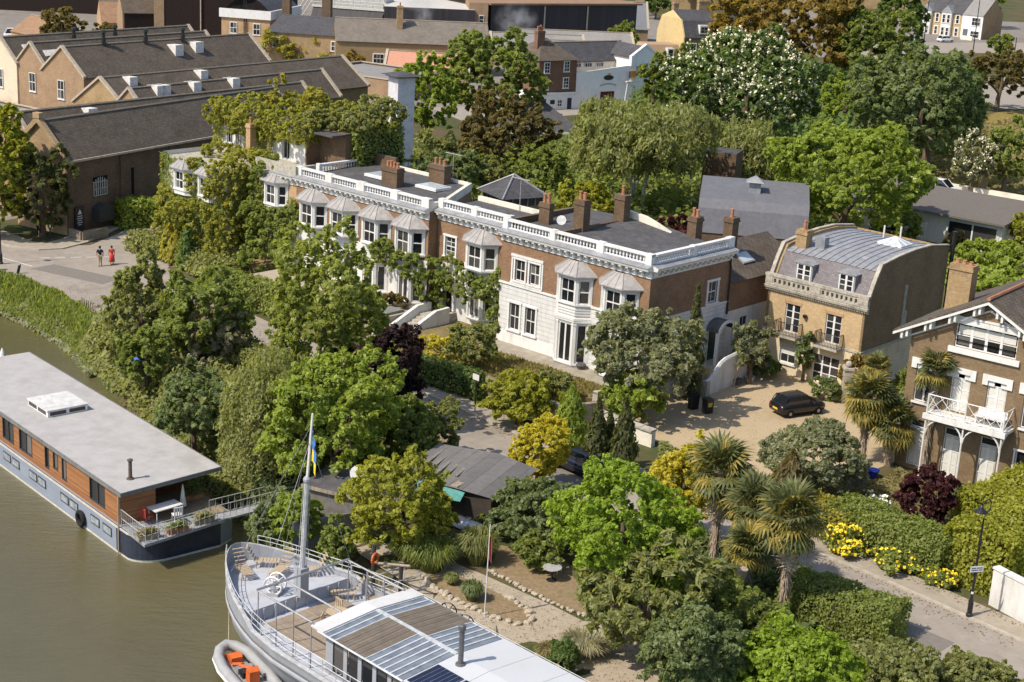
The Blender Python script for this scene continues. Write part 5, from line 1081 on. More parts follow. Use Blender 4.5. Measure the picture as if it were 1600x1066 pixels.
P = [p for p in outline(.968, lambda u: .3 if u > -9 else .3, 0, -5.4)]; m = MB().add(P, [tuple(range(len(P)))])
m.box(-5.42, -5.34, CV - hb(-5.4) * .96, CV + hb(-5.4) * .96, -.3, .36)
for k in range(9): m.box(-5.33, -5.27, -2.6 + k * .65, -2.52 + k * .65, -.3, .3)
m.build('foredeck', SDECK, SHIP)
P = [p for p in outline(.968, lambda u: -.3, 0) if p[0] >= -5.4]; MB().add(P, [tuple(range(len(P)))]).build('main_deck', SDECK, SHIP)
MB().box(-4.9, .9, CV - 2.2, CV + 2.3, -.298, -.25).build('wooden_deck', TEAK, SHIP)
# mast
m = MB().tube([(-5.4, .35, .3), (-5.15, .43, 6.4)], .15, 8, .12); m.build('mast', plain('mast_grey', (.52, .53, .54), .45, .4, .2), SHIP)
MB().tube([(-5.15, .43, 6.3), (-4.9, .5, 9.8)], .085, 6, .05).build('topmast', W_PAINT, SHIP)
m = MB().box(-5.65, -5.1, .1, .6, .3, 1.8); m.build('mast_housing', SGREY, SHIP)
m = MB().ball(-5.15, .43, 6.4, .2, n=8, m=5)
for s in (-1, 1): m.tube([(-5.4, .35 + s * .3, .6), (-5.15, .43 + s * .2, 6.3)], .015, 3); m.tube([(-8.6, CV + s * 1.6, .9), (-4.95, .48, 9.2)], .012, 3); m.tube([(-4.6, CV + s * 3.2, .3), (-5.0, .46, 8.4)], .012, 3)
m.build('mast_fittings', SGREY, SHIP)
# flag: two cloth bands hanging in folds
def cloth(name, za, zb, mat, par):
    m = MB(); R_ = []
    for j in range(4):
        z = za + (zb - za) * j / 3
        R_.append([(-4.86 + .1 * i + .05 * math.sin(i * 1.7 + z), .48 - .04 * i + .06 * math.sin(i * 2.1), z - .17 * i) for i in range(7)])
    m.loft(R_, False, False); return m.build(name, mat, par, smooth=True)
F = thing('flag', 'blue and yellow flag hanging from the ship mast', 'flag', SH_O, SH_AZ)
cloth('blue_band', 9.1, 8.5, plain('flag_blue', (.05, .18, .50), .8), F); cloth('yellow_band', 8.5, 7.9, plain('flag_yellow', (.70, .52, .06), .8), F)
# pergola frame over the deck
m = MB(); FZ = 2.0
for v in (-3.05, -1.4, 2.34): m.tube([(-4.25, v, FZ), (-.1, v, FZ)], .05, 5)
m.tube([(-4.25, -3.1, FZ + .05), (-4.25, 2.4, FZ + .05)], .06, 5)
for u in (-4.2, -2.8, -1.5, -.2):
    for v in (-3.05, 2.34): m.tube([(u, v, -.3), (u, v, FZ)], .032, 5)
m.build('deck_frame', plain('frame_steel', (.36, .36, .37), .5, .4, .4), SHIP)
# side rails
def rail_line(z, k=.965, u0=-5.2, u1=16, s=1): return [(u, CV + s * hb(u) * k, z) for u in [u0 + (u1 - u0) * q / 22 for q in range(23)]]
for s in (-1, 1):
    m = MB()
    for z in (.5, .8, 1.1): m.tube(rail_line(z, s=s), .02, 4)
    for x, y, z in rail_line(.2, s=s): m.tube([(x, y, -.3), (x, y, 1.1)], .026, 4)
    m.build('side_rail', MATS['pale_rail'], SHIP)
m = MB()
for s in (-1, 1):
    ul = [-9.9, -9.4, -8.8, -8.2, -7.6, -7.0, -6.4, -5.8, -5.3]
    for u in ul: y = CV + s * hb(u) * .985; m.tube([(u, y, .3), (u, y, zt(u) + .55)], .022, 4)
    for dz in (.3, .53): m.tube([(u, CV + s * hb(u) * .985, zt(u) + dz) for u in ul], .02, 4)
m.build('bow_rail', MATS['pale_rail'], SHIP)
# deckhouse with glazed roof: panes, louvred panels, glazing bars
RU0, RU1, RC, EL, ER, EZ, RZ = -.15, 6.15, .0, -3.1, 2.86, 1.80, 2.0
m = MB(); m.wall(.5, 16, -.3, 1.75, EL + .35, .06, [(1.0 + k * 1.0, 1.75 + k * 1.0, -.1, 1.6) for k in range(12)]); m.at(0, 0, 0).box(.5, 16, ER - .4, ER - .3, -.3, 1.75); m.at(.5, ER - .4, 0, R(-90)).wall(0, 5.2, -.3, 1.75, 0, .06, [(.5, 1.6, -.2, 1.6), (2.0, 3.1, -.2, 1.6), (3.5, 4.6, -.2, 1.6)])
dh = m.build('deckhouse', SGREY, SHIP)
glaze(dh, Matrix.Identity(4), .95, 12.95, -.1, 1.6, EL + .38, 12, 1, .26)
m = MB()
def rp(u, f, s, dz=0.):  # point on the roof: f 0 ridge .. 1 eave
    return (u, RC + ((EL - RC) if s < 0 else (ER - RC)) * f, RZ + (EZ - RZ) * f + dz)
fl = [0, .33, .66, 1]
GP = plain('pergola_glass', (.17, .195, .23), .12, .7, var=.35, scale=1.5); LOUV = boards('louvre_slats', (.20, .165, .13), (.155, .128, .10), .2, 0, .1, .7, .3)
nb = 13; wu = (RU1 - RU0 - .9) / nb; rfo = MB().box(RU0 + .9, RU1, RC - .09, RC + .09, RZ - .04, RZ + .06).build('glass_roof', plain('glazing_bar_white', (.46, .48, .50), .5, .4), SHIP)
for k in range(nb):
    u0 = RU0 + .9 + k * wu
    for s in (-1, 1):
        louv = (2 <= k <= 6) if s < 0 else (2 <= k <= 7)
        m = MB(); m.loft([[rp(u0 + (.01 if louv else .05), f, s, -.02), rp(u0 + wu - (.01 if louv else .05), f, s, -.02), rp(u0 + wu - (.01 if louv else .05), f, s, .03 * louv), rp(u0 + (.01 if louv else .05), f, s, .03 * louv)] for f in fl]); m.build('louvre_panel' if louv else 'roof_pane', LOUV if louv else GP, rfo)
        if (2 < k <= 6 if s < 0 else 2 < k <= 7): continue
        m = MB(); m.loft([[rp(u0 - .045, f, s, -.03), rp(u0 + .045, f, s, -.03), rp(u0 + .045, f, s, .03), rp(u0 - .045, f, s, .03)] for f in fl]); m.build('glazing_bar', MATS['glazing_bar_white'], rfo)
m = MB()
for s in (-1, 1): m.tube([rp(RU0 + .5, 1, s, -.03), rp(RU1, 1, s, -.03)], .06, 5)
m.build('eave_rail', MATS['glazing_bar_white'], rfo)
for s in (-1, 1): m = MB(); m.loft([[rp(RU0, f, s, .0), rp(RU0 + .88, f, s, .0), rp(RU0 + .88, f, s, .09), rp(RU0, f, s, .09)] for f in fl]); m.build('white_canopy', plain('canopy_white', (.58, .58, .58), .7, .3, var=.06, stain=(.45, .44, .42)), SHIP)
m = MB(); n = 8; m.loft([[(RU0 - .9 * math.sin(math.pi * k / n / 2) + .1, RC + .9 + (i - 3) * .42, 1.9 - (.25 * (abs(i - 3) / 3) ** 2) - 1.6 * (1 - math.cos(math.pi * k / n / 2)) ) for k in range(n + 1)] for i in range(7)], False, False); m.build('canvas_cover', MATS['canvas_white'], SHIP)
for i in range(5):
    u0 = RU1 + .02 + i * 2.0
    for s in (-1, 1): m = MB(); m.loft([[rp(u0, f, s, -.06), rp(u0 + 1.98, f, s, -.06), rp(u0 + 1.98, f, s, .03), rp(u0, f, s, .03)] for f in fl]); m.build('roof_sheet', plain('white_roof_sheet', (.52, .535, .56), .6, .35, var=.06, scale=.8, stain=(.48, .48, .48), stain_scale=.4), SHIP)
for k in range(3):
    u0 = RU1 + .15 + k * 1.75
    m = MB(); m.loft([[rp(u0, f, -1, .05), rp(u0 + 1.6, f, -1, .05), rp(u0 + 1.6, f, -1, .09), rp(u0, f, -1, .09)] for f in (.4, .7, .97)]); sp = m.build('solar_panel', plain('solar_cell', (.012, .016, .04), .2, .6), SHIP)
    m = MB()
    for a in range(7): m.loft([[rp(u0 + .02 + a * .26, f, -1, .091), rp(u0 + .035 + a * .26, f, -1, .091), rp(u0 + .035 + a * .26, f, -1, .095), rp(u0 + .02 + a * .26, f, -1, .095)] for f in (.4, .7, .97)])
    m.build('cell_lines', plain('cell_line', (.2, .22, .28), .4), sp)
MB().lathe([(.26, RZ - .1), (.22, RZ + .06), (.12, RZ + .08), (.12, RZ + 1.6), (.17, RZ + 1.65), (.17, RZ + 1.85), (.1, RZ + 1.9)], 6.9, -.5, 10).build('flue', plain('flue_grey', (.13, .13, .135), .5, .4, .3), SHIP)
def wheel(label, u, v, z, r=.42):
    m = MB(); n = 16
    m.loft([[((r + .035 * math.cos(a)) * math.cos(t), .035 * math.sin(a), (r + .035 * math.cos(a)) * math.sin(t)) for a in (0, 1.57, 3.14, 4.71)] for t in [2 * math.pi * k / n for k in range(n + 1)]], True, False)
    for k in range(3): a = math.pi * k / 3; m.tube([(-r * math.cos(a), 0, -r * math.sin(a)), (r * math.cos(a), 0, r * math.sin(a))], .02, 4)
    return splace(tag(m.build('ship_wheel', BLACK_IRON), label, 'wheel'), u, v, z, .4)
wheel('dark iron wheel standing by the glass roof edge, nearer the bow', 1.9, 3.4, 1.35); wheel('dark iron wheel standing by the glass roof edge, farther from the bow', 3.3, 3.2, 1.35)
# winch on the foredeck
W = thing('winch', 'white spoked winch on the grey foredeck', 'winch'); splace(W, -6.3, -.5, .3, .5)
for s in (-.28, .28):
    m = MB(); n = 14; m.loft([[((.45 + .05 * math.cos(a)) * math.cos(t), s + .05 * math.sin(a), .52 + (.45 + .05 * math.cos(a)) * math.sin(t)) for a in (0, 1.57, 3.14, 4.71)] for t in [2 * math.pi * k / n for k in range(n + 1)]], True, False)
    for k in range(4): a = math.pi * k / 4; m.tube([(-.42 * math.cos(a), s, .52 - .42 * math.sin(a)), (.42 * math.cos(a), s, .52 + .42 * math.sin(a))], .025, 4)
    m.build('wheel', W_PAINT, W)
MB().tube([(0, -.4, .52), (0, .4, .52)], .14, 8).build('drum', SGREY, W); MB().box(-.3, .3, -.4, .4, 0, .14).build('base', SGREY, W)
TEAKF = plain('teak_furniture', (.42, .33, .23), .8, .2, var=.25, scale=8)
def lounger(label, u, v, z, rz):
    t = thing('steamer_chair', label, 'deck chair'); m = MB()
    for k in range(7): m.box(-.28, .28, -.75 + k * .17, -.62 + k * .17, .34, .37)
    m.build('seat', TEAKF, t)
    m = MB()
    for k in range(5): m.box(-.28, .28, .45 + k * .1, .53 + k * .1, .37 + k * .17, .41 + k * .17)
    m.build('backrest', TEAKF, t)
    for x in (-.27, .27):
        for y in (-.6, .4): MB().tube([(x, y, 0), (x, y, .36)], .03, 4).build('leg', TEAKF, t)
    return splace(t, u, v, z, rz)
for i, (u, v, r_, l) in enumerate(((-9.1, .9, 2.4, 'teak deck chair farthest forward under the bow rail'), (-8.9, -.5, 1.3, 'teak deck chair on the open side of the foredeck'), (-7.8, .9, .4, 'teak deck chair in the middle of the foredeck'), (-6.9, 2.0, -.5, 'pale deck chair against the bank side rail behind the mast'), (-4.7, 2.6, -.6, 'pale deck chair nearest the pergola on the bank side rail'))): lounger(l, u, v, .3 if u < -5.4 else -.3, r_)
t = thing('deck_table', 'round weathered table with chairs on the wooden deck before the glass roof', 'table'); splace(t, -2.6, .4, -.25); MB().lathe([(.55, .70), (.55, .75)], 0, 0, 12).build('table_top', TEAKF, t); MB().lathe([(.25, 0), (.05, .1), (.05, .7)], 0, 0, 6).build('pedestal', TEAKF, t)
for k, l in enumerate(('weathered chair at the round deck table, bow side', 'weathered chair at the round deck table, roof side')):
    c = chair(l, mat=TEAKF); splace(c, -2.6 + .85 * math.cos(2.6 + k * 2.4), 0.4 + .85 * math.sin(2.6 + k * 2.4), -.25, k * 2.2)
# mooring rope
m = MB(); a, b_ = shw(-8.3, CV - 1.9, .7), shw(-6.8, -2.9, -1.8)
m.tube([a.lerp(b_, k / 8) + Vector((0, 0, -.8 * math.sin(math.pi * k / 8))) for k in range(9)], .03, 4); tag(m.build('mooring_rope', plain('rope', (.35, .3, .22), .9)), 'slack rope from the ship bow down to the dinghy', 'rope')
# dinghy
DG = thing('inflatable_dinghy', 'grey inflatable dinghy with orange fittings alongside the ship', 'dinghy'); splace(DG, -6.95, -3.0, -2.38, R(-13))
tube = [(5.2, -.78), (3.5, -.86), (2.0, -.86), (1.0, -.72), (.4, -.42), (.12, 0), (.4, .42), (1.0, .72), (2.0, .86), (3.5, .86), (5.2, .78)]
MB().tube([(x, y, .30 + .22 * max(0, 1 - x / 1.6)) for x, y in tube], .27, 10).build('tube', plain('hypalon_grey', (.31, .315, .32), .6, .3, var=.1), DG, smooth=True)
MB().tube([(x, y * 1.24 if abs(y) > .1 else y, .22 + .22 * max(0, 1 - x / 1.6)) for x, y in [(5.2, -.8), (3.5, -.88), (2.0, -.88), (.9, -.73), (.28, -.42), (-.12, 0), (.28, .42), (.9, .73), (2.0, .88), (3.5, .88), (5.2, .8)]], .1, 6).build('rubbing_strip', W_PAINT, DG)
MB().prism([(.5, -.4), (5.1, -.7), (5.1, .7), (.5, .4)], .12, .2).build('floor', plain('dinghy_floor', (.25, .25, .25), .8), DG)
OR = plain('orange_plastic', (.62, .13, .03), .5, .4)
MB().prism([(.85, .2), (1.5, .2), (1.55, .5), (1.2, .62), (.9, .45)], -.28, .28, 'y').build('bow_locker', OR, DG); MB().tube([(1.7, -.3, .3), (2.0, .1, .36), (2.4, -.2, .55), (2.9, .3, .5)], .09, 6).build('fuel_hose', OR, DG); MB().box(2.3, 2.6, -.38, .38, .2, .5).build('seat', MATS['dinghy_floor'], DG); MB().prism([(3.2, .2), (3.7, .2), (3.7, .8), (3.45, .95), (3.25, .8)], -.25, .25, 'y').build('console', OR, DG); MB().box(2.75, 3.1, -.35, .35, .2, .5).build('fuel_tank', BLACK_IRON, DG)
# lifebelt and steps on the bank by the ship
t = tag(MB().tube([(.0, .26 * math.cos(2 * math.pi * k / 14), .26 * math.sin(2 * math.pi * k / 14)) for k in range(15)], .07, 6).build('lifebelt', OR), 'orange lifebelt on a post at the landing beside the ship', 'lifebelt'); splace(t, -4.9, 4.6, 1.2, .3)
for i, (u, v) in enumerate(((-5.05, 4.65), (-2.9, 4.6))): splace(tag(MB().tube([(0, 0, -3), (0, 0, 1.9 - i * .3)], .11, 7).build('mooring_pile', plain('tarred_pile', (.05, .045, .04), .9)), ('dark mooring pile carrying the orange lifebelt', 'dark mooring pile beside the landing rail')[i], 'pile'), u, v, 0)
t = thing('landing_stage', 'railed landing stage between the ship and the garden path', 'landing stage'); splace(t, -4.0, 3.3, -.2)
MB().box(0, 1.2, 0, 2.6, 0, .1).build('walkway', TIMBER_GREY, t); m = MB()
for x in (0, 1.2):
    m.tube([(x, 0, 1.0), (x, 2.6, 1.0)], .03, 4)
    for k in range(4): m.tube([(x, k * .85, 0), (x, k * .85, 1.0)], .03, 4)
m.build('handrail', MATS['pale_rail'], t)
t = tag(MB().tube([(0, 0, 0), (2.9, .3, .95)], .07, 6).build('boom', TIMBER_GREY), 'pale timber boom between the two mooring piles', 'boom'); splace(t, -5.0, 4.7, .9, R(-10))

for i, (u, v, l) in enumerate(((2.9, .5, 'planter trough at the outer corner of the houseboat stern'), (3.0, 2.2, 'planter trough in the middle of the houseboat stern rail'), (2.7, 4.0, 'planter trough nearest the gangway on the houseboat stern'), (-.6, 5.2, 'tall potted plant in the shade under the houseboat roof'))):
    t = thing('planter', l, 'planter'); place(t, u, v, 1.66, R(88)); MB().box(-.6, .6, -.14, .14, 0, .28).build('trough', (TIMBER_GREY, TERRACOTTA, TIMBER_GREY, TERRACOTTA)[i], t); rp_ = np.random.RandomState(40 + i); n = 260; Q = rp_.normal(size=(n, 3)) * np.array([.34, .10, .12 if i < 3 else .35]) + np.array([0, 0, .42 if i < 3 else .8]); N_ = rp_.normal(size=(n, 3)) + np.array([-.3, -.3, 1.]); N_ /= np.linalg.norm(N_, axis=1, keepdims=True)
    PLANTERS.append((t, Q, N_, i))
# ================================================================ plants
G_ = lambda *t: t
LM = {k: leafmat('leaves_' + k, *v) for k, v in {
    'green': ((0.097, 0.123, 0.034), (0.207, 0.253, 0.064), (0.348, 0.393, 0.125)),
    'deep': ((0.059, 0.097, 0.030), (0.125, 0.188, 0.057), (0.234, 0.302, 0.108)),
    'bright': ((0.120, 0.165, 0.023), (0.257, 0.331, 0.052), (0.416, 0.479, 0.120)),
    'lime': ((.155, .170, .016), (.310, .325, .042), (.450, .450, .095)),
    'yellowgreen': ((0.154, 0.148, 0.025), (0.325, 0.306, 0.055), (0.502, 0.456, 0.114)),
    'soft': ((0.125, 0.137, 0.052), (0.234, 0.251, 0.093), (0.376, 0.393, 0.165)),
    'greygreen': ((0.131, 0.146, 0.082), (0.245, 0.262, 0.154), (0.393, 0.405, 0.268)),
    'silver': ((0.181, 0.178, 0.125), (0.334, 0.320, 0.236), (0.529, 0.500, 0.375)),
    'bluegreen': ((0.087, 0.120, 0.050), (0.177, 0.226, 0.098), (0.302, 0.353, 0.171)),
    'bronze': ((0.112, 0.083, 0.025), (0.251, 0.188, 0.050), (0.404, 0.292, 0.083)),
    'brown': ((0.076, 0.064, 0.027), (0.166, 0.137, 0.058), (0.285, 0.229, 0.104)),
    'purple': ((.016, .010, .012), (.044, .024, .028), (.095, .055, .060)),
    'red': ((.030, .010, .012), (.080, .026, .030), (.155, .055, .058)),
    'gold': ((.240, .205, .016), (.500, .450, .045), (.690, .620, .130)),
    'conifer': ((0.047, 0.062, 0.025), (0.108, 0.122, 0.050), (0.202, 0.209, 0.089)),
    'ivy': ((0.128, 0.147, 0.026), (0.282, 0.294, 0.056), (0.467, 0.448, 0.109)),
    'straw': ((.14, .12, .05), (.26, .225, .10), (.38, .34, .18)),
    'vivid': ((0.108, 0.165, 0.014), (0.245, 0.342, 0.034), (0.393, 0.502, 0.091)),
    'ash': ((0.114, 0.137, 0.027), (0.245, 0.285, 0.062), (0.416, 0.445, 0.137)),
}.items()}
BARK = plain('bark', (.14, .105, .075), .95, .1, var=.35, scale=6, stretch=(1, 1, .2), bump=.02)
BARK_PALE = plain('birch_bark', (.52, .49, .44), .85, .2, var=.3, scale=4, stain=(.1, .09, .08), stain_scale=2.5)
FLOWER_W = plain('blossom_cream', (.72, .66, .50), .8, .2, var=.15)
FLOWER_Y = plain('blossom_yellow', (.75, .56, .03), .8, .2, var=.15)
WHITE_F = plain('blossom_white', (.78, .76, .70), .8, .2, var=.1)

def unit(v): return v / np.maximum(np.linalg.norm(v, axis=-1, keepdims=True), 1e-9)
def leaf_obj(name, P, N, S, mat, rng, parent=None, aspect=1.6, T=None, fold=.14, kind=None):
    n = len(P); S = np.broadcast_to(np.asarray(S, float).reshape(-1, 1), (n, 1)) * rng.uniform(.65, 1.3, (n, 1))
    if T is None: T = rng.normal(size=(n, 3))
    t = unit(T - (T * N).sum(1, keepdims=True) * N); b = np.cross(N, t)
    up = N * S * fold
    V = np.stack([P - t * S * aspect * .5 - up, P + b * S * .5 + up, P + t * S * aspect * .5 - up, P - b * S * .5 + up], 1).reshape(-1, 3)
    me = bpy.data.meshes.new(name); me.vertices.add(4 * n); me.vertices.foreach_set('co', V.astype(np.float32).ravel())
    me.loops.add(4 * n); me.loops.foreach_set('vertex_index', np.arange(4 * n, dtype=np.int32))
    me.polygons.add(n); me.polygons.foreach_set('loop_start', np.arange(0, 4 * n, 4, dtype=np.int32))
    me.update(calc_edges=True); me.materials.append(mat)
    o = bpy.data.objects.new(name, me); COL.objects.link(o); o.parent = parent
    if kind: o['kind'] = kind
    return o
def lobes_auto(rng, c, r, rz, k, irr=.32, size=(.26, .46), main=.62):
    """a loose main mass and many smaller boughs of uneven reach round it"""
    L = [(c[0], c[1], c[2] - rz * .05, r * main, r * main, rz * (main + .06))]; K = int(k * 1.7)
    for i in range(K):
        a = 2 * math.pi * (i * .618034) + rng.uniform(-.45, .45); e = -.85 + 1.77 * (i + .5) / K + rng.uniform(-.15, .15); e = max(-.9, min(.97, e)); q = math.sqrt(max(0, 1 - e * e)); s = rng.uniform(size[0] * .75, size[1] * 1.15); d = (1 - s * .82) * rng.uniform(.72, 1.22)
        L.append((c[0] + r * q * d * math.cos(a), c[1] + r * q * d * math.sin(a), c[2] + rz * e * d, r * s, r * s * rng.uniform(.8, 1.2), rz * s * rng.uniform(.75, 1.05)))
    return np.array(L)
def crown(rng, L, n, clump, per=34, up=.3, rough=.42, low=-.6):
    """leaf positions and normals: leaves sit on the outer caps of many small clumps spread over the lobes"""
    m = max(6, n // per); w = (L[:, 3] * L[:, 4] + L[:, 3] * L[:, 5] * 2); w = w / w.sum(); C = []; D = []; got = 0
    while got < m:
        k = m * 2; i = rng.choice(len(L), k, p=w); d = unit(rng.normal(size=(k, 3))); ok = d[:, 2] > low; i, d = i[ok], d[ok]
        p = L[i, :3] + d * L[i, 3:] * rng.uniform(.82, 1.0, (len(i), 1))
        q = ((p[:, None, :] - L[None, :, :3]) / L[None, :, 3:]) ** 2; ins = (q.sum(2) < .62) & (np.arange(len(L))[None] != i[:, None])
        ok = ~ins.any(1); C.append(p[ok]); D.append(unit(d[ok] / L[i[ok], 3:])); got += ok.sum()
    C = np.concatenate(C)[:m]; D = np.concatenate(D)[:m]
    cs = clump * rng.uniform(.45, 1.55, (m, 1, 1)) * rng.uniform(.55, 1.45, (m, 1, 3))
    C = C + D * clump * (rng.uniform(0, 1, (m, 1)) ** 5) * 1.3
    d = unit(D[:, None, :] * .65 + np.array([0, 0, .3]) + rng.normal(size=(m, per, 3)) * .85)
    P = C[:, None, :] + d * cs * rng.uniform(.45, 1.0, (m, per, 1)) * np.array([1, 1, .8]) - D[:, None, :] * cs.mean(2, keepdims=True) * .35
    N = unit(d * .8 + np.array([0, 0, up]) + rng.normal(size=d.shape) * rough)
    return P.reshape(-1, 3), N.reshape(-1, 3)
def trunk_mesh(rng, base, L, r0, split=.45, nb=5, mat=None):
    m = MB(); c = L[0]; top = Vector((c[0], c[1], c[2] + c[5] * .3)); b = Vector(base); h = top.z - b.z
    pts = [b + Vector((0, 0, -.3)), b + Vector((rng.uniform(-.1, .1) * h * .2, rng.uniform(-.1, .1) * h * .2, h * .3)), b.lerp(top, .65) + Vector((rng.uniform(-.05, .05) * h, rng.uniform(-.05, .05) * h, 0)), top]
    m.tube(pts, r0, 7, r0 * .25)
    for i in range(min(nb, len(L) - 1)):
        t = L[1 + i]; s = pts[1].lerp(pts[2], rng.uniform(0, 1)); e = Vector(t[:3]); mid = s.lerp(e, .5) + Vector((0, 0, (e - s).length * .12)); m.tube([s, mid, e], r0 * .45, 5, r0 * .1)
    return m
SEED = [11]
def leaf_size(y, f=1.): return .0021 * y * f
def tree(name, label, cat, spec, mat, k=9, size=1., cover=3.1, clump=.34, trunk=.0, group=None, bark=None, extra=None, lobes=None, per=34, up=.3, aspect=1.6, low=-.6, rough=.5, part='crown', lobesz=(.26, .46), low_crown=True, trunks=True, ragged=1., ground=False):
    """spec = (x, y, ground z, crown centre height, crown radius, crown half height)"""
    SEED[0] += 1; rng = np.random.RandomState(SEED[0]); x, y, z0, zc, r, rz = spec
    if lobes is None and (cat in ('bush', 'shrub') or low_crown):
        top = zc + rz * 1.02; g = .5 if ground or cat in ('bush', 'shrub') else .44; rz = top * g; zc = top - rz
    T = thing(name, label, cat, (x, y, z0), 0, group)
    dense = cat in ('bush', 'shrub')
    L = lobes if lobes is not None else lobes_auto(rng, (0, 0, zc), r, rz, k + 5, size=lobesz, main=.74 if dense else .60)
    S = leaf_size(y, size); R2 = (L[:, 3] * L[:, 4] + L[:, 3] * L[:, 5] + L[:, 4] * L[:, 5]) / 3 * 4 * math.pi
    area = min(R2.sum() * .62, 4 * math.pi * ((r ** 1.6 * r ** 1.6 + 2 * r ** 1.6 * rz ** 1.6) / 3) ** (1 / 1.6) * 1.6) if lobes is None else R2.sum() * .6
    n = int(min(30000, max(500, cover * area / (.5 * aspect * S * S))))
    P, N = crown(rng, L, n, clump * (.55 + .2 * r) * .56 if lobes is None else clump, 26, up, rough, low)
    if lobes is None:   # uneven outline: slow swells and dips plus ragged shoots
        c = np.array([0, 0, zc]); v = (P - c) / np.array([r, r, rz]); d = unit(v); f = np.ones(len(P))
        for fq, am in ((1.6, .12), (3.1, .10), (6.3, .07), (12., .045)):
            w_ = rng.normal(size=(3, 3)) * fq; ph = rng.uniform(0, 6.28, 3); f += am * np.sin(d @ w_ + ph).sum(1) / 1.5
        f = np.clip(1 + (f - 1) * ragged, .62, 1.36) * .95; P = c + (P - c) * f[:, None]; P[:, 2] = np.maximum(P[:, 2], .05)
    leaf_obj(part, P, N, S, mat, rng, T, aspect)
    r0 = trunk or max(.06, .045 * (zc + rz))
    if trunks: trunk_mesh(rng, (0, 0, 0), L, r0).build('trunk', bark or BARK, T)
    else:
        m = MB()
        for l in L[::3]: m.tube([(l[0], l[1], l[2] - l[5] * .7), (l[0] + .1, l[1] + .1, l[2]), (l[0], l[1], l[2] + l[5] * .6)], .05, 4, .02)
        m.build('stems', BARK, T)
    if extra:
        em, cnt, es = extra; i = rng.choice(len(P), int(cnt), replace=False); ok = N[i, 2] > -.1; Q = P[i][ok]; Q = Q + N[i][ok] * S * .6
        Q = np.repeat(Q, 4, 0) + rng.normal(size=(len(Q) * 4, 3)) * es * .35 * np.array([.6, .6, 1.2]); leaf_obj('blossom', Q, unit(rng.normal(size=Q.shape) + np.array([-.4, -.4, .8])), es * .6, em, rng, T, 1.3)
    return T

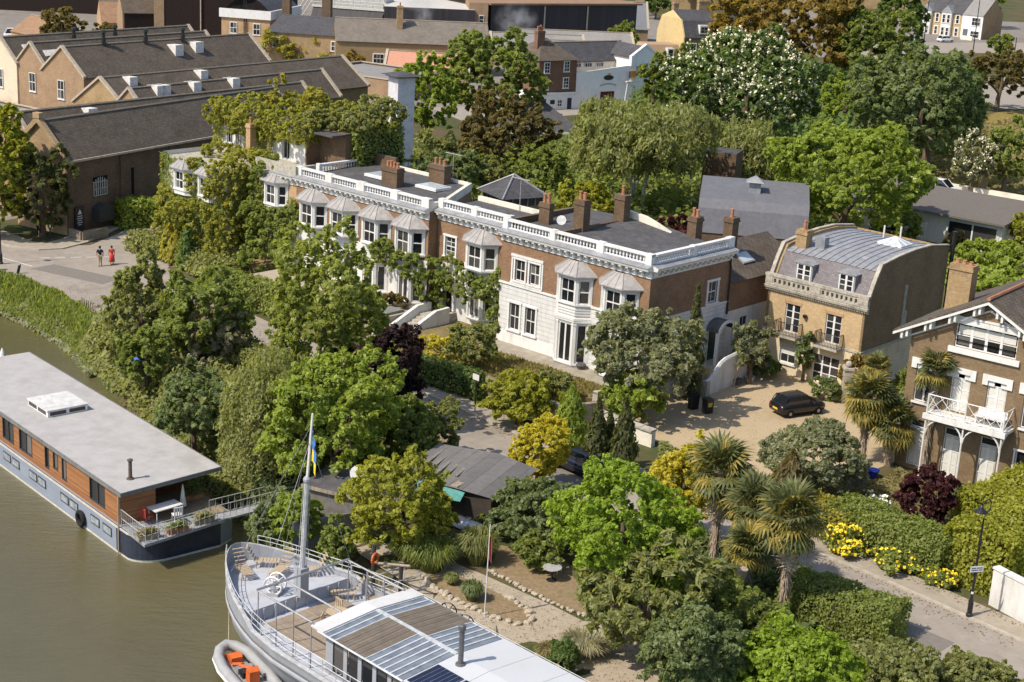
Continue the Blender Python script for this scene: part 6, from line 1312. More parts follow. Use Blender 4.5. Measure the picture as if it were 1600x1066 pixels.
PL = {
'olive_far':(-77.5,265.2,0.0,6.0,4.1,3.0),'small_far':(-72.4,272.4,0.0,4.1,2.2,1.6),'yellow_left':(-47.6,139.5,0.0,7.1,3.9,5.0),'dark_left':(-43.6,141.0,0.0,4.6,2.9,3.9),
'plane_big':(-4.7,205.3,0.0,8.3,6.4,6.9),'bright_mid':(-12.1,194.3,0.0,6.4,4.4,5.5),'brown_mid':(-2.4,183.6,0.0,4.6,5.0,3.8),'palmlike':(-9.3,178.4,0.0,3.5,2.5,2.1),
'shrub_a':(-6.8,167.5,0.0,3.3,3.2,2.5),'shrub_b':(1.6,170.5,0.0,3.3,3.1,2.7),'shrub_c':(-3.1,168.5,0.0,2.8,2.1,1.9),'chestnut':(27.9,200.0,0.0,9.2,10.1,8.3),
'orange_top':(43.0,267.2,0.0,12.2,12.1,8.5),'dark_top':(72.1,312.6,0.0,10.1,5.3,9.4),'lean_a':(18.1,224.7,0.0,5.7,2.1,4.8),'lean_b':(21.9,228.9,0.0,6.1,2.3,4.8),
'birch':(12.2,162.5,0.0,8.8,7.6,4.0),'weeping':(25.0,176.2,0.0,5.3,4.1,4.5),'maple_c':(32.1,154.3,0.0,6.7,6.9,5.9),'grey_big':(49.0,195.5,0.0,8.4,7.4,7.2),
'bright_small':(45.6,225.6,0.0,5.2,3.5,3.7),'brown_round':(77.9,262.7,0.0,6.4,5.0,3.9),'hawthorn':(53.9,187.4,0.0,3.8,2.5,3.4),'green_right':(57.9,187.8,0.0,4.7,3.5,4.2),
'tiny_right':(98.7,334.6,0.0,3.2,2.8,3.0),'lime_bush':(6.4,157.0,0.0,2.4,3.0,1.8),'acer_back':(15.0,147.0,0.0,2.6,2.4,1.3),'shrub_bung':(38.0,156.1,0.0,2.4,2.4,1.8),
'brown_bung':(43.8,155.0,0.0,1.3,1.1,1.0),'roof_gap':(18.2,310.4,0.0,4.4,3.5,3.0),'top_gap':(31.0,397.7,0.0,3.7,4.1,2.9),'big_lightgreen':(-12.3,98.0,0.0,7.0,4.3,4.5),
'sumac_l':(-26.6,108.6,0.0,3.6,2.9,2.9),'sumac_r':(-21.7,105.6,0.0,3.9,3.3,3.2),'grey_shrub':(-20.4,104.8,0.0,3.8,2.1,2.3),'shrub_low':(-24.7,102.0,-.5,2.4,2.0,2.0),
'willow':(-13.4,86.2,0.0,4.4,2.9,3.7),'green_wide':(-9.8,85.0,0.0,4.3,4.0,3.2),'purple':(-8.3,94.6,0.0,4.6,3.0,2.4),'roadside':(-4.4,89.7,0.0,2.4,1.7,1.8),
'shrub_bank':(-19.2,91.0,-.3,2.9,2.3,2.1),'olive_yellow':(-5.5,76.0,0.0,3.2,2.4,2.1),'bright_bank':(-10.7,76.9,-.5,2.0,1.3,1.5),'bright_bank2':(-8.3,74.8,-.5,1.5,1.0,1.2),
'dark_bank':(-12.4,76.8,-.8,1.7,.9,1.3),'yellow_elaeagnus':(1.9,86.2,0.0,2.6,1.75,2.3),'yellow_cone':(9.7,79.5,0.0,3.5,1.75,2.6),'acer_green':(5.7,68.9,0.0,4.9,3.3,3.9),
'bluegreen':(1.9,78.2,0.0,2.0,2.5,1.7),'bluegreen2':(1.9,75.3,0.0,1.2,1.3,0.8),'loquat':(6.9,66.1,0.0,3.3,3.0,2.5),'olive_a':(8.7,100.1,.6,4.1,3.7,3.1),
'olive_b':(17.2,108.5,0.0,2.9,1.6,1.9),'grey_round':(18.1,87.5,0.0,2.5,2.75,2.2),'acer_red':(23.7,82.9,0.0,2.3,1.6,1.7),'bright_corner':(13.7,62.5,0.0,2.1,2.8,1.5),
'corner_right':(18.0,62.7,0.0,1.6,1.9,1.3),'corner_right2':(21.6,63.0,0.0,1.4,2.1,1.0),'dark_mass':(9.0,62.2,0.0,2.6,2.2,2.2),'round_ball':(3.1,64.2,0.0,.95,.8,.85),
'walnut_mid':(11.4,67.2,0.0,2.3,2.1,1.5),'wallshrub':(.6,97.0,0.1,1.6,2.5,1.6),'wallshrub2':(2.9,100.4,.6,1.5,1.5,.9),'shrub_stair':(-2.6,106.6,.9,1.7,1.9,1.5),
'yellow_hedge':(-4.9,107.2,.9,1.5,1.9,.9)}
tree('oak_tree', 'dark olive tree behind the three gabled warehouses', 'tree', PL['olive_far'], LM['brown'], 8)
tree('oak_tree', 'smaller dark tree beside the sunlit brick malting', 'tree', PL['small_far'], LM['brown'], 6)
tree('lime_tree', 'yellow green tree at the left edge before the long slate hall', 'tree', PL['yellow_left'], LM['lime'], 14, ground=True)
tree('holly_tree', 'dark evergreen against the sunlit gable of the road junction hall', 'tree', PL['dark_left'], LM['conifer'], 12, ground=True)
tree('plane_tree', 'huge round dark green plane tree left of the pub', 'tree', PL['plane_big'], LM['green'], 22, ragged=.4, lobesz=(.22, .36))
tree('maple_tree', 'brighter green tree right of the white chimney tower', 'tree', PL['bright_mid'], LM['bright'], 12)
tree('copper_tree', 'brownish open tree under the plane tree', 'tree', PL['brown_mid'], LM['brown'], 11, cover=3.2)
tree('yucca_shrub', 'pale spiky shrub right of the white chimney tower', 'shrub', PL['palmlike'], LM['soft'], 8, aspect=3.2)
tree('garden_shrub', 'mid green shrub left of the slate pavilion', 'shrub', PL['shrub_a'], LM['bluegreen'], 8)
tree('garden_shrub', 'bright shrub right behind the slate pavilion', 'shrub', PL['shrub_b'], LM['green'], 8)
tree('garden_shrub', 'olive shrub directly behind the pavilion roof', 'shrub', PL['shrub_c'], LM['soft'], 7)
tree('horse_chestnut', 'great horse chestnut covered with cream blossom candles', 'tree', PL['chestnut'], LM['deep'], 20, ragged=.5, extra=(FLOWER_W, 2300, .40))
tree('beech_tree', 'broad bronze orange tree at the top behind the chestnut', 'tree', PL['orange_top'], LM['bronze'], 18)
tree('beech_tree', 'bronze and green tree between the chestnut and the dark tree at the top', 'tree', (56, 262, 0, 9.5, 7.0, 7.5), LM['green'], 13)
tree('sycamore_tree', 'tall dark green tree at the top left of the terraced houses', 'tree', PL['dark_top'], LM['deep'], 13)
tree('poplar_tree', 'narrow green tree beside the pub gable, left one of two', 'tree', PL['lean_a'], LM['green'], 8); tree('poplar_tree', 'narrow green tree beside the pub gable, right one of two', 'tree', PL['lean_b'], LM['green'], 8)
tree('maple_tree', 'bright small tree between the chestnut and the grey green park tree', 'tree', PL['bright_small'], LM['bright'], 9)
tree('park_tree', 'large grey green tree in the park behind the domed lead roof', 'tree', PL['grey_big'], LM['bluegreen'], 18, ragged=.7)
tree('park_tree', 'dull green park tree leaning over the lawn edge', 'tree', (53.0, 207, 0, 7.6, 5.4, 6.0), LM['deep'], 11)
tree('copper_beech', 'round brownish tree on the parched park lawn at the right edge', 'tree', PL['brown_round'], LM['brown'], 12, trunk=.5, low_crown=False)
tree('hawthorn_tree', 'white flowering hawthorn at the right edge above the garden room', 'tree', PL['hawthorn'], LM['greygreen'], 8, extra=(FLOWER_W, 420, .30))
tree('park_tree', 'green tree right of the white hawthorn', 'tree', PL['green_right'], LM['green'], 10)
tree('street_tree', 'small green tree beside the side wall of the end terrace house', 'tree', PL['tiny_right'], LM['green'], 7)
tree('maple_tree', 'large bright green maple behind the domed lead roof', 'tree', PL['maple_c'], LM['bright'], 20, ragged=.7)
tree('golden_shrub', 'lime yellow shrub behind the villa chimneys', 'shrub', PL['lime_bush'], LM['lime'], 8)
tree('red_maple', 'dark red maple behind the flat roof of the right villa', 'tree', PL['acer_back'], LM['red'], 7)
tree('garden_shrub', 'green shrub left of the garden room terrace', 'shrub', PL['shrub_bung'], LM['green'], 7); tree('heather_shrub', 'round brown shrub on the garden room terrace', 'shrub', PL['brown_bung'], LM['brown'], 5)
tree('street_tree', 'green tree between workshop roofs left of the yellow house', 'tree', PL['roof_gap'], LM['green'], 8); tree('street_tree', 'dark tree at the top edge behind the blue slate roof', 'tree', PL['top_gap'], LM['deep'], 7)
tree('ash_tree', 'large light green tree standing before the villa with four bays', 'tree', PL['big_lightgreen'], LM['ash'], 19, trunk=.22, low_crown=True)
tree('sumac_shrub', 'tall olive shrub beside the road junction, leftmost of the bank shrubs', 'shrub', PL['sumac_l'], LM['soft'], 10, aspect=2.0)
tree('sumac_shrub', 'tall olive shrub right beside the silvery shrub', 'shrub', PL['sumac_r'], LM['green'], 11, aspect=2.0)
tree('silver_shrub', 'silvery grey shrub below the ash tree', 'shrub', PL['grey_shrub'], LM['silver'], 9)
tree('bramble_bush', 'low bramble bush on the bank beyond the houseboat roof', 'bush', PL['shrub_low'], LM['green'], 8)
tree('green_alder', 'broad fresh green tree between the willow and the utility pole', 'tree', PL['green_wide'], LM['bright'], 14, low_crown=True)
tree('bank_alder', 'dark green tree under the purple smoke bush', 'tree', (-5.9, 87.6, 0, 2.6, 2.2, 2.2), LM['green'], 9, low_crown=True)
tree('smoke_bush', 'dark purple smoke bush below the villa steps', 'bush', PL['purple'], LM['purple'], 10)
tree('roadside_bush', 'leafy bush beside the road behind the wooden bench', 'bush', PL['roadside'], LM['soft'], 8)
tree('elder_shrub', 'dull green shrub beside the houseboat', 'shrub', PL['shrub_bank'], LM['bluegreen'], 10)
tree('garden_tree', 'olive yellow tree with bare twigs beside the felt roofed sheds', 'tree', PL['olive_yellow'], LM['lime'], 11, low_crown=True)
tree('bay_shrub', 'bright shrub on the bank right of the gangway', 'shrub', PL['bright_bank'], LM['bright'], 7); tree('bay_shrub', 'small green shrub behind the ship mast', 'shrub', PL['bright_bank2'], LM['green'], 6); tree('ivy_bush', 'dark bush under the end of the gangway', 'bush', PL['dark_bank'], LM['bluegreen'], 6)
tree('golden_elaeagnus', 'round golden yellow shrub beside the felt roofed sheds', 'shrub', PL['yellow_elaeagnus'], LM['gold'], 9)
tree('golden_cypress', 'golden yellow conical shrub behind the tallest palms', 'shrub', PL['yellow_cone'], LM['gold'], 9)
tree('green_acer', 'large vivid green tree in front of the golden conical shrub', 'tree', PL['acer_green'], LM['vivid'], 17, low_crown=True)
tree('laurel_bush', 'blue green bush before the golden round shrub', 'bush', PL['bluegreen'], LM['bluegreen'], 9); tree('laurel_bush', 'lower blue green bush above the garden chairs', 'bush', PL['bluegreen2'], LM['green'], 6)
tree('loquat_tree', 'large leaved dull green tree below the vivid green tree', 'tree', PL['loquat'], LM['soft'], 11, size=1.5, aspect=2.6, low_crown=True)
tree('olive_tree', 'big grey green olive tree in front of the right villa', 'tree', PL['olive_a'], LM['greygreen'], 15, aspect=2.2, low_crown=True)
tree('fig_tree', 'leafy green bush at the foot of the big olive tree', 'bush', (8.2, 98.6, .3, 2.0, 2.2, 1.5), LM['bright'], 7, size=1.2)
tree('olive_tree', 'small olive tree in a pot beside the white curved wall', 'tree', PL['olive_b'], LM['greygreen'], 8, cover=3, aspect=2.2)
tree('pittosporum', 'rounded grey green shrub below the parked black car', 'shrub', PL['grey_round'], LM['greygreen'], 12, size=.75, ragged=.5)
tree('red_acer', 'dark red acer before the white balcony house', 'tree', PL['acer_red'], LM['red'], 9)
tree('spindle_bush', 'vivid green bush at the bottom beside the clipped road hedge', 'bush', PL['bright_corner'], LM['vivid'], 9); tree('corner_bush', 'grey green bush at the bottom right, left one of two', 'bush', PL['corner_right'], LM['soft'], 8); tree('corner_bush', 'grey green bush at the bottom right, right one of two', 'bush', PL['corner_right2'], LM['soft'], 8)
tree('viburnum_bush', 'dark green bush at the bottom edge right of the path end', 'bush', PL['dark_mass'], LM['bluegreen'], 9); tree('box_ball', 'round clipped bush beside the ship roof', 'bush', PL['round_ball'], LM['deep'], 4)
tree('walnut_sapling', 'green shrub under the leaning palm trunk', 'shrub', PL['walnut_mid'], LM['green'], 8); tree('hydrangea_bush', 'yellow green shrub overhanging the roadside garden wall', 'shrub', PL['wallshrub'], LM['lime'], 8); tree('hydrangea_bush', 'olive shrub on the lawn behind the roadside wall', 'shrub', PL['wallshrub2'], LM['soft'], 6)
tree('photinia_shrub', 'green shrub right of the villa steps', 'shrub', PL['shrub_stair'], LM['soft'], 7); tree('golden_privet', 'yellow clipped shrub beside the villa steps', 'shrub', PL['yellow_hedge'], LM['gold'], 5, lobes=np.array([(-.9, 0, .9, 1.1, .9, .8), (.6, .2, .8, 1.3, .9, .75)]), clump=.25)
tree('lavender_bush', 'dull purple bush on the paved terrace left of the steps', 'bush', tuple(hu(-9.2, -2.2, .75)) + (.6, 1.1, .6), LM['brown'], 4)
tree('ivy_bush', 'green bush at the narrow side of the domed roof house', 'bush', (28.2, 104.9, 0, 2.2, 1.5, 1.7), LM['green'], 7); tree('climbing_rose', 'leafy climber between the two black balconies', 'climber', (21.3, 109.9, 0, 1.9, .7, 1.8), LM['bluegreen'], 5); tree('potted_tree', 'orange and green shrub beside the gate pillar', 'shrub', (24.0, 106.0, 0, 2.3, .9, 1.3), LM['bronze'], 5)
tree('forecourt_shrub', 'low shrub behind the parked black car', 'shrub', (22.2, 106.0, 0, .8, 1.2, .8), LM['bluegreen'], 5); tree('forecourt_shrub', 'low shrub under the front window of the domed roof house', 'shrub', (18.6, 110.8, 0, .8, 1.4, .8), LM['deep'], 5)
tree('back_garden_shrub', 'green shrub before the garden room, behind the domed roof', 'shrub', (46.0, 149, 0, 1.4, 3.5, 1.5), LM['bright'], 7); tree('back_garden_shrub', 'long bright hedge shrub behind the gabled house', 'shrub', (52.0, 146, 0, 1.6, 4.5, 1.7), LM['green'], 8); tree('back_garden_shrub', 'lime green climber on the wall of the black and white house', 'climber', (50.0, 155.5, 0, 2.2, .9, 2.4), LM['lime'], 5)
tree('creeper', 'row of creeper clumps on the grey roofed brewery range', 'creeper', (-38.5, 270.6, 0, 3.0, 6.0, 2.6), LM['yellowgreen'], 9, lobes=np.array([(x, 0, 2.6 + .5 * math.sin(x * 2), 1.4, .8, 2.3) for x in (-5.6, -3.2, -.9, 1.5, 3.6, 6.4)]), clump=.7); tree('creeper', 'small creeper clump on the tan brick brewery store', 'creeper', (-29.2, 265.8, 0, 1.8, 1.9, 1.6), LM['bronze'], 5)
# birch with three pale stems, drooping fine foliage
def weeper(name, label, spec, mat, bark, strands, lenr, stems=1, per=26, size=.8, cover=1.0, aspect=2.6):
    SEED[0] += 1; rng = np.random.RandomState(SEED[0]); x, y, z0, zc, r, rz = spec; T = thing(name, label, 'tree', (x, y, z0))
    L = lobes_auto(rng, (0, 0, zc), r, rz, 14); S = leaf_size(y, size); d = unit(rng.normal(size=(strands * 3, 3))); d = d[d[:, 2] > -.35][:strands]; i = rng.choice(len(L), len(d))
    p0 = L[i, :3] + d * L[i, 3:] * rng.uniform(.75, 1.02, (len(d), 1)); ln = rng.uniform(*lenr, (len(d), 1)); ln = np.minimum(ln, np.maximum(.3, p0[:, 2:3] - .4))
    t = rng.uniform(0, 1, (len(d), per, 1)); out = unit(d * np.array([1, 1, 0]))[:, None, :]
    P = p0[:, None, :] + out * np.sqrt(t) * .55 - np.array([0, 0, 1]) * t * ln[:, None] + rng.normal(size=(len(d), per, 3)) * S * .9
    N = unit(out * .7 + rng.normal(size=P.shape) * .6 + np.array([0, 0, .35])).reshape(-1, 3); P = P.reshape(-1, 3)
    Tn = np.tile(np.array([[0, 0, -1.]]), (len(P), 1)) + rng.normal(size=P.shape) * .45
    leaf_obj('crown', P, N, S, mat, rng, T, aspect, Tn)
    for k in range(stems):
        a = 2 * math.pi * k / max(1, stems) + .6; o = (.7 * math.cos(a) * (stems > 1), .7 * math.sin(a) * (stems > 1), 0); L2 = L.copy(); L2[0, 0] += 1.5 * math.cos(a) * (stems > 1); L2[0, 1] += 1.5 * math.sin(a) * (stems > 1); trunk_mesh(rng, o, L2, .16 if stems > 1 else .25, nb=6).build('trunk', bark, T)
    return T
weeper('birch_tree', 'group of silver birch stems with soft drooping crown behind the right villa', PL['birch'], LM['soft'], BARK_PALE, 1100, (.6, 2.2), 4, size=.62)
weeper('weeping_willow', 'pale weeping willow right of the dark brick block', PL['weeping'], LM['soft'], BARK, 760, (1.6, 4.4), size=.62)
weeper('willow_tree', 'soft olive willow beside the houseboat gangway', PL['willow'], LM['soft'], BARK, 1000, (.9, 2.8), size=.62)
# tall clipped cypress and conifers
def conifer(name, label, x, y, z0, h, r, mat, n=None, size=.9, k=1, tip=1.5, flat=False):
    SEED[0] += 1; rng = np.random.RandomState(SEED[0]); T = thing(name, label, 'conifer', (x, y, z0)); S = leaf_size(y, size)
    n = int(2.6 * (2 * math.pi * r * h * .6) / (.8 * S * S)); t = rng.uniform(0, 1, n) ** .8; a = rng.uniform(0, 2 * math.pi, n)
    prof = np.where(t < .25, .75 + t, 1.) * (1 - t ** tip); lump = 1 + .16 * np.sin(a * 3 + t * 21) + .12 * np.sin(a * 7 - t * 34); rr = r * np.maximum(prof, .03) * lump * rng.uniform(.72, 1.04, n)
    P = np.stack([rr * np.cos(a), rr * np.sin(a), .1 + t * h], 1); out = np.stack([np.cos(a), np.sin(a), np.full(n, .25 if not flat else .9)], 1); N = unit(out + rng.normal(size=(n, 3)) * .5)
    Tn = np.stack([np.cos(a) * .25, np.sin(a) * .25, np.ones(n)], 1) if not flat else np.stack([np.cos(a), np.sin(a), np.full(n, -.2)], 1)
    leaf_obj('crown', P, N, S, mat, rng, T, 2.2, Tn + rng.normal(size=(n, 3)) * .3); MB().tube([(0, 0, -.2), (0, 0, h * .7)], max(.06, r * .12), 6, .03).build('trunk', BARK, T); return T
conifer('italian_cypress', 'slim dark cypress against the shaded side wall of the right villa', 12.5, 104.4, 0, 8.0, .85, LM['conifer'])
conifer('juniper', 'dark columnar conifer beside the coped wall, left one of two', 5.4, 89.2, 0, 4.7, .95, LM['conifer']); conifer('juniper', 'dark columnar conifer beside the coped wall, right one of two', 7.0, 88.6, 0, 5.0, 1.0, LM['conifer']); conifer('juniper', 'short dark conifer between the two columnar ones', 6.2, 90.2, 0, 3.6, .7, LM['conifer'])
conifer('spreading_yew', 'tiered brownish conifer in front of the rounded grey shrub', 16.1, 83.4, 0, 4.2, 2.3, LM['brown'], tip=1.1, flat=True, size=1.1); conifer('clipped_laurel', 'clipped green column at the end of the roadside garden wall', 3.9, 92.6, 0, 4.2, 1.05, LM['bright'], tip=3.2)
for i, (u, v, h, l) in enumerate(((-35.6, -4.2, 3.2, 'golden green column shrub before the ivy house, leftmost'), (-34.4, -4.4, 2.8, 'golden green column shrub before the ivy house, second'), (-32.6, -4.5, 3.6, 'dark clipped yew column before the ivy house'))): p = hu(u, v, -.8); conifer('yew_column', l, p.x, p.y, 0, h, .85, LM['yellowgreen' if i < 2 else 'deep'], tip=3)
# ---- hedges: leaves over a rounded box along a path
def hedge(name, label, path, w, h, mat, z0=0., size=.7, cover=2.0, bulge=.10, cat='hedge', blossoms=None):
    SEED[0] += 1; rng = np.random.RandomState(SEED[0]); p0 = path[0]; T = thing(name, label, cat, (p0[0], p0[1], z0)); S = leaf_size(p0[1], size); Ps = []; Ns = []; core = MB()
    for a, b in zip(path[:-1], path[1:]):
        d = np.array([b[0] - a[0], b[1] - a[1]], float); L = np.hypot(*d); d /= L; q = np.array([-d[1], d[0]]); per = 2 * h + w; n = int(cover * (per * (L + w * .4)) / (.8 * S * S))
        t = rng.uniform(-w * .2, L + w * .2, n); s = rng.uniform(0, per, n)
        lat = np.where(s < h, -w / 2, np.where(s < h + w, s - h - w / 2, w / 2)); z = np.where(s < h, s, np.where(s < h + w, h, per - s))
        nl = np.where(s < h, -1., np.where(s < h + w, lat / w * .6, 1.)); nzv = np.where((s > h) & (s < h + w), 1., .15)
        cor = np.clip((np.abs(lat) / (w / 2)) ** 4 * np.clip(z / h, 0, 1) ** 4, 0, 1); wob = bulge * (np.sin(t * 1.9 + z * 2.3) + np.sin(t * 4.3 - lat * 3.1)) + rng.normal(size=n) * S * .9
        lat2 = lat * (1 - .1 * cor) + nl * wob * .8; z2 = z - cor * .18 * min(w, h) * .6 + np.where(nzv > .5, wob * .7, 0)
        Ps.append(np.stack([a[0] - p0[0] + d[0] * t + q[0] * lat2, a[1] - p0[1] + d[1] * t + q[1] * lat2, np.maximum(.05, z2)], 1)); Ns.append(np.stack([q[0] * nl, q[1] * nl, nzv], 1))
        m4 = math.atan2(d[1], d[0]); core.at(a[0] - p0[0], a[1] - p0[1], 0, m4).box(min(.3, w * .2), L - min(.3, w * .2), -w * .3, w * .3, 0, h * .8)
    for e, o_ in ((0, 1), (-1, -2)):
        a, b = np.array(path[e], float), np.array(path[o_], float); d = unit((a - b)[None])[0]; q = np.array([-d[1], d[0]]); n = int(cover * w * h / (.8 * S * S)); lat = rng.uniform(-w / 2, w / 2, n) * .97; z = rng.uniform(.03, h, n); r_ = w * .2 * (1 - (np.abs(lat) / (w / 2)) ** 3) * (1 - (z / h) ** 6 * .7) + rng.normal(size=n) * S * .9 + bulge * np.sin(lat * 3 + z * 2.5)
        Ps.append(np.stack([a[0] - p0[0] + d[0] * r_ + q[0] * lat, a[1] - p0[1] + d[1] * r_ + q[1] * lat, z], 1)); Ns.append(np.stack([np.full(n, d[0]), np.full(n, d[1]), np.full(n, .2)], 1))
    P = np.concatenate(Ps); N = unit(np.concatenate(Ns) + rng.normal(size=P.shape) * .55); leaf_obj('foliage', P, N, S, mat, rng, T, 1.5); core.build('stems', plain('hedge_twigs', (.05, .045, .025), .95, .1, var=.4, scale=6), T)
    return T
hedge('clipped_hedge', 'high clipped bright green hedge right beside the street lamp', [(25.2, 76.1), (29.8, 80.4)], 4.2, 3.3, LM['lime'], size=.9); hedge('clipped_hedge', 'high hedge behind the street lamp hedge before the white balcony', [(27.0, 81.5), (31.0, 85.5)], 4.0, 3.0, LM['lime'], size=.85)
hedge('beech_hedge', 'broad sloping dull green hedge left of the street lamp', [(19.2, 82.0), (22.6, 78.4), (23.6, 77.2)], 2.6, 2.2, LM['green']); hedge('beech_hedge', 'lower hedge top behind the yellow flowers', [(17.6, 83.0), (20.2, 80.6)], 2.2, 1.8, LM['yellowgreen'])
hedge('road_hedge', 'clipped dark green hedge on the river side of the road', [(15.0, 72.2), (18.9, 69.4)], 2.7, 1.9, LM['green']); hedge('clipped_hedge', 'rounded green hedge in front of the shaded brick hall', [(-37.4, 146.3), (-33.2, 148.9)], 2.2, 2.6, LM['bright'])
hedge('box_hedge', 'low clipped garden hedge before the ivy house', [(-25.4, 139.2), (-20.8, 135.8)], 1.4, 1.3, LM['green'], .0); hedge('box_hedge', 'long hedge between the road junction and the ivy house garden', [(-33.9, 138.0), (-29.0, 134.0), (-24.0, 128.5)], 2.2, 1.7, LM['soft']); hedge('box_hedge', 'hedge behind the picnic table hedge', [(-29.5, 140.5), (-26, 137)], 1.2, 1.5, LM['green'])
hedge('box_hedge', 'hedge in front of the long villa terrace', [tuple(hu(-22.8, -8.0)[:2]), tuple(hu(-15, -7.5)[:2]), tuple(hu(-8.5, -6.6)[:2])], 1.3, 2.6, LM['green']); hedge('wall_ivy', 'ivy and weeds hanging over the shaded roadside wall', [(-6.6, 105.0), (-2.0, 101.4)], .8, 2.0, LM['deep']); hedge('wild_hedge', 'wild hedge between the bank trees and the road', [(-24, 111), (-16, 102), (-8.5, 95.2), (-5.5, 92.4)], 2.4, 2.2, LM['soft'])
# ---- creepers on walls: lobes in the terrace frame
def creeper(name, label, pts, mat, clump=.35, cover=2.4, size=1., cat='creeper'):
    L = np.array([(*(hu(u, v, z) - HO), a, a * .8, b) for u, v, z, a, b in pts]); L[:, 3:] *= 1.18; rj = np.random.RandomState(len(pts)); L2 = L.copy(); L2[:, :3] += rj.uniform(-1, 1, (len(L), 3)) * L[:, 3:] * .8; L2[:, 3:] *= .62; L3 = L.copy(); L3[:, :3] += rj.uniform(-1, 1, (len(L), 3)) * L[:, 3:] * .9; L3[:, 3:] *= .5; L = np.concatenate([L, L2, L3])
    return tree(name, label, cat, (HO.x, HO.y, HO.z, 3, 2, 2), mat, lobes=L, clump=clump * .6, cover=cover, size=size, part='foliage', trunks=False)
creeper('wisteria', 'wisteria garland across the recessed villa and its neighbour', [(-12.0, -.5, 4.2, 1.0, .8), (-10.6, -.9, 4.3, 1.1, .8), (-9.2, -1.0, 4.2, 1.1, .7), (-7.9, -.5, 3.9, 1.2, 1.0), (-7.4, -.2, 2.6, 1.0, 1.3), (-7.2, .1, 1.4, .7, .8), (-6.0, .4, 4.1, 1.0, .8), (-4.8, .3, 3.7, 1.1, .9), (-3.6, -.1, 3.4, 1.1, .8), (-2.4, -.2, 3.3, 1.1, .8), (-1.2, .3, 3.6, 1.0, .9), (-.5, .5, 2.5, .8, 1.3), (-.5, .4, 4.3, .7, .8), (-.4, .4, 1.2, .7, 1.0)], LM['green'], .32, size=.8)
creeper('virginia_creeper', 'thick creeper over the left block of the ivy house', [(-39.3, -2.1, 3.0, .7, 2.2), (-38.4, -2.3, 1.5, 1.2, 1.7), (-38.4, -2.4, 3.9, .9, .7), (-36.8, -2.4, 3.4, 1.3, 1.2), (-34.8, -2.3, 6.2, .55, 1.6), (-34.6, -2.6, 3.0, 1.4, 1.6), (-33.0, -2.7, 3.2, 1.4, 1.3), (-31.0, -2.4, 6.6, 1.0, 1.6), (-31.0, -2.5, 4.6, 1.2, 1.8), (-30.5, -2.3, 2.6, 1.2, 2.0), (-30.2, -1.6, 5.4, .9, 2.2), (-30.6, -2.3, 1.2, 1.3, 1.4), (-31.2, -2.0, 7.9, 1.2, .7), (-30.3, -1.2, 7.8, 1.0, .8), (-36.0, -2.2, 1.2, 1.4, 1.2), (-33.0, -2.0, 1.2, 1.4, 1.2), (-34.9, -2.0, 7.9, .7, .4), (-39.2, -2.0, 7.3, .4, .6), (-32.6, 1.5, 8.4, 1.6, .6), (-36.5, 2.2, 8.3, 1.8, .5)], LM['ivy'], .34, size=.75)
creeper('virginia_creeper', 'creeper between the ivy house recess and the first lead roofed bay', [(-29.0, 1.2, 5.6, .8, 2.6), (-28.4, -.2, 6.4, .7, 1.6), (-28.6, .2, 3.4, 1.2, 2.2), (-26.6, -.6, 3.4, 1.7, 1.5), (-25.0, -.5, 3.6, 1.5, 1.4), (-24.0, -.5, 4.2, 1.0, 1.3), (-26.0, -1.4, 1.4, 2.0, 1.4), (-24.2, -.3, 2.0, 1.2, 1.6), (-28.0, -.2, 8.2, .8, .6), (-27.0, -.3, 8.5, .9, .5)], LM['green'], .4)
creeper('roof_garden_vine', 'mass of vine and shrubs over the roof garden of the ivy house', [(-39.2 + 1.05 * k, 3.7 + .3 * math.sin(k * 2.1), 11.35 + .35 * math.sin(k * 1.7), 1.15, .95) for k in range(12)] + [(-38 + 1.6 * k, 6.5 + math.sin(k), 11.9 + .4 * math.sin(k * 2.3), 1.5, .9) for k in range(9)] + [(-36 + 1.7 * k, 9.5, 12.0 + .3 * math.sin(k * 1.3), 1.5, .9) for k in range(8)] + [(-39.0 + 1.3 * k, 3.3, 10.6 + .4 * math.sin(k * 2.7), .7, .6) for k in range(10)], LM['ivy'], .34, size=.75)
creeper('roof_garden_vine', 'shrubs on the roof garden nearest the white chimney tower', [(-27.0, 5.0, 11.9, 1.3, .9), (-26.0, 7.0, 12.2, 1.4, .9), (-24.8, 8.6, 12.4, 1.3, 1.0), (-24.2, 10.4, 12.7, 1.2, 1.1), (-26.2, 10.8, 12.7, 1.4, 1.1), (-24.0, 6.6, 12.3, .9, .8), (-24.6, 11.4, 12.6, 1.0, 1.0)], LM['soft'], .34, size=.75); creeper('roof_garden_tree', 'small feathery tree standing on the ivy house roof garden', [(-35.2, 7.5, 13.2, .8, 1.3), (-34.9, 7.4, 14.2, .5, .9), (-31.0, 8.0, 13.2, .7, 1.0)], LM['yellowgreen'], .4, cat='tree')
hedge('clipped_ivy_wall', 'clipped dark green ivy wall on the shaded side of the roof garden', [tuple(hu(-23.5, 6.4)[:2]), tuple(hu(-23.5, 11.4)[:2])], .9, 3.5, LM['green'], 9.1, bulge=.05); creeper('ivy_bush', 'grey green shrub between the clipped ivy wall and the white tower', [(-22.8, 12.0, 7.6, 1.3, 1.3), (-21.3, 12.5, 6.8, 1.4, 1.4), (-19.8, 13, 6.6, 1.5, 1.6)], LM['bluegreen'], .4)
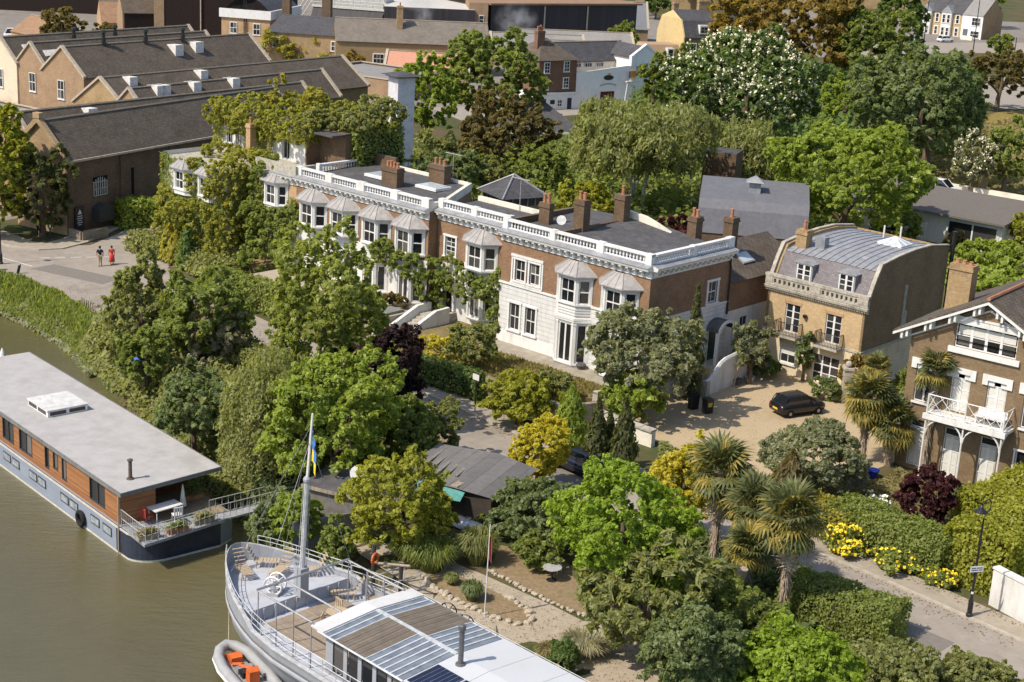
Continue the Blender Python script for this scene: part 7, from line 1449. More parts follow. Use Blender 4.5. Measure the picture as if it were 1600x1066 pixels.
# ---- sheets of leaves clinging to walls (planes of the terrace frame)
def ivy(name, label, rects, mat, size=.62, cover=2.4, seed=1):
    """rects: ('v', u0, u1, z0, z1, v, thick) on a front wall or ('u', v0, v1, z0, z1, u, thick) on a side wall"""
    rng = np.random.RandomState(90 + seed); T = thing(name, label, 'creeper', HO); S = leaf_size(HO.y, size); Ps = []; Ns = []
    ex = np.array([math.cos(AZ), math.sin(AZ), 0]); ey = np.array([-math.sin(AZ), math.cos(AZ), 0]); ez = np.array([0, 0, 1.])
    for k, a0, a1, z0, z1, c, th in rects:
        n = int(cover * (a1 - a0) * (z1 - z0) / (.8 * S * S)); a = rng.uniform(a0 - .25, a1 + .25, n); z = rng.uniform(z0 - .2, z1 + .2, n); ph = rng.uniform(0, 6, 4)
        b = .5 + .25 * np.sin(a * 2.3 + ph[0] + 1.2 * np.sin(z * 1.7)) + .25 * np.sin(z * 2.9 + ph[1] + a * 1.1); fine = .5 + .5 * np.sin(a * 7.1 + ph[2]) * np.sin(z * 6.3 + ph[3]); off = th * (.15 + .85 * b * (.6 + .4 * fine)) * rng.uniform(.75, 1.05, n)
        edge = np.minimum(np.minimum(a - a0, a1 - a), np.minimum(z - z0, z1 - z)) + .5 * (b - .35); keep = edge > rng.uniform(-.25, .15, n); a, z, off = a[keep], z[keep], off[keep]
        ax, nn = (ex, -ey) if k == 'v' else (ey, ex); base = c * (ey if k == 'v' else ex)
        Ps.append(base + a[:, None] * ax + z[:, None] * ez + off[:, None] * nn); Ns.append(unit(nn + np.array([0, 0, .45]) + rng.normal(size=(len(a), 3)) * .6))
    leaf_obj('foliage', np.concatenate(Ps), np.concatenate(Ns), S, mat, rng, T, 1.5); m = MB()
    for k, a0, a1, z0, z1, c, th in rects:
        q = (a0 + a1) / 2; f = (lambda z: (q, c - .06, z)) if k == 'v' else (lambda z: (c + .06, q, z)); m.at(0, 0, 0, AZ); m.tube([f(z0), f((z0 + z1) / 2), f(z1)], .05, 4, .02)
    m.build('stems', BARK, T)
ivy('boston_ivy', 'sheet of ivy covering the lower left front of the ivy house', [('v', -39.4, -30.4, -.6, 4.9, -2.05, .75), ('v', -34.85, -34.35, 4.8, 7.6, -2.05, .5), ('v', -39.5, -38.3, 4.8, 7.6, -2.05, .35), ('v', -39.4, -32, 7.35, 7.95, -2.15, .35)], LM['green'])
ivy('boston_ivy', 'golden sheet of ivy hanging beside the recess of the ivy house', [('v', -31.5, -30.2, -.4, 8.1, -2.05, .9), ('u', -2.1, 1.9, 1.5, 8.0, -30.25, .7), ('v', -30.2, -28.6, 3.5, 8.1, 1.85, .4)], LM['ivy'], seed=2)
ivy('boston_ivy', 'sheet of ivy around the lead roofed bay of the ivy house', [('v', -28.5, -27.7, -.4, 8.2, -.05, .5), ('v', -28.3, -24.0, -.4, 5.2, -.05, .75), ('v', -24.3, -23.5, 3.0, 6.4, -.05, .3)], LM['green'], seed=3)
ivy('boston_ivy', 'fringe of vine hanging over the attic windows of the ivy house', [('v', -39.3, -27.1, 10.35, 11.7, 3.95, .6), ('v', -35.4, -31.6, 8.4, 11.4, 3.95, .5), ('v', -40, -38.6, 8.4, 11.4, 3.95, .4), ('u', 4.0, 5.6, 10.3, 11.8, -27.2, .4)], LM['ivy'], seed=4)
# ---- fan palms
def frond_mesh(name, mat, droop):
    m = MB(); m.tube([(0, 0, 0), (.35, 0, .03), (.7, 0, 0)], .016, 4); n = 17
    for k in range(n):
        a = R(-125 + 250 * k / (n - 1)); L = .72 * (1 - .12 * abs(k - n // 2) / (n // 2)); w = .05; c, s = math.cos(a), math.sin(a)
        q = lambda r, off, z: (.7 + r * c - off * s, r * s + off * c, z)
        m.add([q(.02, 0, 0), q(L * .6, -w, -.02 + .03 * (k % 2)), q(L * .6, w, -.02), q(L, 0, -droop * (.8 + .3 * (k % 3)))], [(0, 1, 2), (1, 3, 2)])
    me = bpy.data.meshes.new(name); me.from_pydata(m.v, [], m.f); me.materials.append(mat); return me
FR_G = frond_mesh('frond', leafmat('palm_green', (.035, .052, .018), (.085, .105, .035), (.17, .17, .065), .2, 1.5), .16); FR_Y = frond_mesh('frond', leafmat('palm_yellow', (.10, .095, .02), (.20, .17, .035), (.34, .26, .06), .2, 1.5), .28); FR_D = frond_mesh('dead_frond', plain('dead_frond', (.42, .35, .26), .9, .1, var=.3), .4)
def palm(label, x, y, z0, h, r=1.4, dead=16, yel=.4, lean=(0, 0), n=58):
    SEED[0] += 1; rng = np.random.RandomState(SEED[0]); T = thing('fan_palm', label, 'palm tree', (x, y, z0)); sc = r / 1.4; top = Vector((lean[0], lean[1], h - .8 * sc)); m = MB()
    m.tube([(0, 0, -.2), (lean[0] * .4, lean[1] * .4, top.z * .5), tuple(top)], .20, 9, .27)
    for k in range(int(top.z * 40)):   # shaggy leaf bases
        t = rng.uniform(.1, 1); a = rng.uniform(0, 6.28); p = Vector((lean[0] * t, lean[1] * t, top.z * t)); d = Vector((math.cos(a), math.sin(a), 0)); m.add([tuple(p + d * .15 + Vector((-d.y, d.x, 0)) * .05), tuple(p + d * .15 - Vector((-d.y, d.x, 0)) * .05), tuple(p + d * rng.uniform(.3, .5) - Vector((0, 0, rng.uniform(.35, .75))))], [(0, 1, 2)])
    m.build('trunk', plain('palm_fibre', (.30, .235, .175), .95, .1, var=.45, scale=9), T)
    for k in range(n):
        e = rng.uniform(-.75, 1.25) if k > 5 else rng.uniform(.9, 1.4); a = k * 2.4 + rng.uniform(-.3, .3); s = sc * rng.uniform(.85, 1.15)
        o = inst('frond', FR_Y if rng.rand() < yel * (1.3 if e < .2 else .4) else FR_G, T, tuple(top + Vector((0, 0, .1 * math.sin(e)))), (0, 0, 0), (s, s, s)); o.rotation_euler = (rng.uniform(-.3, .3), -e, a)
    for k in range(dead):
        a = k * 2.4; s = sc * rng.uniform(.5, .8); o = inst('dead_frond', FR_D, T, tuple(top - Vector((0, 0, rng.uniform(.1, 1.5)))), (0, 0, 0), (s, s, s)); o.rotation_euler = (0, rng.uniform(1.1, 1.45), a)
    return T
palm('tallest fan palm in front of the golden conical shrub', 11.2, 76.6, 0, 6.6, 2.0, 34); palm('middle fan palm with skirt of dead leaves right of the tallest', 12.9, 74.2, 0, 5.6, 1.85, 30); palm('fan palm with long pale trunk nearest the road hedge', 13.9, 70.4, 0, 6.7, 1.95, 36); palm('short fan palm left of the long trunked one', 12.2, 72.0, 0, 4.0, 1.4, 10)
palm('yellowish fan palm beside the gate pillar of the forecourt', 22.4, 93.6, 0, 5.3, 1.8, 12, .75); palm('yellow green fan palm beside the left wall of the gabled house', 24.0, 93.4, 0, 3.8, 1.8, 6, .6); palm('fan palm against the first floor window of the gabled house', 26.0, 92.4, 0, 7.5, 1.5, 6, .3); palm('young fan palm on the ivy bush behind the forecourt pillar', 25.3, 104.6, 0, 3.6, 1.1, 4, .8)
# ---- masses nobody could count
def mass(name, mat, n, fn, S, kind='stuff', aspect=1.7, upright=0., seed=5):
    rng = np.random.RandomState(seed); P, N = fn(rng, n); T = None
    if upright: T = np.tile(np.array([[0, 0, 1.]]), (len(P), 1)) + rng.normal(size=P.shape) * .35; N = unit(N * np.array([1, 1, .15]) + rng.normal(size=P.shape) * np.array([.6, .6, .1]))
    return leaf_obj(name, P, N, S, mat, rng, None, aspect, T, kind=kind)
def along_bank(i0, i1, lo, hi, zmax=.6):
    def fn(rng, n):
        seg = rng.uniform(i0, i1 - .001, n); i = seg.astype(int); t = (seg - i)[:, None]; A_ = np.array(BANK, float); p = A_[i] * (1 - t) + A_[i + 1] * t; d = unit(A_[i + 1] - A_[i]); s = rng.uniform(lo, hi, n); q = np.stack([-d[:, 1], d[:, 0]], 1); p = p + q * s[:, None]
        z = np.where(s > 0, 0, np.clip(s / 1.5, -1, 0) * 2.6) + rng.uniform(0, zmax, n) * (1 + .6 * np.sin(seg * 9) * np.sin(s * 2)); return np.concatenate([p, z[:, None]], 1), unit(rng.normal(size=(n, 3)) * .6 + np.array([-.5, -.5, .9]))
    return fn
mass('bank_grass', LM['green'], 15000, along_bank(2, 6.4, -1.5, .5, .40), .2, aspect=2.4, upright=1); mass('bank_weeds', LM['greygreen'], 6000, along_bank(2, 6.6, -1.9, -.9, .4), .22, seed=6); mass('bank_undergrowth', LM['soft'], 24000, along_bank(5.8, 10, -1.4, 4.5, 1.1), .22, seed=7); mass('foreshore_weeds', LM['bluegreen'], 2600, along_bank(9, 12, -1.6, .2, .4), .2, seed=8)
def in_poly(pts, zlo, zhi, z0=0., bumps=.5):
    A_ = np.array(pts, float); lo, hi = A_.min(0), A_.max(0)
    def fn(rng, n):
        out = []
        while sum(len(o) for o in out) < n:
            p = rng.uniform(lo, hi, (n * 2, 2)); ins = np.zeros(len(p), bool)
            for (x0, y0), (x1, y1) in zip(A_, np.roll(A_, -1, 0)): c = ((y0 > p[:, 1]) != (y1 > p[:, 1])) & (p[:, 0] < (x1 - x0) * (p[:, 1] - y0) / (y1 - y0 + 1e-12) + x0); ins ^= c
            out.append(p[ins])
        p = np.concatenate(out)[:n]; b = .5 + .5 * np.sin(p[:, 0] * 1.3 + 1.7 * np.sin(p[:, 1] * .6)) * np.sin(p[:, 1] * 1.1 + p[:, 0] * .4); z = z0 + zlo + (zhi - zlo) * (b ** 1.3) * rng.uniform(.35, 1, n); return np.concatenate([p, z[:, None]], 1), unit(rng.normal(size=(n, 3)) * .6 + np.array([-.2, -.2, .9]))
    return fn
mass('woodland_undergrowth', LM['green'], 30000, in_poly([(-14, 168), (6, 160), (14, 152), (30, 158), (40, 168), (46, 186), (40, 205), (20, 215), (4, 214), (-14, 190)], .1, 3.4), .46); mass('woodland_undergrowth', LM['deep'], 24000, in_poly([(14, 215), (40, 205), (60, 214), (72, 250), (78, 300), (40, 300), (18, 262)], .1, 5.0), .62, seed=9)
mass('garden_undergrowth', LM['green'], 26000, in_poly([(-18, 98), (-9, 90), (-4, 86), (0, 82.5), (-1, 79.5), (-6, 81), (-12, 86)], .05, 1.6), .24, seed=10); mass('garden_undergrowth', LM['bluegreen'], 34000, in_poly([(3, 82), (9, 81.5), (15, 77), (18, 72.5), (14.5, 69), (9.6, 68.6), (7.5, 72), (5, 76)], .05, 1.8), .2, seed=11); mass('garden_undergrowth', LM['soft'], 22000, in_poly([(7.4, 66.5), (14, 67.5), (17.5, 67), (22, 62), (20, 52), (8, 56)], .05, 1.3), .17, seed=12)
mass('garden_undergrowth', LM['soft'], 15000, in_poly([(9, 88), (9.6, 92.8), (14, 90.4), (17, 86.2), (18, 80.6), (12, 83.5)], .05, 1.2), .22, seed=13); mass('flower_border', LM['straw'], 7000, in_poly([(19, 86.5), (24.4, 92), (26.5, 89), (24, 82.5), (21.5, 81.5)], .0, .6), .2, seed=14); mass('back_garden_plants', LM['bright'], 9000, in_poly([(33, 140), (58, 138), (62, 150), (50, 152.5), (40, 151)], .1, 1.8), .36, seed=15)
mass('park_grass', LM['straw'], 9000, in_poly([(44, 203), (49, 193), (66, 191), (105, 240), (100, 258), (80, 258)], .0, .3), .4, seed=16); mass('verge_grass', LM['green'], 4000, in_poly([(-1.4, 101.6), (5.6, 95.2), (5.2, 94.0), (-2.4, 100.6)], .0, .35), .2, seed=17); mass('ivy_garden_plants', LM['soft'], 14000, in_poly([(-36, 140), (-30, 133), (-22, 122), (-13, 112), (-10, 119), (-22, 134), (-30, 142)], .05, 1.3), .3, seed=18)
mass('lawn_tufts', LM['straw'], 5000, in_poly([tuple(hu(*p)[:2]) for p in ((.4, -8.0), (10, -8.2), (13.6, -4.4), (13, -2.4), (.4, -2.4))], .0, .25, .8), .16, aspect=2.4, upright=1, seed=19)
def tuft(name, label, x, y, z0, r, h, mat, n=900, cat='grass clump'):
    SEED[0] += 1; rng = np.random.RandomState(SEED[0]); a = rng.uniform(0, 6.28, n); q = np.sqrt(rng.uniform(0, 1, n)) * .5; d = np.stack([np.cos(a), np.sin(a)], 1); ln = h * rng.uniform(.6, 1.1, n); V = []; F = []
    for i in range(n):
        b = np.array([*(d[i] * q[i] * r), 0]); t = b + np.array([*(d[i] * (r * (.15 + q[i]))), ln[i]]); e = t + np.array([*(d[i] * r * .35), -ln[i] * rng.uniform(.05, .35)]); s = np.array([-d[i][1], d[i][0], 0]) * .022; k = len(V); V += [tuple(b - s), tuple(b + s), tuple(t + s), tuple(t - s), tuple(e)]; F += [(k, k + 1, k + 2, k + 3), (k + 3, k + 2, k + 4)]
    me = bpy.data.meshes.new(name); me.from_pydata(V, [], F); me.materials.append(mat); o = bpy.data.objects.new(name, me); COL.objects.link(o); o.location = (x, y, z0); return tag(o, label, cat)
for x, y, r, h, m_, l in ((-4.4, 74.9, 1.0, 1.5, 'green', 'tall reedy clump below the olive yellow tree, left part'), (-3.5, 74.5, 1.1, 1.5, 'green', 'tall reedy clump below the olive yellow tree, right part'), (-1.2, 75.6, .9, 1.7, 'soft', 'reed clump beside the thin white flag pole'), (-1.3, 71.2, .45, .9, 'bluegreen', 'small spiky plant in the stone edged bed'), (-2.4, 72.9, .3, .5, 'soft', 'tiny tuft at the left end of the stone edged bed'), (8.0, 101.4, .7, .9, 'soft', 'grassy tuft on the lawn corner beside the balustrade'), (4.1, 66.3, 1.0, .8, 'silver', 'pale feathery grass beside the round clipped bush'), (2.6, 66.0, .6, .4, 'straw', 'dry grass along the ship side of the path')): tuft('ornamental_grass', l, x, y, 0, r, h, LM[m_])
def flowers(label, x, y, r, n, hh, mat=FLOWER_Y):
    SEED[0] += 1; rng = np.random.RandomState(SEED[0]); T = thing('flower_bush', label, 'flowers', (x, y, 0)); L = lobes_auto(rng, (0, 0, hh * .5), r, hh * .55, 6); P, N = crown(rng, L, 2400, r * .25); leaf_obj('foliage', P, N, .15, LM['green'], rng, T); i = rng.choice(len(P), n); leaf_obj('blossom', P[i] + N[i] * .1, unit(N[i] + np.array([-.3, -.6, .5])), .19, mat, rng, T, 1.0); MB().tube([(0, 0, 0), (0, 0, hh * .4)], .04, 4).build('stem', BARK, T)
flowers('big yellow flowering bush at the hedge foot, nearest the palms', 18.7, 79.7, 1.25, 560, 1.5); flowers('yellow flowers along the hedge foot, middle clump', 21.1, 77.6, 1.2, 150, 1.1); flowers('yellow flowers at the hedge foot, clump nearest the street lamp', 23.0, 75.9, .8, 150, .8); flowers('yellow flowers over the white wall at the right edge', 27.6, 76.6, 1.2, 240, 2.4)
flowers('white daisies in the border before the red acer', 21.6, 86.0, 1.1, 260, .6, WHITE_F)

for t, Q, N_, i in PLANTERS: leaf_obj('plants', Q, N_, .11, LM[('straw', 'green', 'soft', 'deep')[i]], np.random.RandomState(60 + i), t)

def along(line, lo, hi, z):
    def fn(rng, n):
        A_ = np.array(line, float); L = np.hypot(*(A_[1:] - A_[:-1]).T); i = rng.choice(len(L), n, p=L / L.sum()); t = rng.uniform(0, 1, (n, 1)); p = A_[i] * (1 - t) + A_[i + 1] * t; d = unit(A_[i + 1] - A_[i]); q = np.stack([-d[:, 1], d[:, 0]], 1); w = lo + (hi - lo) * rng.beta(.7, 1.6, n); p = p + q * w[:, None]
        return np.concatenate([p, np.full((n, 1), z) + rng.uniform(0, .02, (n, 1))], 1), unit(rng.normal(size=(n, 3)) * .18 + np.array([0, 0, 1.]))
    return fn
LIT = leafmat('fallen_leaves', (.10, .07, .03), (.19, .13, .055), (.30, .22, .10), .05, 2.)
mass('leaf_litter', LIT, 1100, along(KF[3:10], -.05, -1.6, .012), .07, seed=31); mass('leaf_litter', LIT, 800, along(KF[3:10], 1.7, .9, .122), .07, seed=32); mass('leaf_litter', LIT, 700, in_poly([(9.6, 97), (14.5, 91.6), (19, 89), (24.4, 94), (26.6, 106.5), (18.6, 112.4), (13.5, 107)], .012, .02), .06, seed=33); mass('leaf_litter', LIT, 1300, in_poly([(-6.2, 77), (-2.6, 75.4), (2.6, 71), (6.2, 69.4), (8, 61), (3.5, 64), (-4, 72.4)], .014, .022), .06, seed=34); mass('leaf_litter', LIT, 700, in_poly([(-33, 129), (-22, 120), (-13, 109), (-26, 108.5), (-31.6, 116.5), (-37, 123.5)], .01, .02), .08, seed=35)

for (x, y, r, l) in ((20, 405, 6, 'green tree at the top edge left of the yellow house'), (46, 425, 7, 'green tree at the top edge right of the yellow house'), (118, 425, 6, 'green tree behind the end terrace house'), (104, 352, 2.6, 'small shrub tree before the tan brick corner house')): tree('street_tree', l, 'tree', (x, y, 0, r * 1.1, r, r * .95), LM['green'], 9)
# ================================================================ vehicles, people, street furniture, garden things
CARGLASS = plain('car_glass', (.012, .014, .018), .05, .8, var=.05)
def car(label, loc, rz, paint, L=3.75, W=1.68, Ht=1.46, roof=None, plate=True, cat='car', name='parked_car', estate=False):
    T = thing(name, label, cat, loc, rz); h = W / 2
    # body sections from tail (x = -L/2) to nose: (x, half width, sill z, shoulder z)
    S = [(-L / 2, h * .86, .42, .78), (-L / 2 + .12, h * .95, .28, .86), (-L * .3, h, .24, .93), (0, h, .22, .94), (L * .22, h, .22, .92), (L * .36, h * .97, .25, .86), (L / 2 - .12, h * .9, .3, .74), (L / 2, h * .78, .4, .62)]
    rings = [[(x, -w * .94, a), (x, -w, (a + b) / 2), (x, -w * .95, b), (x, -w * .6, b + .05), (x, w * .6, b + .05), (x, w * .95, b), (x, w, (a + b) / 2), (x, w * .94, a)] for x, w, a, b in S]
    MB().loft(rings).build('body', paint, T, smooth=True)
    r0, r1 = -L / 2 + (.18 if not estate else .08), L * .30
    cab = [(r0, .86, .88), (-L * .36 if not estate else -L * .42, .90, Ht - .06), (-L * .05, .90, Ht), (L * .10, .86, Ht - .05), (r1, .86, .90)]
    rg = [[(x, -h * k, .86), (x, -h * k * .97, .92 + (z - .92) * .45), (x, -h * k * .80, z), (x, h * k * .80, z), (x, h * k * .97, .92 + (z - .92) * .45), (x, h * k, .86)] for x, k, z in cab]
    MB().loft(rg).build('windows', CARGLASS, T, smooth=False)
    q = [(x, k * .82, z + .012) for x, k, z in cab[1:4]]
    MB().loft([[(x, -h * k, z - .05), (x, -h * k * .9, z + .005), (x, 0, z + .03), (x, h * k * .9, z + .005), (x, h * k, z - .05)] for x, k, z in q], False, False).build('roof', roof or paint, T, smooth=True)
    m = MB()
    for s in (-1, 1):
        for (xa, za), (xb, zb) in (((r0 + .04, .9), (cab[1][0], Ht - .07)), ((cab[3][0], Ht - .06), (r1, .9)), ((-L * .06, .92), (-L * .07, Ht - .03))):
            m.tube([(xa, s * h * .9, za), ((xa + xb) / 2, s * h * .88, (za + zb) / 2), (xb, s * h * .76, zb)], .035, 4)
    m.build('pillars', paint, T)
    tyre = plain('tyre', (.016, .016, .017), .85, .2); rim = plain('alloy', (.4, .4, .41), .4, .5, .6)
    for x in (-L * .31, L * .32):
        for s in (-1, 1):
            m = MB(); m.lathe([(.22, -.09), (.29, -.1), (.30, -.05), (.30, .05), (.29, .1), (.22, .09)], 0, 0, 16); o = m.build('wheel', tyre, T); o.matrix_local = Matrix.Translation((x, s * (h - .1), .30)) @ Matrix.Rotation(R(90), 4, 'X')
            MB().lathe([(.04, -.095), (.21, -.085), (.21, .085), (.04, .095)], 0, 0, 10).build('rim', rim, o)
    for s in (-1, 1):
        MB().ball(L / 2 - .2, s * h * .66, .68, .12, .14, .09, 8, 5).build('headlight', plain('headlight_glass', (.6, .6, .6), .15, .6), T)
        MB().box(-L / 2 - .0, -L / 2 + .1, s * h * .72 - .09, s * h * .72 + .09, .62, .82).build('tail_light', plain('tail_red', (.25, .012, .01), .3, .5), T)
        MB().ball(L * .19, s * (h + .08), .95, .09, .07, .07, 6, 4).build('mirror', paint, T)
    if plate: MB().box(-L / 2 - .02, -L / 2 + .02, -.26, .26, .52, .64).build('number_plate', plain('plate_yellow', (.62, .42, .04), .5), T)
    return T
BLACKP = plain('black_car_paint', (.010, .010, .012), .18, .6, var=.1); BLUEP = plain('dark_blue_paint', (.012, .016, .035), .2, .6, var=.1); WHITEP = plain('white_car_paint', (.68, .68, .68), .25, .5, var=.05); SILVERP = plain('silver_car_paint', (.42, .43, .45), .3, .5, .4, var=.05); MIDBLUE = plain('blue_car_paint', (.05, .12, .28), .25, .5, var=.1)
car('small black hatchback parked on the gravel forecourt', (19.75, 102.6, .012), R(28), BLACKP)
car('dark blue car half hidden behind the golden yellow shrub on the road', (4.6, 89.4, .012), R(133), BLUEP, 4.3, 1.75, 1.45, plate=False)
car('silver estate car on the far road beside the park tree', (88.5, 324.5, .02), R(15), SILVERP, 4.4, 1.78, 1.5, estate=True, plate=False); car('small blue car on the far road below the silver car', (86.0, 309, .02), R(160), MIDBLUE, 4.0, 1.7, 1.45, plate=False)
car('white car parked before the Victorian terrace', (98.0, 378.6, .02), R(30), WHITEP, 4.2, 1.75, 1.5, plate=False); car('white car at the left end of the Victorian terrace', (89, 373, .02), R(30), WHITEP, 4.2, 1.75, 1.5, plate=False)
car('white roofed van behind the garden room', (50.0, 186.5, .02), R(-40), WHITEP, 4.8, 1.8, 1.75, plate=False, cat='van', name='parked_van', estate=True); car('pale car at the far left edge before the tan shed', (-92.5, 288, .02), R(20), WHITEP, 4.3, 1.8, 1.8, plate=False); car('dark car left of the garden room', (38.5, 160.5, .02), R(-38), BLUEP, 4.2, 1.75, 1.45, plate=False)
# people -------------------------------------------------------------
SKIN = plain('skin', (.42, .25, .17), .6, .3, var=.1)
def person(label, loc, rz, top, legs, hair, h=1.72, dress=False, stride=.16, bare=False):
    T = thing('person', label, 'person', loc, rz); s = h / 1.75
    J = {'pel': (0, 0, .95), 'ches': (0, .01, 1.25), 'neck': (0, .0, 1.47), 'head': (0, -.02, 1.60), 'top': (0, -.01, 1.70), 'lsh': (-.19, 0, 1.41), 'rsh': (.19, 0, 1.41), 'lel': (-.25, .05, 1.14), 'rel': (.25, -.02, 1.14), 'lwr': (-.25, -.04, .90), 'rwr': (.25, -.12, .90), 'lha': (-.245, -.07, .80), 'rha': (.245, -.15, .80), 'lhip': (-.095, 0, .90), 'rhip': (.095, 0, .90), 'lkn': (-.10, -stride * .5 - .03, .50), 'rkn': (.10, stride * .4 - .03, .50), 'lan': (-.10, -stride * .6, .09), 'ran': (.10, stride, .10), 'lto': (-.11, -stride * .6 - .17, .04), 'rto': (.11, stride - .16, .04)}
    Rr = {'pel': .145, 'ches': .15, 'neck': .055, 'head': .095, 'top': .075, 'lsh': .065, 'rsh': .065, 'lel': .045, 'rel': .045, 'lwr': .032, 'rwr': .032, 'lha': .035, 'rha': .035, 'lhip': .095, 'rhip': .095, 'lkn': .065, 'rkn': .065, 'lan': .042, 'ran': .042, 'lto': .035, 'rto': .035}
    E = [('pel', 'ches'), ('ches', 'neck'), ('neck', 'head'), ('head', 'top'), ('ches', 'lsh'), ('ches', 'rsh'), ('lsh', 'lel'), ('rsh', 'rel'), ('lel', 'lwr'), ('rel', 'rwr'), ('lwr', 'lha'), ('rwr', 'rha'), ('pel', 'lhip'), ('pel', 'rhip'), ('lhip', 'lkn'), ('rhip', 'rkn'), ('lkn', 'lan'), ('rkn', 'ran'), ('lan', 'lto'), ('ran', 'rto')]
    def skin(name, keys, mat, grow=0., extra=()):
        ks = [k for k in J if k in keys]; me = bpy.data.meshes.new(name); me.from_pydata([tuple(c * s for c in J[k]) for k in ks], [(ks.index(a), ks.index(b)) for a, b in E if a in keys and b in keys], []); me.materials.append(mat)
        o = bpy.data.objects.new(name, me); COL.objects.link(o); o.parent = T; o.modifiers.new('skin', 'SKIN'); sv = me.skin_vertices[0].data
        for i, k in enumerate(ks): q = (Rr[k] + grow) * s; sv[i].radius = (q, q * (.72 if k in ('pel', 'ches') else 1)); sv[i].use_root = (i == 0)
        sb = o.modifiers.new('sub', 'SUBSURF'); sb.levels = 1; sb.render_levels = 1; return o
    skin('body', set(J), SKIN)
    skin('top', {'pel', 'ches', 'lsh', 'rsh', 'lel', 'rel', 'lhip', 'rhip'}, top, .018)
    if dress: MB().lathe([(.13, .98 * s), (.20, .80 * s), (.25, .42 * s), (.26, .28 * s)], 0, 0, 12).build('skirt', top, T, smooth=True)
    else: skin('trousers', {'pel', 'lhip', 'rhip', 'lkn', 'rkn'} | (set() if bare else {'lan', 'ran'}), legs, .014)
    MB().ball(0, .015 * s, 1.64 * s, .108 * s, .12 * s, .12 * s, 10, 7).build('hair', hair, T, smooth=True)
    for k in (-1, 1):   # hands with separate fingers, shoes
        x, y, z = (c * s for c in J['lha' if k < 0 else 'rha'])
        for f in range(4): MB().tube([(x, y - .02 + f * .016, z), (x + k * .006, y - .026 + f * .017, z - .055 * (1 - .12 * abs(f - 1.5))), (x - k * .006, y - .03 + f * .017, z - .085 * (1 - .12 * abs(f - 1.5)))], .008, 5, .006).build('finger', SKIN, T)
        MB().tube([(x, y - .02, z + .01), (x - k * .02, y - .05, z - .03)], .009, 5, .007).build('thumb', SKIN, T)
        fx, fy, fz = (c * s for c in J['lan' if k < 0 else 'ran']); MB().ball(fx, fy - .07, .05 + (fz - .09 * s), .05, .14, .05, 8, 5).build('shoe', plain('shoe_dark', (.03, .028, .025), .6), T, smooth=True)
    return T
NAVYC = plain('navy_cloth', (.018, .024, .05), .85, .1, var=.2); REDC = plain('red_cloth', (.50, .055, .045), .85, .1, var=.15); HIVIS = plain('hi_vis', (.50, .62, .04), .8, .1, var=.1); HAIRD = plain('dark_hair', (.02, .014, .01), .6, .3)
person('person in navy jacket and pale trousers walking away on the road', (-35.7, 131.4, .01), R(200), NAVYC, plain('beige_cloth', (.36, .28, .19), .85), HAIRD, 1.80); person('person in long red dress walking beside the person in navy', (-34.9, 132.2, .01), R(195), REDC, REDC, HAIRD, 1.68, dress=True)
person('person in yellow high visibility vest on the pavement corner', (-43.8, 140.6, .12), R(120), HIVIS, plain('black_cloth', (.012, .012, .014), .85), HAIRD, 1.76)
# lamps, signs, poles -------------------------------------------------
def lamp(label, loc, h, rz, sign=False):
    T = thing('street_lamp', label, 'street lamp', loc, rz); z = h
    MB().lathe([(.17, 0), (.17, .12), (.13, .16), (.13, .8), (.10, .9), (.075, 1.0), (.065, 1.15), (.06, h * .62), (.085, h * .64), (.085, h * .66), (.05, h * .7), (.045, h * .86)], 0, 0, 10).build('column', BLACK_IRON, T)
    P = [(0, 0, z * .86), (.08, 0, z * .91), (.28, 0, z * .95), (.30, 0, z * 1.0), (.16, 0, z * 1.035), (0, 0, z * 1.02), (-.12, 0, z * .99), (-.2, 0, z * .965)]
    MB().tube(P, .035, 6).build('swan_neck', BLACK_IRON, T)
    o = MB().lathe([(.03, z * .985), (.09, z * .97), (.12, z * .955), (.34, z * .93), (.35, z * .925), (.1, z * .925)], -.2, 0, 14).build('shade', BLACK_IRON, T)
    MB().ball(-.2, 0, z * .925, .1, n=8, m=5).build('bulb', plain('lamp_glass', (.6, .58, .5), .3), o)
    if sign:
        o = MB().box(-.36, .36, -.085, -.07, h * .40, h * .40 + .32).build('sign_plate', W_PAINT, T)
        m = MB()
        for k, (a, b, c) in enumerate(((-.3, -.06, .19), (-.02, .30, .19), (-.3, .05, .08), (.1, .30, .08))): m.box(a, b, -.09, -.0855, h * .40 + c, h * .40 + c + .05)
        m.build('lettering', plain('sign_text', (.04, .06, .14), .6), o); MB().lathe([(.07, h * .2), (.07, h * .2 + .12)], 0, 0, 8).build('white_band', W_PAINT, T)
    return T
lamp('tall black swan neck street lamp with white street sign at the bottom right', (23.65, 72.3, .11), 6.1, R(15), True); lamp('black street lamp at the far left edge by the river road', (-43.9, 130.4, 0), 5.3, R(40))
T = thing('road_sign', 'red no entry sign on a black post at the road junction', 'road sign', (-42.4, 139.6, .1), R(30)); MB().tube([(0, 0, 0), (0, 0, 3.0)], .05, 6).build('post', BLACK_IRON, T); MB().tube([(0, 0, 1.1), (0, 0, 1.6)], .055, 6).build('white_band', W_PAINT, T)
o = MB().lathe([(.02, -.02), (.32, -.02), (.32, .02), (.02, .02)], 0, 0, 14).build('sign_disc', plain('sign_red', (.50, .03, .03), .5), T); o.matrix_local = Matrix.Translation((0, -.08, 2.55)) @ Matrix.Rotation(R(90), 4, 'X'); MB().box(-.22, .22, -.115, -.101, 2.5, 2.6).build('bar', W_PAINT, T); MB().box(-.28, .28, -.1, -.06, 2.95, 3.1).build('plate', W_PAINT, T)
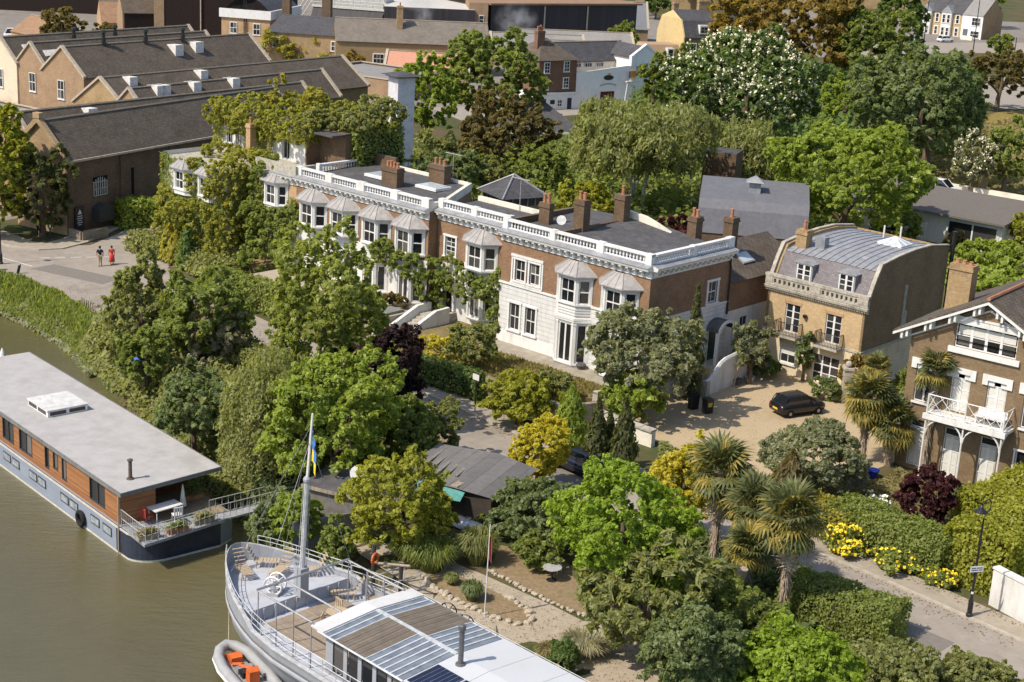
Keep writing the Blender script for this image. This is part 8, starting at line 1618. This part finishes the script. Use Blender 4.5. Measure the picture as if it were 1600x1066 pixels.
T = thing('brewery_sign', 'tall black notice board with white crest on the shaded brick hall', 'sign board'); T.matrix_world = Matrix.Translation(BO) @ Matrix.Rotation(R(60.5), 4, 'Z'); MB().box(.7, 1.8, -.32, -.2, .35, 2.5).build('board', BLACK_IRON, T)
MB().prism([(1.0, 1.85), (1.5, 1.85), (1.25, 2.3)], -.345, -.321, 'y').build('crest', W_PAINT, T); m = MB()
for k, w_ in enumerate((.6, .7, .5, .65, .45)): m.box(1.25 - w_ / 2, 1.25 + w_ / 2, -.335, -.321, 1.62 - k * .2, 1.69 - k * .2)
m.build('lettering', W_PAINT, T)
T = thing('utility_pole', 'brown timber utility pole behind the olive yellow tree', 'pole', (-8.8, 84.2, 0)); MB().tube([(0, 0, 0), (0, 0, 5.4)], .14, 8, .11).build('post', plain('pole_brown', (.13, .085, .055), .9), T); m = MB()
for k in range(8): m.tube([(-.2, 0, 1.6 + k * .42), (.2, 0, 1.6 + k * .42)], .02, 4)
m.build('step_irons', MATS['rail_steel'], T); MB().ball(0, 0, 5.45, .13, n=6, m=4).build('insulator', W_PAINT, T)
T = thing('flag_pole', 'thin white flag pole with limp red flag beside the garden path', 'flag pole', (-.6, 69.4, 0)); MB().tube([(0, 0, 0), (.05, 0, 4.9)], .035, 6, .025).build('pole', W_PAINT, T); m = MB(); m.loft([[(.05 + .07 * i * .5, .05 * math.sin(i * 2 + z), z - .05 * i) for i in range(5)] for z in (4.3, 3.9, 3.4, 3.1)], False, False); m.build('flag', plain('faded_red', (.35, .07, .06), .8), T)
T = thing('post_sign', 'small white notice on a dark post beside the shaded wall', 'sign', (-2.2, 99.0, .1), R(-45)); MB().tube([(0, 0, 0), (0, 0, 2.6)], .04, 6).build('post', BLACK_IRON, T); MB().box(-.3, .3, -.06, -.04, 2.2, 2.6).build('notice', W_PAINT, T)
# sheds in the riverside garden ---------------------------------------
FELTL = boards('felt_strips', (.17, .16, .155), (.12, .115, .115), .9, 0, .04, .9, .25)
SH = thing('garden_shed', 'low garden shed with patched grey felt roof and turquoise tarpaulin edge', 'shed', (-2.0, 82.4, 0), R(-28))
MB().box(-3.2, 2.6, -2.0, 2.2, 0, 2.1).build('wall', plain('dark_shed_boards', (.05, .04, .032), .9), SH); MB().add([(-3.5, -2.3, 2.15), (.4, -2.4, 2.3), (.4, 2.6, 2.75), (-3.5, 2.5, 2.5)], [(0, 1, 2, 3)]).add([(.4, -2.4, 2.3), (3.1, -2.0, 2.05), (3.1, 2.4, 2.5), (.4, 2.6, 2.75)], [(0, 1, 2, 3)]).build('roof', FELTL, SH)
MB().prism([(.2, 2.28), (.6, 2.26), (.6, 2.36), (.2, 2.38)], -2.3, 2.5, 'y').build('ridge_board', TIMBER_GREY, SH); m = MB(); m.loft([[(-3.6, -2.35 - .12 * k, 2.2 - .16 * k + .05 * math.sin(k * 2)) if False else (-3.4 + .75 * i, -2.3 - .16 * k, 2.2 - .16 * k + .06 * math.sin(i * 1.9 + k)) for i in range(7)] for k in range(4)], False, False); m.build('tarpaulin', plain('turquoise_tarp', (.06, .24, .22), .6), SH)
for k in range(5): MB().at(-2.6 + k * .55, .2 + .1 * k, 2.44 - .0 * k, R(8)).box(-.09, .09, -1.8, 1.6, 0, .05).build('plank', plain('old_plank', (.20, .18, .155), .9, .2, var=.3), SH)
S2 = thing('timber_store', 'small dark roofed timber store between the gangway and the shed', 'shed', (-8.6, 80.6, 0), R(-25)); MB().box(-1.8, 1.8, -1.3, 1.3, 0, 1.9).build('wall', plain('grey_boarding', (.16, .15, .14), .9), S2); MB().prism([(-1.5, 1.95), (1.5, 2.2), (1.5, 2.28), (-1.5, 2.03)], -2.0, 2.0, 'x').build('roof', FELT, S2); MB().box(-2.0, 2.0, -1.53, -1.5, 1.85, 2.05).build('fascia', TIMBER_GREY, S2)
t = tag(MB().lathe([(.02, 0), (.28, .06), (.42, .16)], 0, 0, 12).build('satellite_dish', MATS['dish_grey']), 'grey satellite dish on the dark timber store roof', 'satellite dish'); t.location = (-8.0, 80.4, 2.7); t.rotation_euler = (R(65), 0, R(-20))
m = MB().box(-3, 3, -.05, .05, 0, 1.6); t = tag(m.build('boundary_fence', plain('fence_grey', (.17, .17, .175), .9)), 'grey boarded fence between the timber store and the ship', 'fence'); t.location = (-8.3, 77.6, -.1); t.rotation_euler.z = R(30)
T = thing('wooden_bench', 'weathered wooden settle beside the road above the shed', 'bench', (-3.9, 91.6, 0), R(-40)); MB().box(-1.0, 1.0, -.28, .25, .45, .52).build('seat', TIMBER_GREY, T)
for k in range(5): MB().box(-1.05, 1.05, .22 + k * .03, .26 + k * .03, .55 + k * .13, .66 + k * .13).build('plank', TIMBER_GREY, T)
for x in (-.95, .95): MB().box(x - .05, x + .05, -.28, .35, 0, 1.1).build('end_frame', TIMBER_GREY, T)
m = MB(); n = 9; m.loft([[(x, w * math.cos(a), .05 + w * .9 * math.sin(a)) for a in [math.pi * k / 8 for k in range(9)]] for x, w in ((-1.3, .02), (-1.0, .3), (-.3, .5), (.4, .5), (1.0, .42), (1.15, .3))], False, False); t = tag(m.build('upturned_boat', plain('pale_blue_hull', (.52, .56, .66), .4, .4)), 'pale upturned dinghy on the ground below the shed', 'boat'); t.location = (-1.9, 79.9, .1); t.rotation_euler.z = R(-35)
t = tag(MB().box(-1.7, 1.7, -.12, .12, 0, .16).build('timber_baulk', TIMBER_GREY), 'pale timber baulk lying beside the upturned dinghy', 'timber'); t.location = (.1, 79.6, .45); t.rotation_euler = (0, R(-8), R(25))
m = MB(); rg2 = random.Random(4)
for k in range(60): m.tube([(rg2.uniform(-.9, .9), rg2.uniform(-.8, .8), rg2.uniform(2.2, 3.2)) for _ in range(1)] + [(rg2.uniform(-1.6, 1.6), rg2.uniform(-1.4, 1.4), rg2.uniform(3.8, 5.3))], .018, 3, .006)
t = tag(m.build('bare_branches', plain('dead_twig', (.36, .31, .25), .9), kind=None), 'bare grey twigs sticking out of the olive yellow tree', 'branches'); t.location = (-5.5, 76.0, 0)
# garden walls ---------------------------------------------------------
FLINT = plain('rubble_wall', (.24, .20, .155), .95, .1, var=.4, scale=7, stain=(.13, .13, .07), stain_scale=1.2, bump=.04)
def gwall(name, label, path, h, th, mat, z0=0, cat='wall', cap=None):
    T = thing(name, label, cat, (*path[0], z0))
    for a, b in zip(path[:-1], path[1:]):
        L = math.hypot(b[0] - a[0], b[1] - a[1]); an = math.atan2(b[1] - a[1], b[0] - a[0]); MB().at(a[0] - path[0][0], a[1] - path[0][1], 0, an).box(0, L, -th / 2, th / 2, -.2, h).build('wall_panel', mat, T)
        if cap: MB().at(a[0] - path[0][0], a[1] - path[0][1], 0, an).box(-.03, L + .03, -th / 2 - .06, th / 2 + .06, h, h + .1).build('coping', cap, T)
    return T
gwall('garden_wall', 'rough old garden wall along the road before the villas', [(-7.2, 106.0), (-2.5, 102.6), (.6, 99.3), (3.6, 96.4), (5.6, 97.4)], 1.75, .35, FLINT)
cw = [(5.6, 98.0), (6.4, 97.1), (7.2, 96.3), (7.9, 95.6), (8.6, 95.0), (9.3, 94.4)]
T = gwall('coped_wall', 'low pale wall with separate stone copings at the forecourt entrance', cw, 1.0, .4, CREAM)
for k, ((a, b), (c, d)) in enumerate(zip(cw[:-1], cw[1:])): MB().at((a + c) / 2 - cw[0][0], (b + d) / 2 - cw[0][1], 0, math.atan2(d - b, c - a)).box(-.47, .47, -.3, .3, 1.0 + .02 * (k % 2), 1.14 + .02 * (k % 2)).build('coping_stone', STONE, T)
BW_ = thing('balustrade_wall', 'stone balustrade between the lawn and the gravel forecourt', 'wall', (5.7, 99.4, 0), math.atan2(107.6 - 99.4, 13.4 - 5.7)); Lb = math.hypot(7.7, 8.2)
MB().box(0, Lb, -.18, .18, -.2, 1.0).build('base_wall', CREAM, BW_); balustrade(BW_, 0, Lb, 1.0, 1.75, 0, [(0, .4), (3.4, 3.8), (7.0, 7.4), (Lb - .4, Lb)], .32, mat=STONE)
T = thing('curved_wall', 'white rendered wall sweeping down beside the side steps', 'wall', (13.7, 105.2, 0), math.atan2(4.3, 3.3)); prf = [(0, 0), (5.4, 0), (5.4, 2.0), (4.3, 2.0), (4.3, 2.3), (2.4, 2.2), (1.7, 2.0), (1.1, 1.5), (.6, 1.15), (0, 1.0)]
MB().prism(prf, -.15, .15, 'y').build('wall', W_STUCCO, T); MB().tube([(x, 0, z + .03) for x, z in prf[:3:-1]], .12, 5).build('coping', W_PAINT, T); MB().box(-.25, .2, -.25, .25, 0, 1.1).build('pier', STONE, T)
T = thing('gate_pillar', 'stone gate pillar with ball beside the black railings of the forecourt', 'pillar', (23.6, 105.6, 0)); MB().box(-.3, .3, -.3, .3, 0, 2.4).box(-.38, .38, -.38, .38, 2.4, 2.55).build('shaft', STONE, T); MB().ball(0, 0, 2.78, .24, n=10, m=7).build('ball', STONE, T)
T = thing('iron_railing', 'black iron railing right of the gate pillar', 'railing', (24.0, 105.9, 0), R(20)); m = MB(); m.tube([(0, 0, 1.9), (3.2, 0, 1.9)], .025, 4).tube([(0, 0, .9), (3.2, 0, .9)], .025, 4)
for k in range(22): m.tube([(k * .15, 0, .3), (k * .15, 0, 2.05)], .014, 4)
m.build('bars', BLACK_IRON, T); MB().box(0, 3.3, -.12, .12, 0, .5).build('kerb_wall', FLINT, T)
gwall('white_garden_wall', 'white curved garden wall at the right edge beside the street lamp', [(25.25, 74.1), (26.6, 71.9), (29, 68.6)], 2.0, .35, W_STUCCO, cap=W_PAINT); gwall('hall_wall', 'low mossy wall at the foot of the lit gable by the junction', [(-41.0, 141.0), (-39.6, 139.8), (-37.9, 142.2)], .9, .3, FLINT); gwall('park_wall', 'low wall behind the garden room', [(41, 199), (48.5, 191.8), (54, 187.6), (60, 183)], .8, .4, CREAM)
for i, (x, y, l) in enumerate(((48.9, 191.2, 'buff brick park gate pier, left one behind the garden room'), (55.6, 188.6, 'buff brick park gate pier, right one behind the garden room'))): T = thing('gate_pier', l, 'pier', (x, y, 0)); MB().box(-.45, .45, -.45, .45, 0, 2.6).build('shaft', BRICK_STOCK, T); MB().box(-.55, .55, -.55, .55, 2.6, 2.8).build('cap', STONE, T)
T = thing('picket_fence', 'grey picket fence at the river edge of the junction', 'fence', (-33.6, 118.0, 0), R(-52)); m = None
for k in range(7): MB().box(k * .42, k * .42 + .12, -.03, .03, 0, 1.05).build('picket', TIMBER_GREY, T)
for z in (.35, .8): MB().box(-.1, 2.8, .031, .08, z, z + .09).build('rail', TIMBER_GREY, T)
t = tag(MB().lathe([(.12, 0), (.12, .75), (.05, .85)], 0, 0, 8).build('bollard', BLACK_IRON), 'short black bollard near the left lamp by the river', 'bollard'); t.location = (-41.6, 127.6, 0); t.rotation_euler.y = R(14)
# stone edging round the garden beds: separate stones
EDGE = [(-3.9, 73.6), (-3.2, 72.3), (-2.2, 71.2), (-1.0, 70.0), (.3, 69.2), (1.2, 68.7), (1.7, 69.2), (1.5, 70.4), (.3, 71.9)]; EDGE2 = [(-.6, 74.8), (.9, 73.2), (2.4, 71.6), (3.6, 70.6), (4.8, 69.8)]
rg = random.Random(5); shp = []
for q in range(5):
    m = MB(); R_ = []
    for z, k in ((-.1, .8), (0, 1), (.55, .95), (.8, .6)): R_.append([(k * (1 + rg.uniform(-.18, .18)) * math.cos(a), k * (1 + rg.uniform(-.18, .18)) * .7 * math.sin(a), z) for a in [math.pi * 2 * j / 7 for j in range(7)]])
    m.loft(R_); me = bpy.data.meshes.new('stone'); me.from_pydata(m.v, [], m.f); me.materials.append(plain('edge_stone', (.42, .36, .28), .9, .15, var=.35, scale=2)); shp.append(me)
for lab, path, sz in (('rough stone edging round the dry flower bed by the ship', EDGE, .21), ('pale stone edging along the back of the garden path', EDGE2, .16)):
    T = thing('stone_edging', lab, 'edging', (*path[0], 0))
    for a, b in zip(path[:-1], path[1:]):
        L = math.hypot(b[0] - a[0], b[1] - a[1]); n = int(L / (sz * 1.7))
        for k in range(n): t = (k + .5) / n; s = sz * rg.uniform(.75, 1.25); inst('stone', rg.choice(shp), T, (a[0] + (b[0] - a[0]) * t - path[0][0] + rg.uniform(-.06, .06), a[1] + (b[1] - a[1]) * t - path[0][1] + rg.uniform(-.06, .06), .01), (0, 0, rg.uniform(0, 6)), (s, s, s * rg.uniform(.7, 1.2)))
# garden furniture and bits
def mv(o, x, y, z=0, rz=0): o.matrix_world = Matrix.Translation((x, y, z)) @ Matrix.Rotation(rz, 4, 'Z'); return o
GREYF = plain('rattan_grey', (.10, .095, .09), .8, .2)
mv(chair('dark rattan chair outside the French windows of the right villa', mat=GREYF), 6.4, 106.6, .82, .4); t = thing('garden_table', 'dark table beside the rattan chair on the villa terrace', 'table'); mv(t, 7.5, 105.6, .82, R(-42)); MB().box(-.5, .5, -.4, .4, .66, .72).build('table_top', W_PAINT, t); MB().box(-.4, .4, -.3, .3, 0, .66).build('base', GREYF, t)
t = tag(MB().lathe([(.25, 0), (.38, .3), (.3, .42)], 0, 0, 10).build('round_planter', GREYF), 'low dark round planter by the French window', 'planter'); mv(t, 5.0, 107.3, .82)
PF = plain('white_iron', (.62, .60, .56), .6)
for i, (x, y, r_, l) in enumerate(((2.0, 75.6, .4, 'white wire chair on the dry garden bed, left one'), (2.9, 74.9, 2.6, 'white wire chair on the dry garden bed, right one'))): mv(chair(l, mat=PF), x, y, .02, r_)
t = thing('garden_table', 'grey metal table among the white wire chairs', 'table'); mv(t, 2.7, 74.0, .02); MB().lathe([(.5, .68), (.5, .72)], 0, 0, 12).build('table_top', MATS['rail_steel'], t); MB().lathe([(.3, 0), (.04, .06), (.04, .68)], 0, 0, 8).build('pedestal', BLACK_IRON, t)
T = thing('picnic_table', 'timber picnic table behind the junction hedge', 'table', (-33.0, 143.6, 0), R(20)); MB().box(-1.2, 1.2, -.4, .4, .7, .76).build('table_top', TIMBER_GREY, T)
for y in (-.75, .75): MB().box(-1.2, 1.2, y - .14, y + .14, .42, .47).build('bench', TIMBER_GREY, T)
for x in (-.8, .8): MB().box(x - .05, x + .05, -.8, .8, .3, .38).box(x - .05, x + .05, -.3, .3, 0, .7).build('leg', TIMBER_GREY, T)
t = tag(MB().box(-1.1, 1.1, -.9, .9, 0, 1.5).box(-1.2, 1.2, -1.0, 1.0, 1.5, 1.6).build('timber_shelter', plain('brown_boards', (.26, .17, .10), .85)), 'small brown timber shelter before the ivy house hedges', 'shelter'); mv(t, -21.2, 130.0, .0, R(40))
for i, (x, y, l) in enumerate(((13.5, 101.6, 'black wheelie bin with yellow label at the forecourt edge'), (12.6, 102.3, 'black wheelie bin behind the labelled one'))):
    T = thing('wheelie_bin', l, 'bin', (x, y, 0), R(30)); MB().prism([(-.24, 0), (.24, 0), (.29, .95), (-.29, .95)], -.28, .28, 'x').build('body', BLACK_IRON, T); MB().box(-.31, .31, -.33, .33, .95, 1.03).build('lid', BLACK_IRON, T)
    if i == 0: MB().box(-.16, .16, -.295, -.27, .5, .8).build('label', plain('label_yellow', (.55, .40, .05), .6), T)
def pot(label, x, y, r, mat): return mv(tag(MB().lathe([(r * .7, 0), (r, r * 1.1), (r * 1.08, r * 1.15), (r * .9, r * 1.2)], 0, 0, 12).build('plant_pot', mat), label, 'plant pot'), x, y)
pot('dark round plant pot under the leaning trunk by the white curved wall', 16.3, 108.2, .38, GREYF); pot('grey plant pot of the small olive tree', 17.3, 108.9, .4, MATS['rail_steel']); pot('cobalt blue glazed pot in front of the gabled house', 22.6, 91.2, .42, plain('cobalt_glaze', (.012, .03, .22), .25, .6)); pot('pale lead planter beside the blue glazed pot', 21.6, 89.8, .45, LEAD); pot('terracotta pot on the garden room terrace', 42.2, 154.0, .4, TERRACOTTA)
m = MB(); rg3 = random.Random(9); m.loft([[(x, y, .25 + .18 * math.sin(x * 3 + y * 2) + .12 * math.sin(y * 5)) for x in [-1.0 + .25 * i for i in range(9)]] for y in [-.8 + .25 * j for j in range(7)]], False, False); mv(tag(m.build('blue_tarpaulin', plain('tarp_blue', (.05, .16, .50), .6)), 'crumpled bright blue tarpaulin among the bank bushes', 'tarpaulin'), -26.0, 103.4, .5)
m = MB().tube([(0, 0, 0), (.15, .1, 1.2), (.5, .2, 2.3)], .07, 6, .05).tube([(.15, .1, 1.2), (-.3, .3, 2.0)], .05, 5, .03); mv(tag(m.build('leaning_trunk', plain('bare_trunk', (.42, .31, .22), .9)), 'pale bare leaning trunk beside the white curved wall', 'trunk'), 16.0, 107.6)
m = MB().tube([(0, 0, 0), (-.05, .1, 1.6), (.1, 0, 2.8)], .16, 8, .3); mv(tag(m.build('dead_palm_trunk', plain('dead_palm', (.34, .28, .22), .95, .1, var=.4, scale=6)), 'pale broken palm trunk between the palms and the dark bushes', 'trunk'), 11.7, 70.6)
for i in range(3): mv(tag(MB().tube([(0, 0, .0), (3.6, .9, 1.3)], .03, 5).build('pale_rail', W_PAINT), ('pale diagonal rail at the bottom edge, topmost', 'pale diagonal rail at the bottom edge, middle', 'pale diagonal rail at the bottom edge, lowest')[i], 'rail'), 4.9 + .5 * i, 60.6 - .5 * i, .3)
for i, (x, y, l) in enumerate(((41.2, 153.6, 'white garden chair at the left of the garden room terrace'), (44.6, 155.2, 'white garden chair before the sliding doors'))): mv(chair(l, mat=PF), x, y, 0, .5 + i)
T = thing('pergola', 'white lattice pergola left of the sliding doors', 'pergola', (40.6, 158.2, 0), R(-38)); m = MB()
for k in range(6): m.tube([(-1.6 + k * .5, 0, 0), (-1.6 + k * .5, 0, 2.4)], .05, 4).tube([(-1.8, -.01, .4 + k * .36), (1.1, -.01, .4 + k * .36)], .04, 4)
m.build('lattice', PF, T); MB().box(-2.5, 1.5, -2.0, .4, -.05, .0).build('paving', STONE, T)
# lamp columns by the far road
for i, (x, y, h, l) in enumerate(((86.5, 352, 13, 'tall dark lamp column before the terrace, left one'), (97.5, 352, 13, 'tall dark lamp column before the terrace, right one'), (104.5, 345, 5, 'short road sign column on the far road'))): T = thing('lamp_column', l, 'lamp column', (x, y, 0)); MB().tube([(0, 0, 0), (0, 0, h)], .12, 6, .08).build('column', BLACK_IRON, T); MB().box(-.3, .9, -.12, .12, h, h + .15).build('lantern', MATS['rail_steel'], T)
T = thing('lamp_column', 'white lamp standard at the foot of the pub wing', 'lamp column'); T.matrix_world = PUB.matrix_basis @ Matrix.Translation((15.4, -1.2, 0)); MB().tube([(0, 0, 0), (.5, 0, 3.9)], .09, 6).build('column', W_PAINT, T); MB().box(.2, 1.3, -.2, .2, 3.9, 4.05).build('lantern', W_PAINT, T)
# aerials on the roofs
for i, (u, v, z, l) in enumerate(((-13.5, 8.2, 8.8, 'television aerial on a mast behind the long villa roof'), (-3.2, 5.2, 8.8, 'television aerial behind the recessed villa'))): T = thing('tv_aerial', l, 'aerial', hu(u, v, z), AZ); m = MB().tube([(0, 0, -1), (0, 0, 2.4)], .03, 4).tube([(-.9, 0, 2.3), (.9, 0, 2.3)], .02, 4); [m.tube([(-.8 + k * .2, -.3, 2.3), (-.8 + k * .2, .3, 2.3)], .012, 3) for k in range(9)]; m.build('mast', MATS['rail_steel'], T)
# steam above the brew house
sm_, nt, b = _new('steam'); nt.nodes.remove(b); pv = nt.nodes.new('ShaderNodeVolumePrincipled'); pv.inputs['Color'].default_value = (.95, .95, .97, 1); t_ = nt.nodes.new('ShaderNodeTexCoord'); gr = nt.nodes.new('ShaderNodeTexGradient'); gr.gradient_type = 'SPHERICAL'; nt.links.new(t_.outputs['Object'], gr.inputs[0]); nz_ = _noise(nt, _obj(nt), 2.2, 5, .6); mu = nt.nodes.new('ShaderNodeMath'); mu.operation = 'MULTIPLY'; nt.links.new(gr.outputs[0], mu.inputs[0]); nt.links.new(_ramp(nt, nz_, [(.42, 0.), (.62, .42)]), mu.inputs[1]); nt.links.new(mu.outputs[0], pv.inputs['Density']); nt.links.new(pv.outputs[0], nt.nodes['Material Output'].inputs['Volume'])
for k, (x, y, z, a, c_, d) in enumerate(((-20.5, 297, 11.2, 6.0, 3.5, 3.6), (-19.5, 295, 7.0, 2.0, 2.0, 4.2), (-2.5, 300, 6.6, 4.5, 2.5, 4.2))): o = MB().ball(0, 0, 0, 1, n=16, m=10).build('steam_plume', sm_, kind='stuff'); o.location = (x, y, z); o.scale = (a, c_, d)
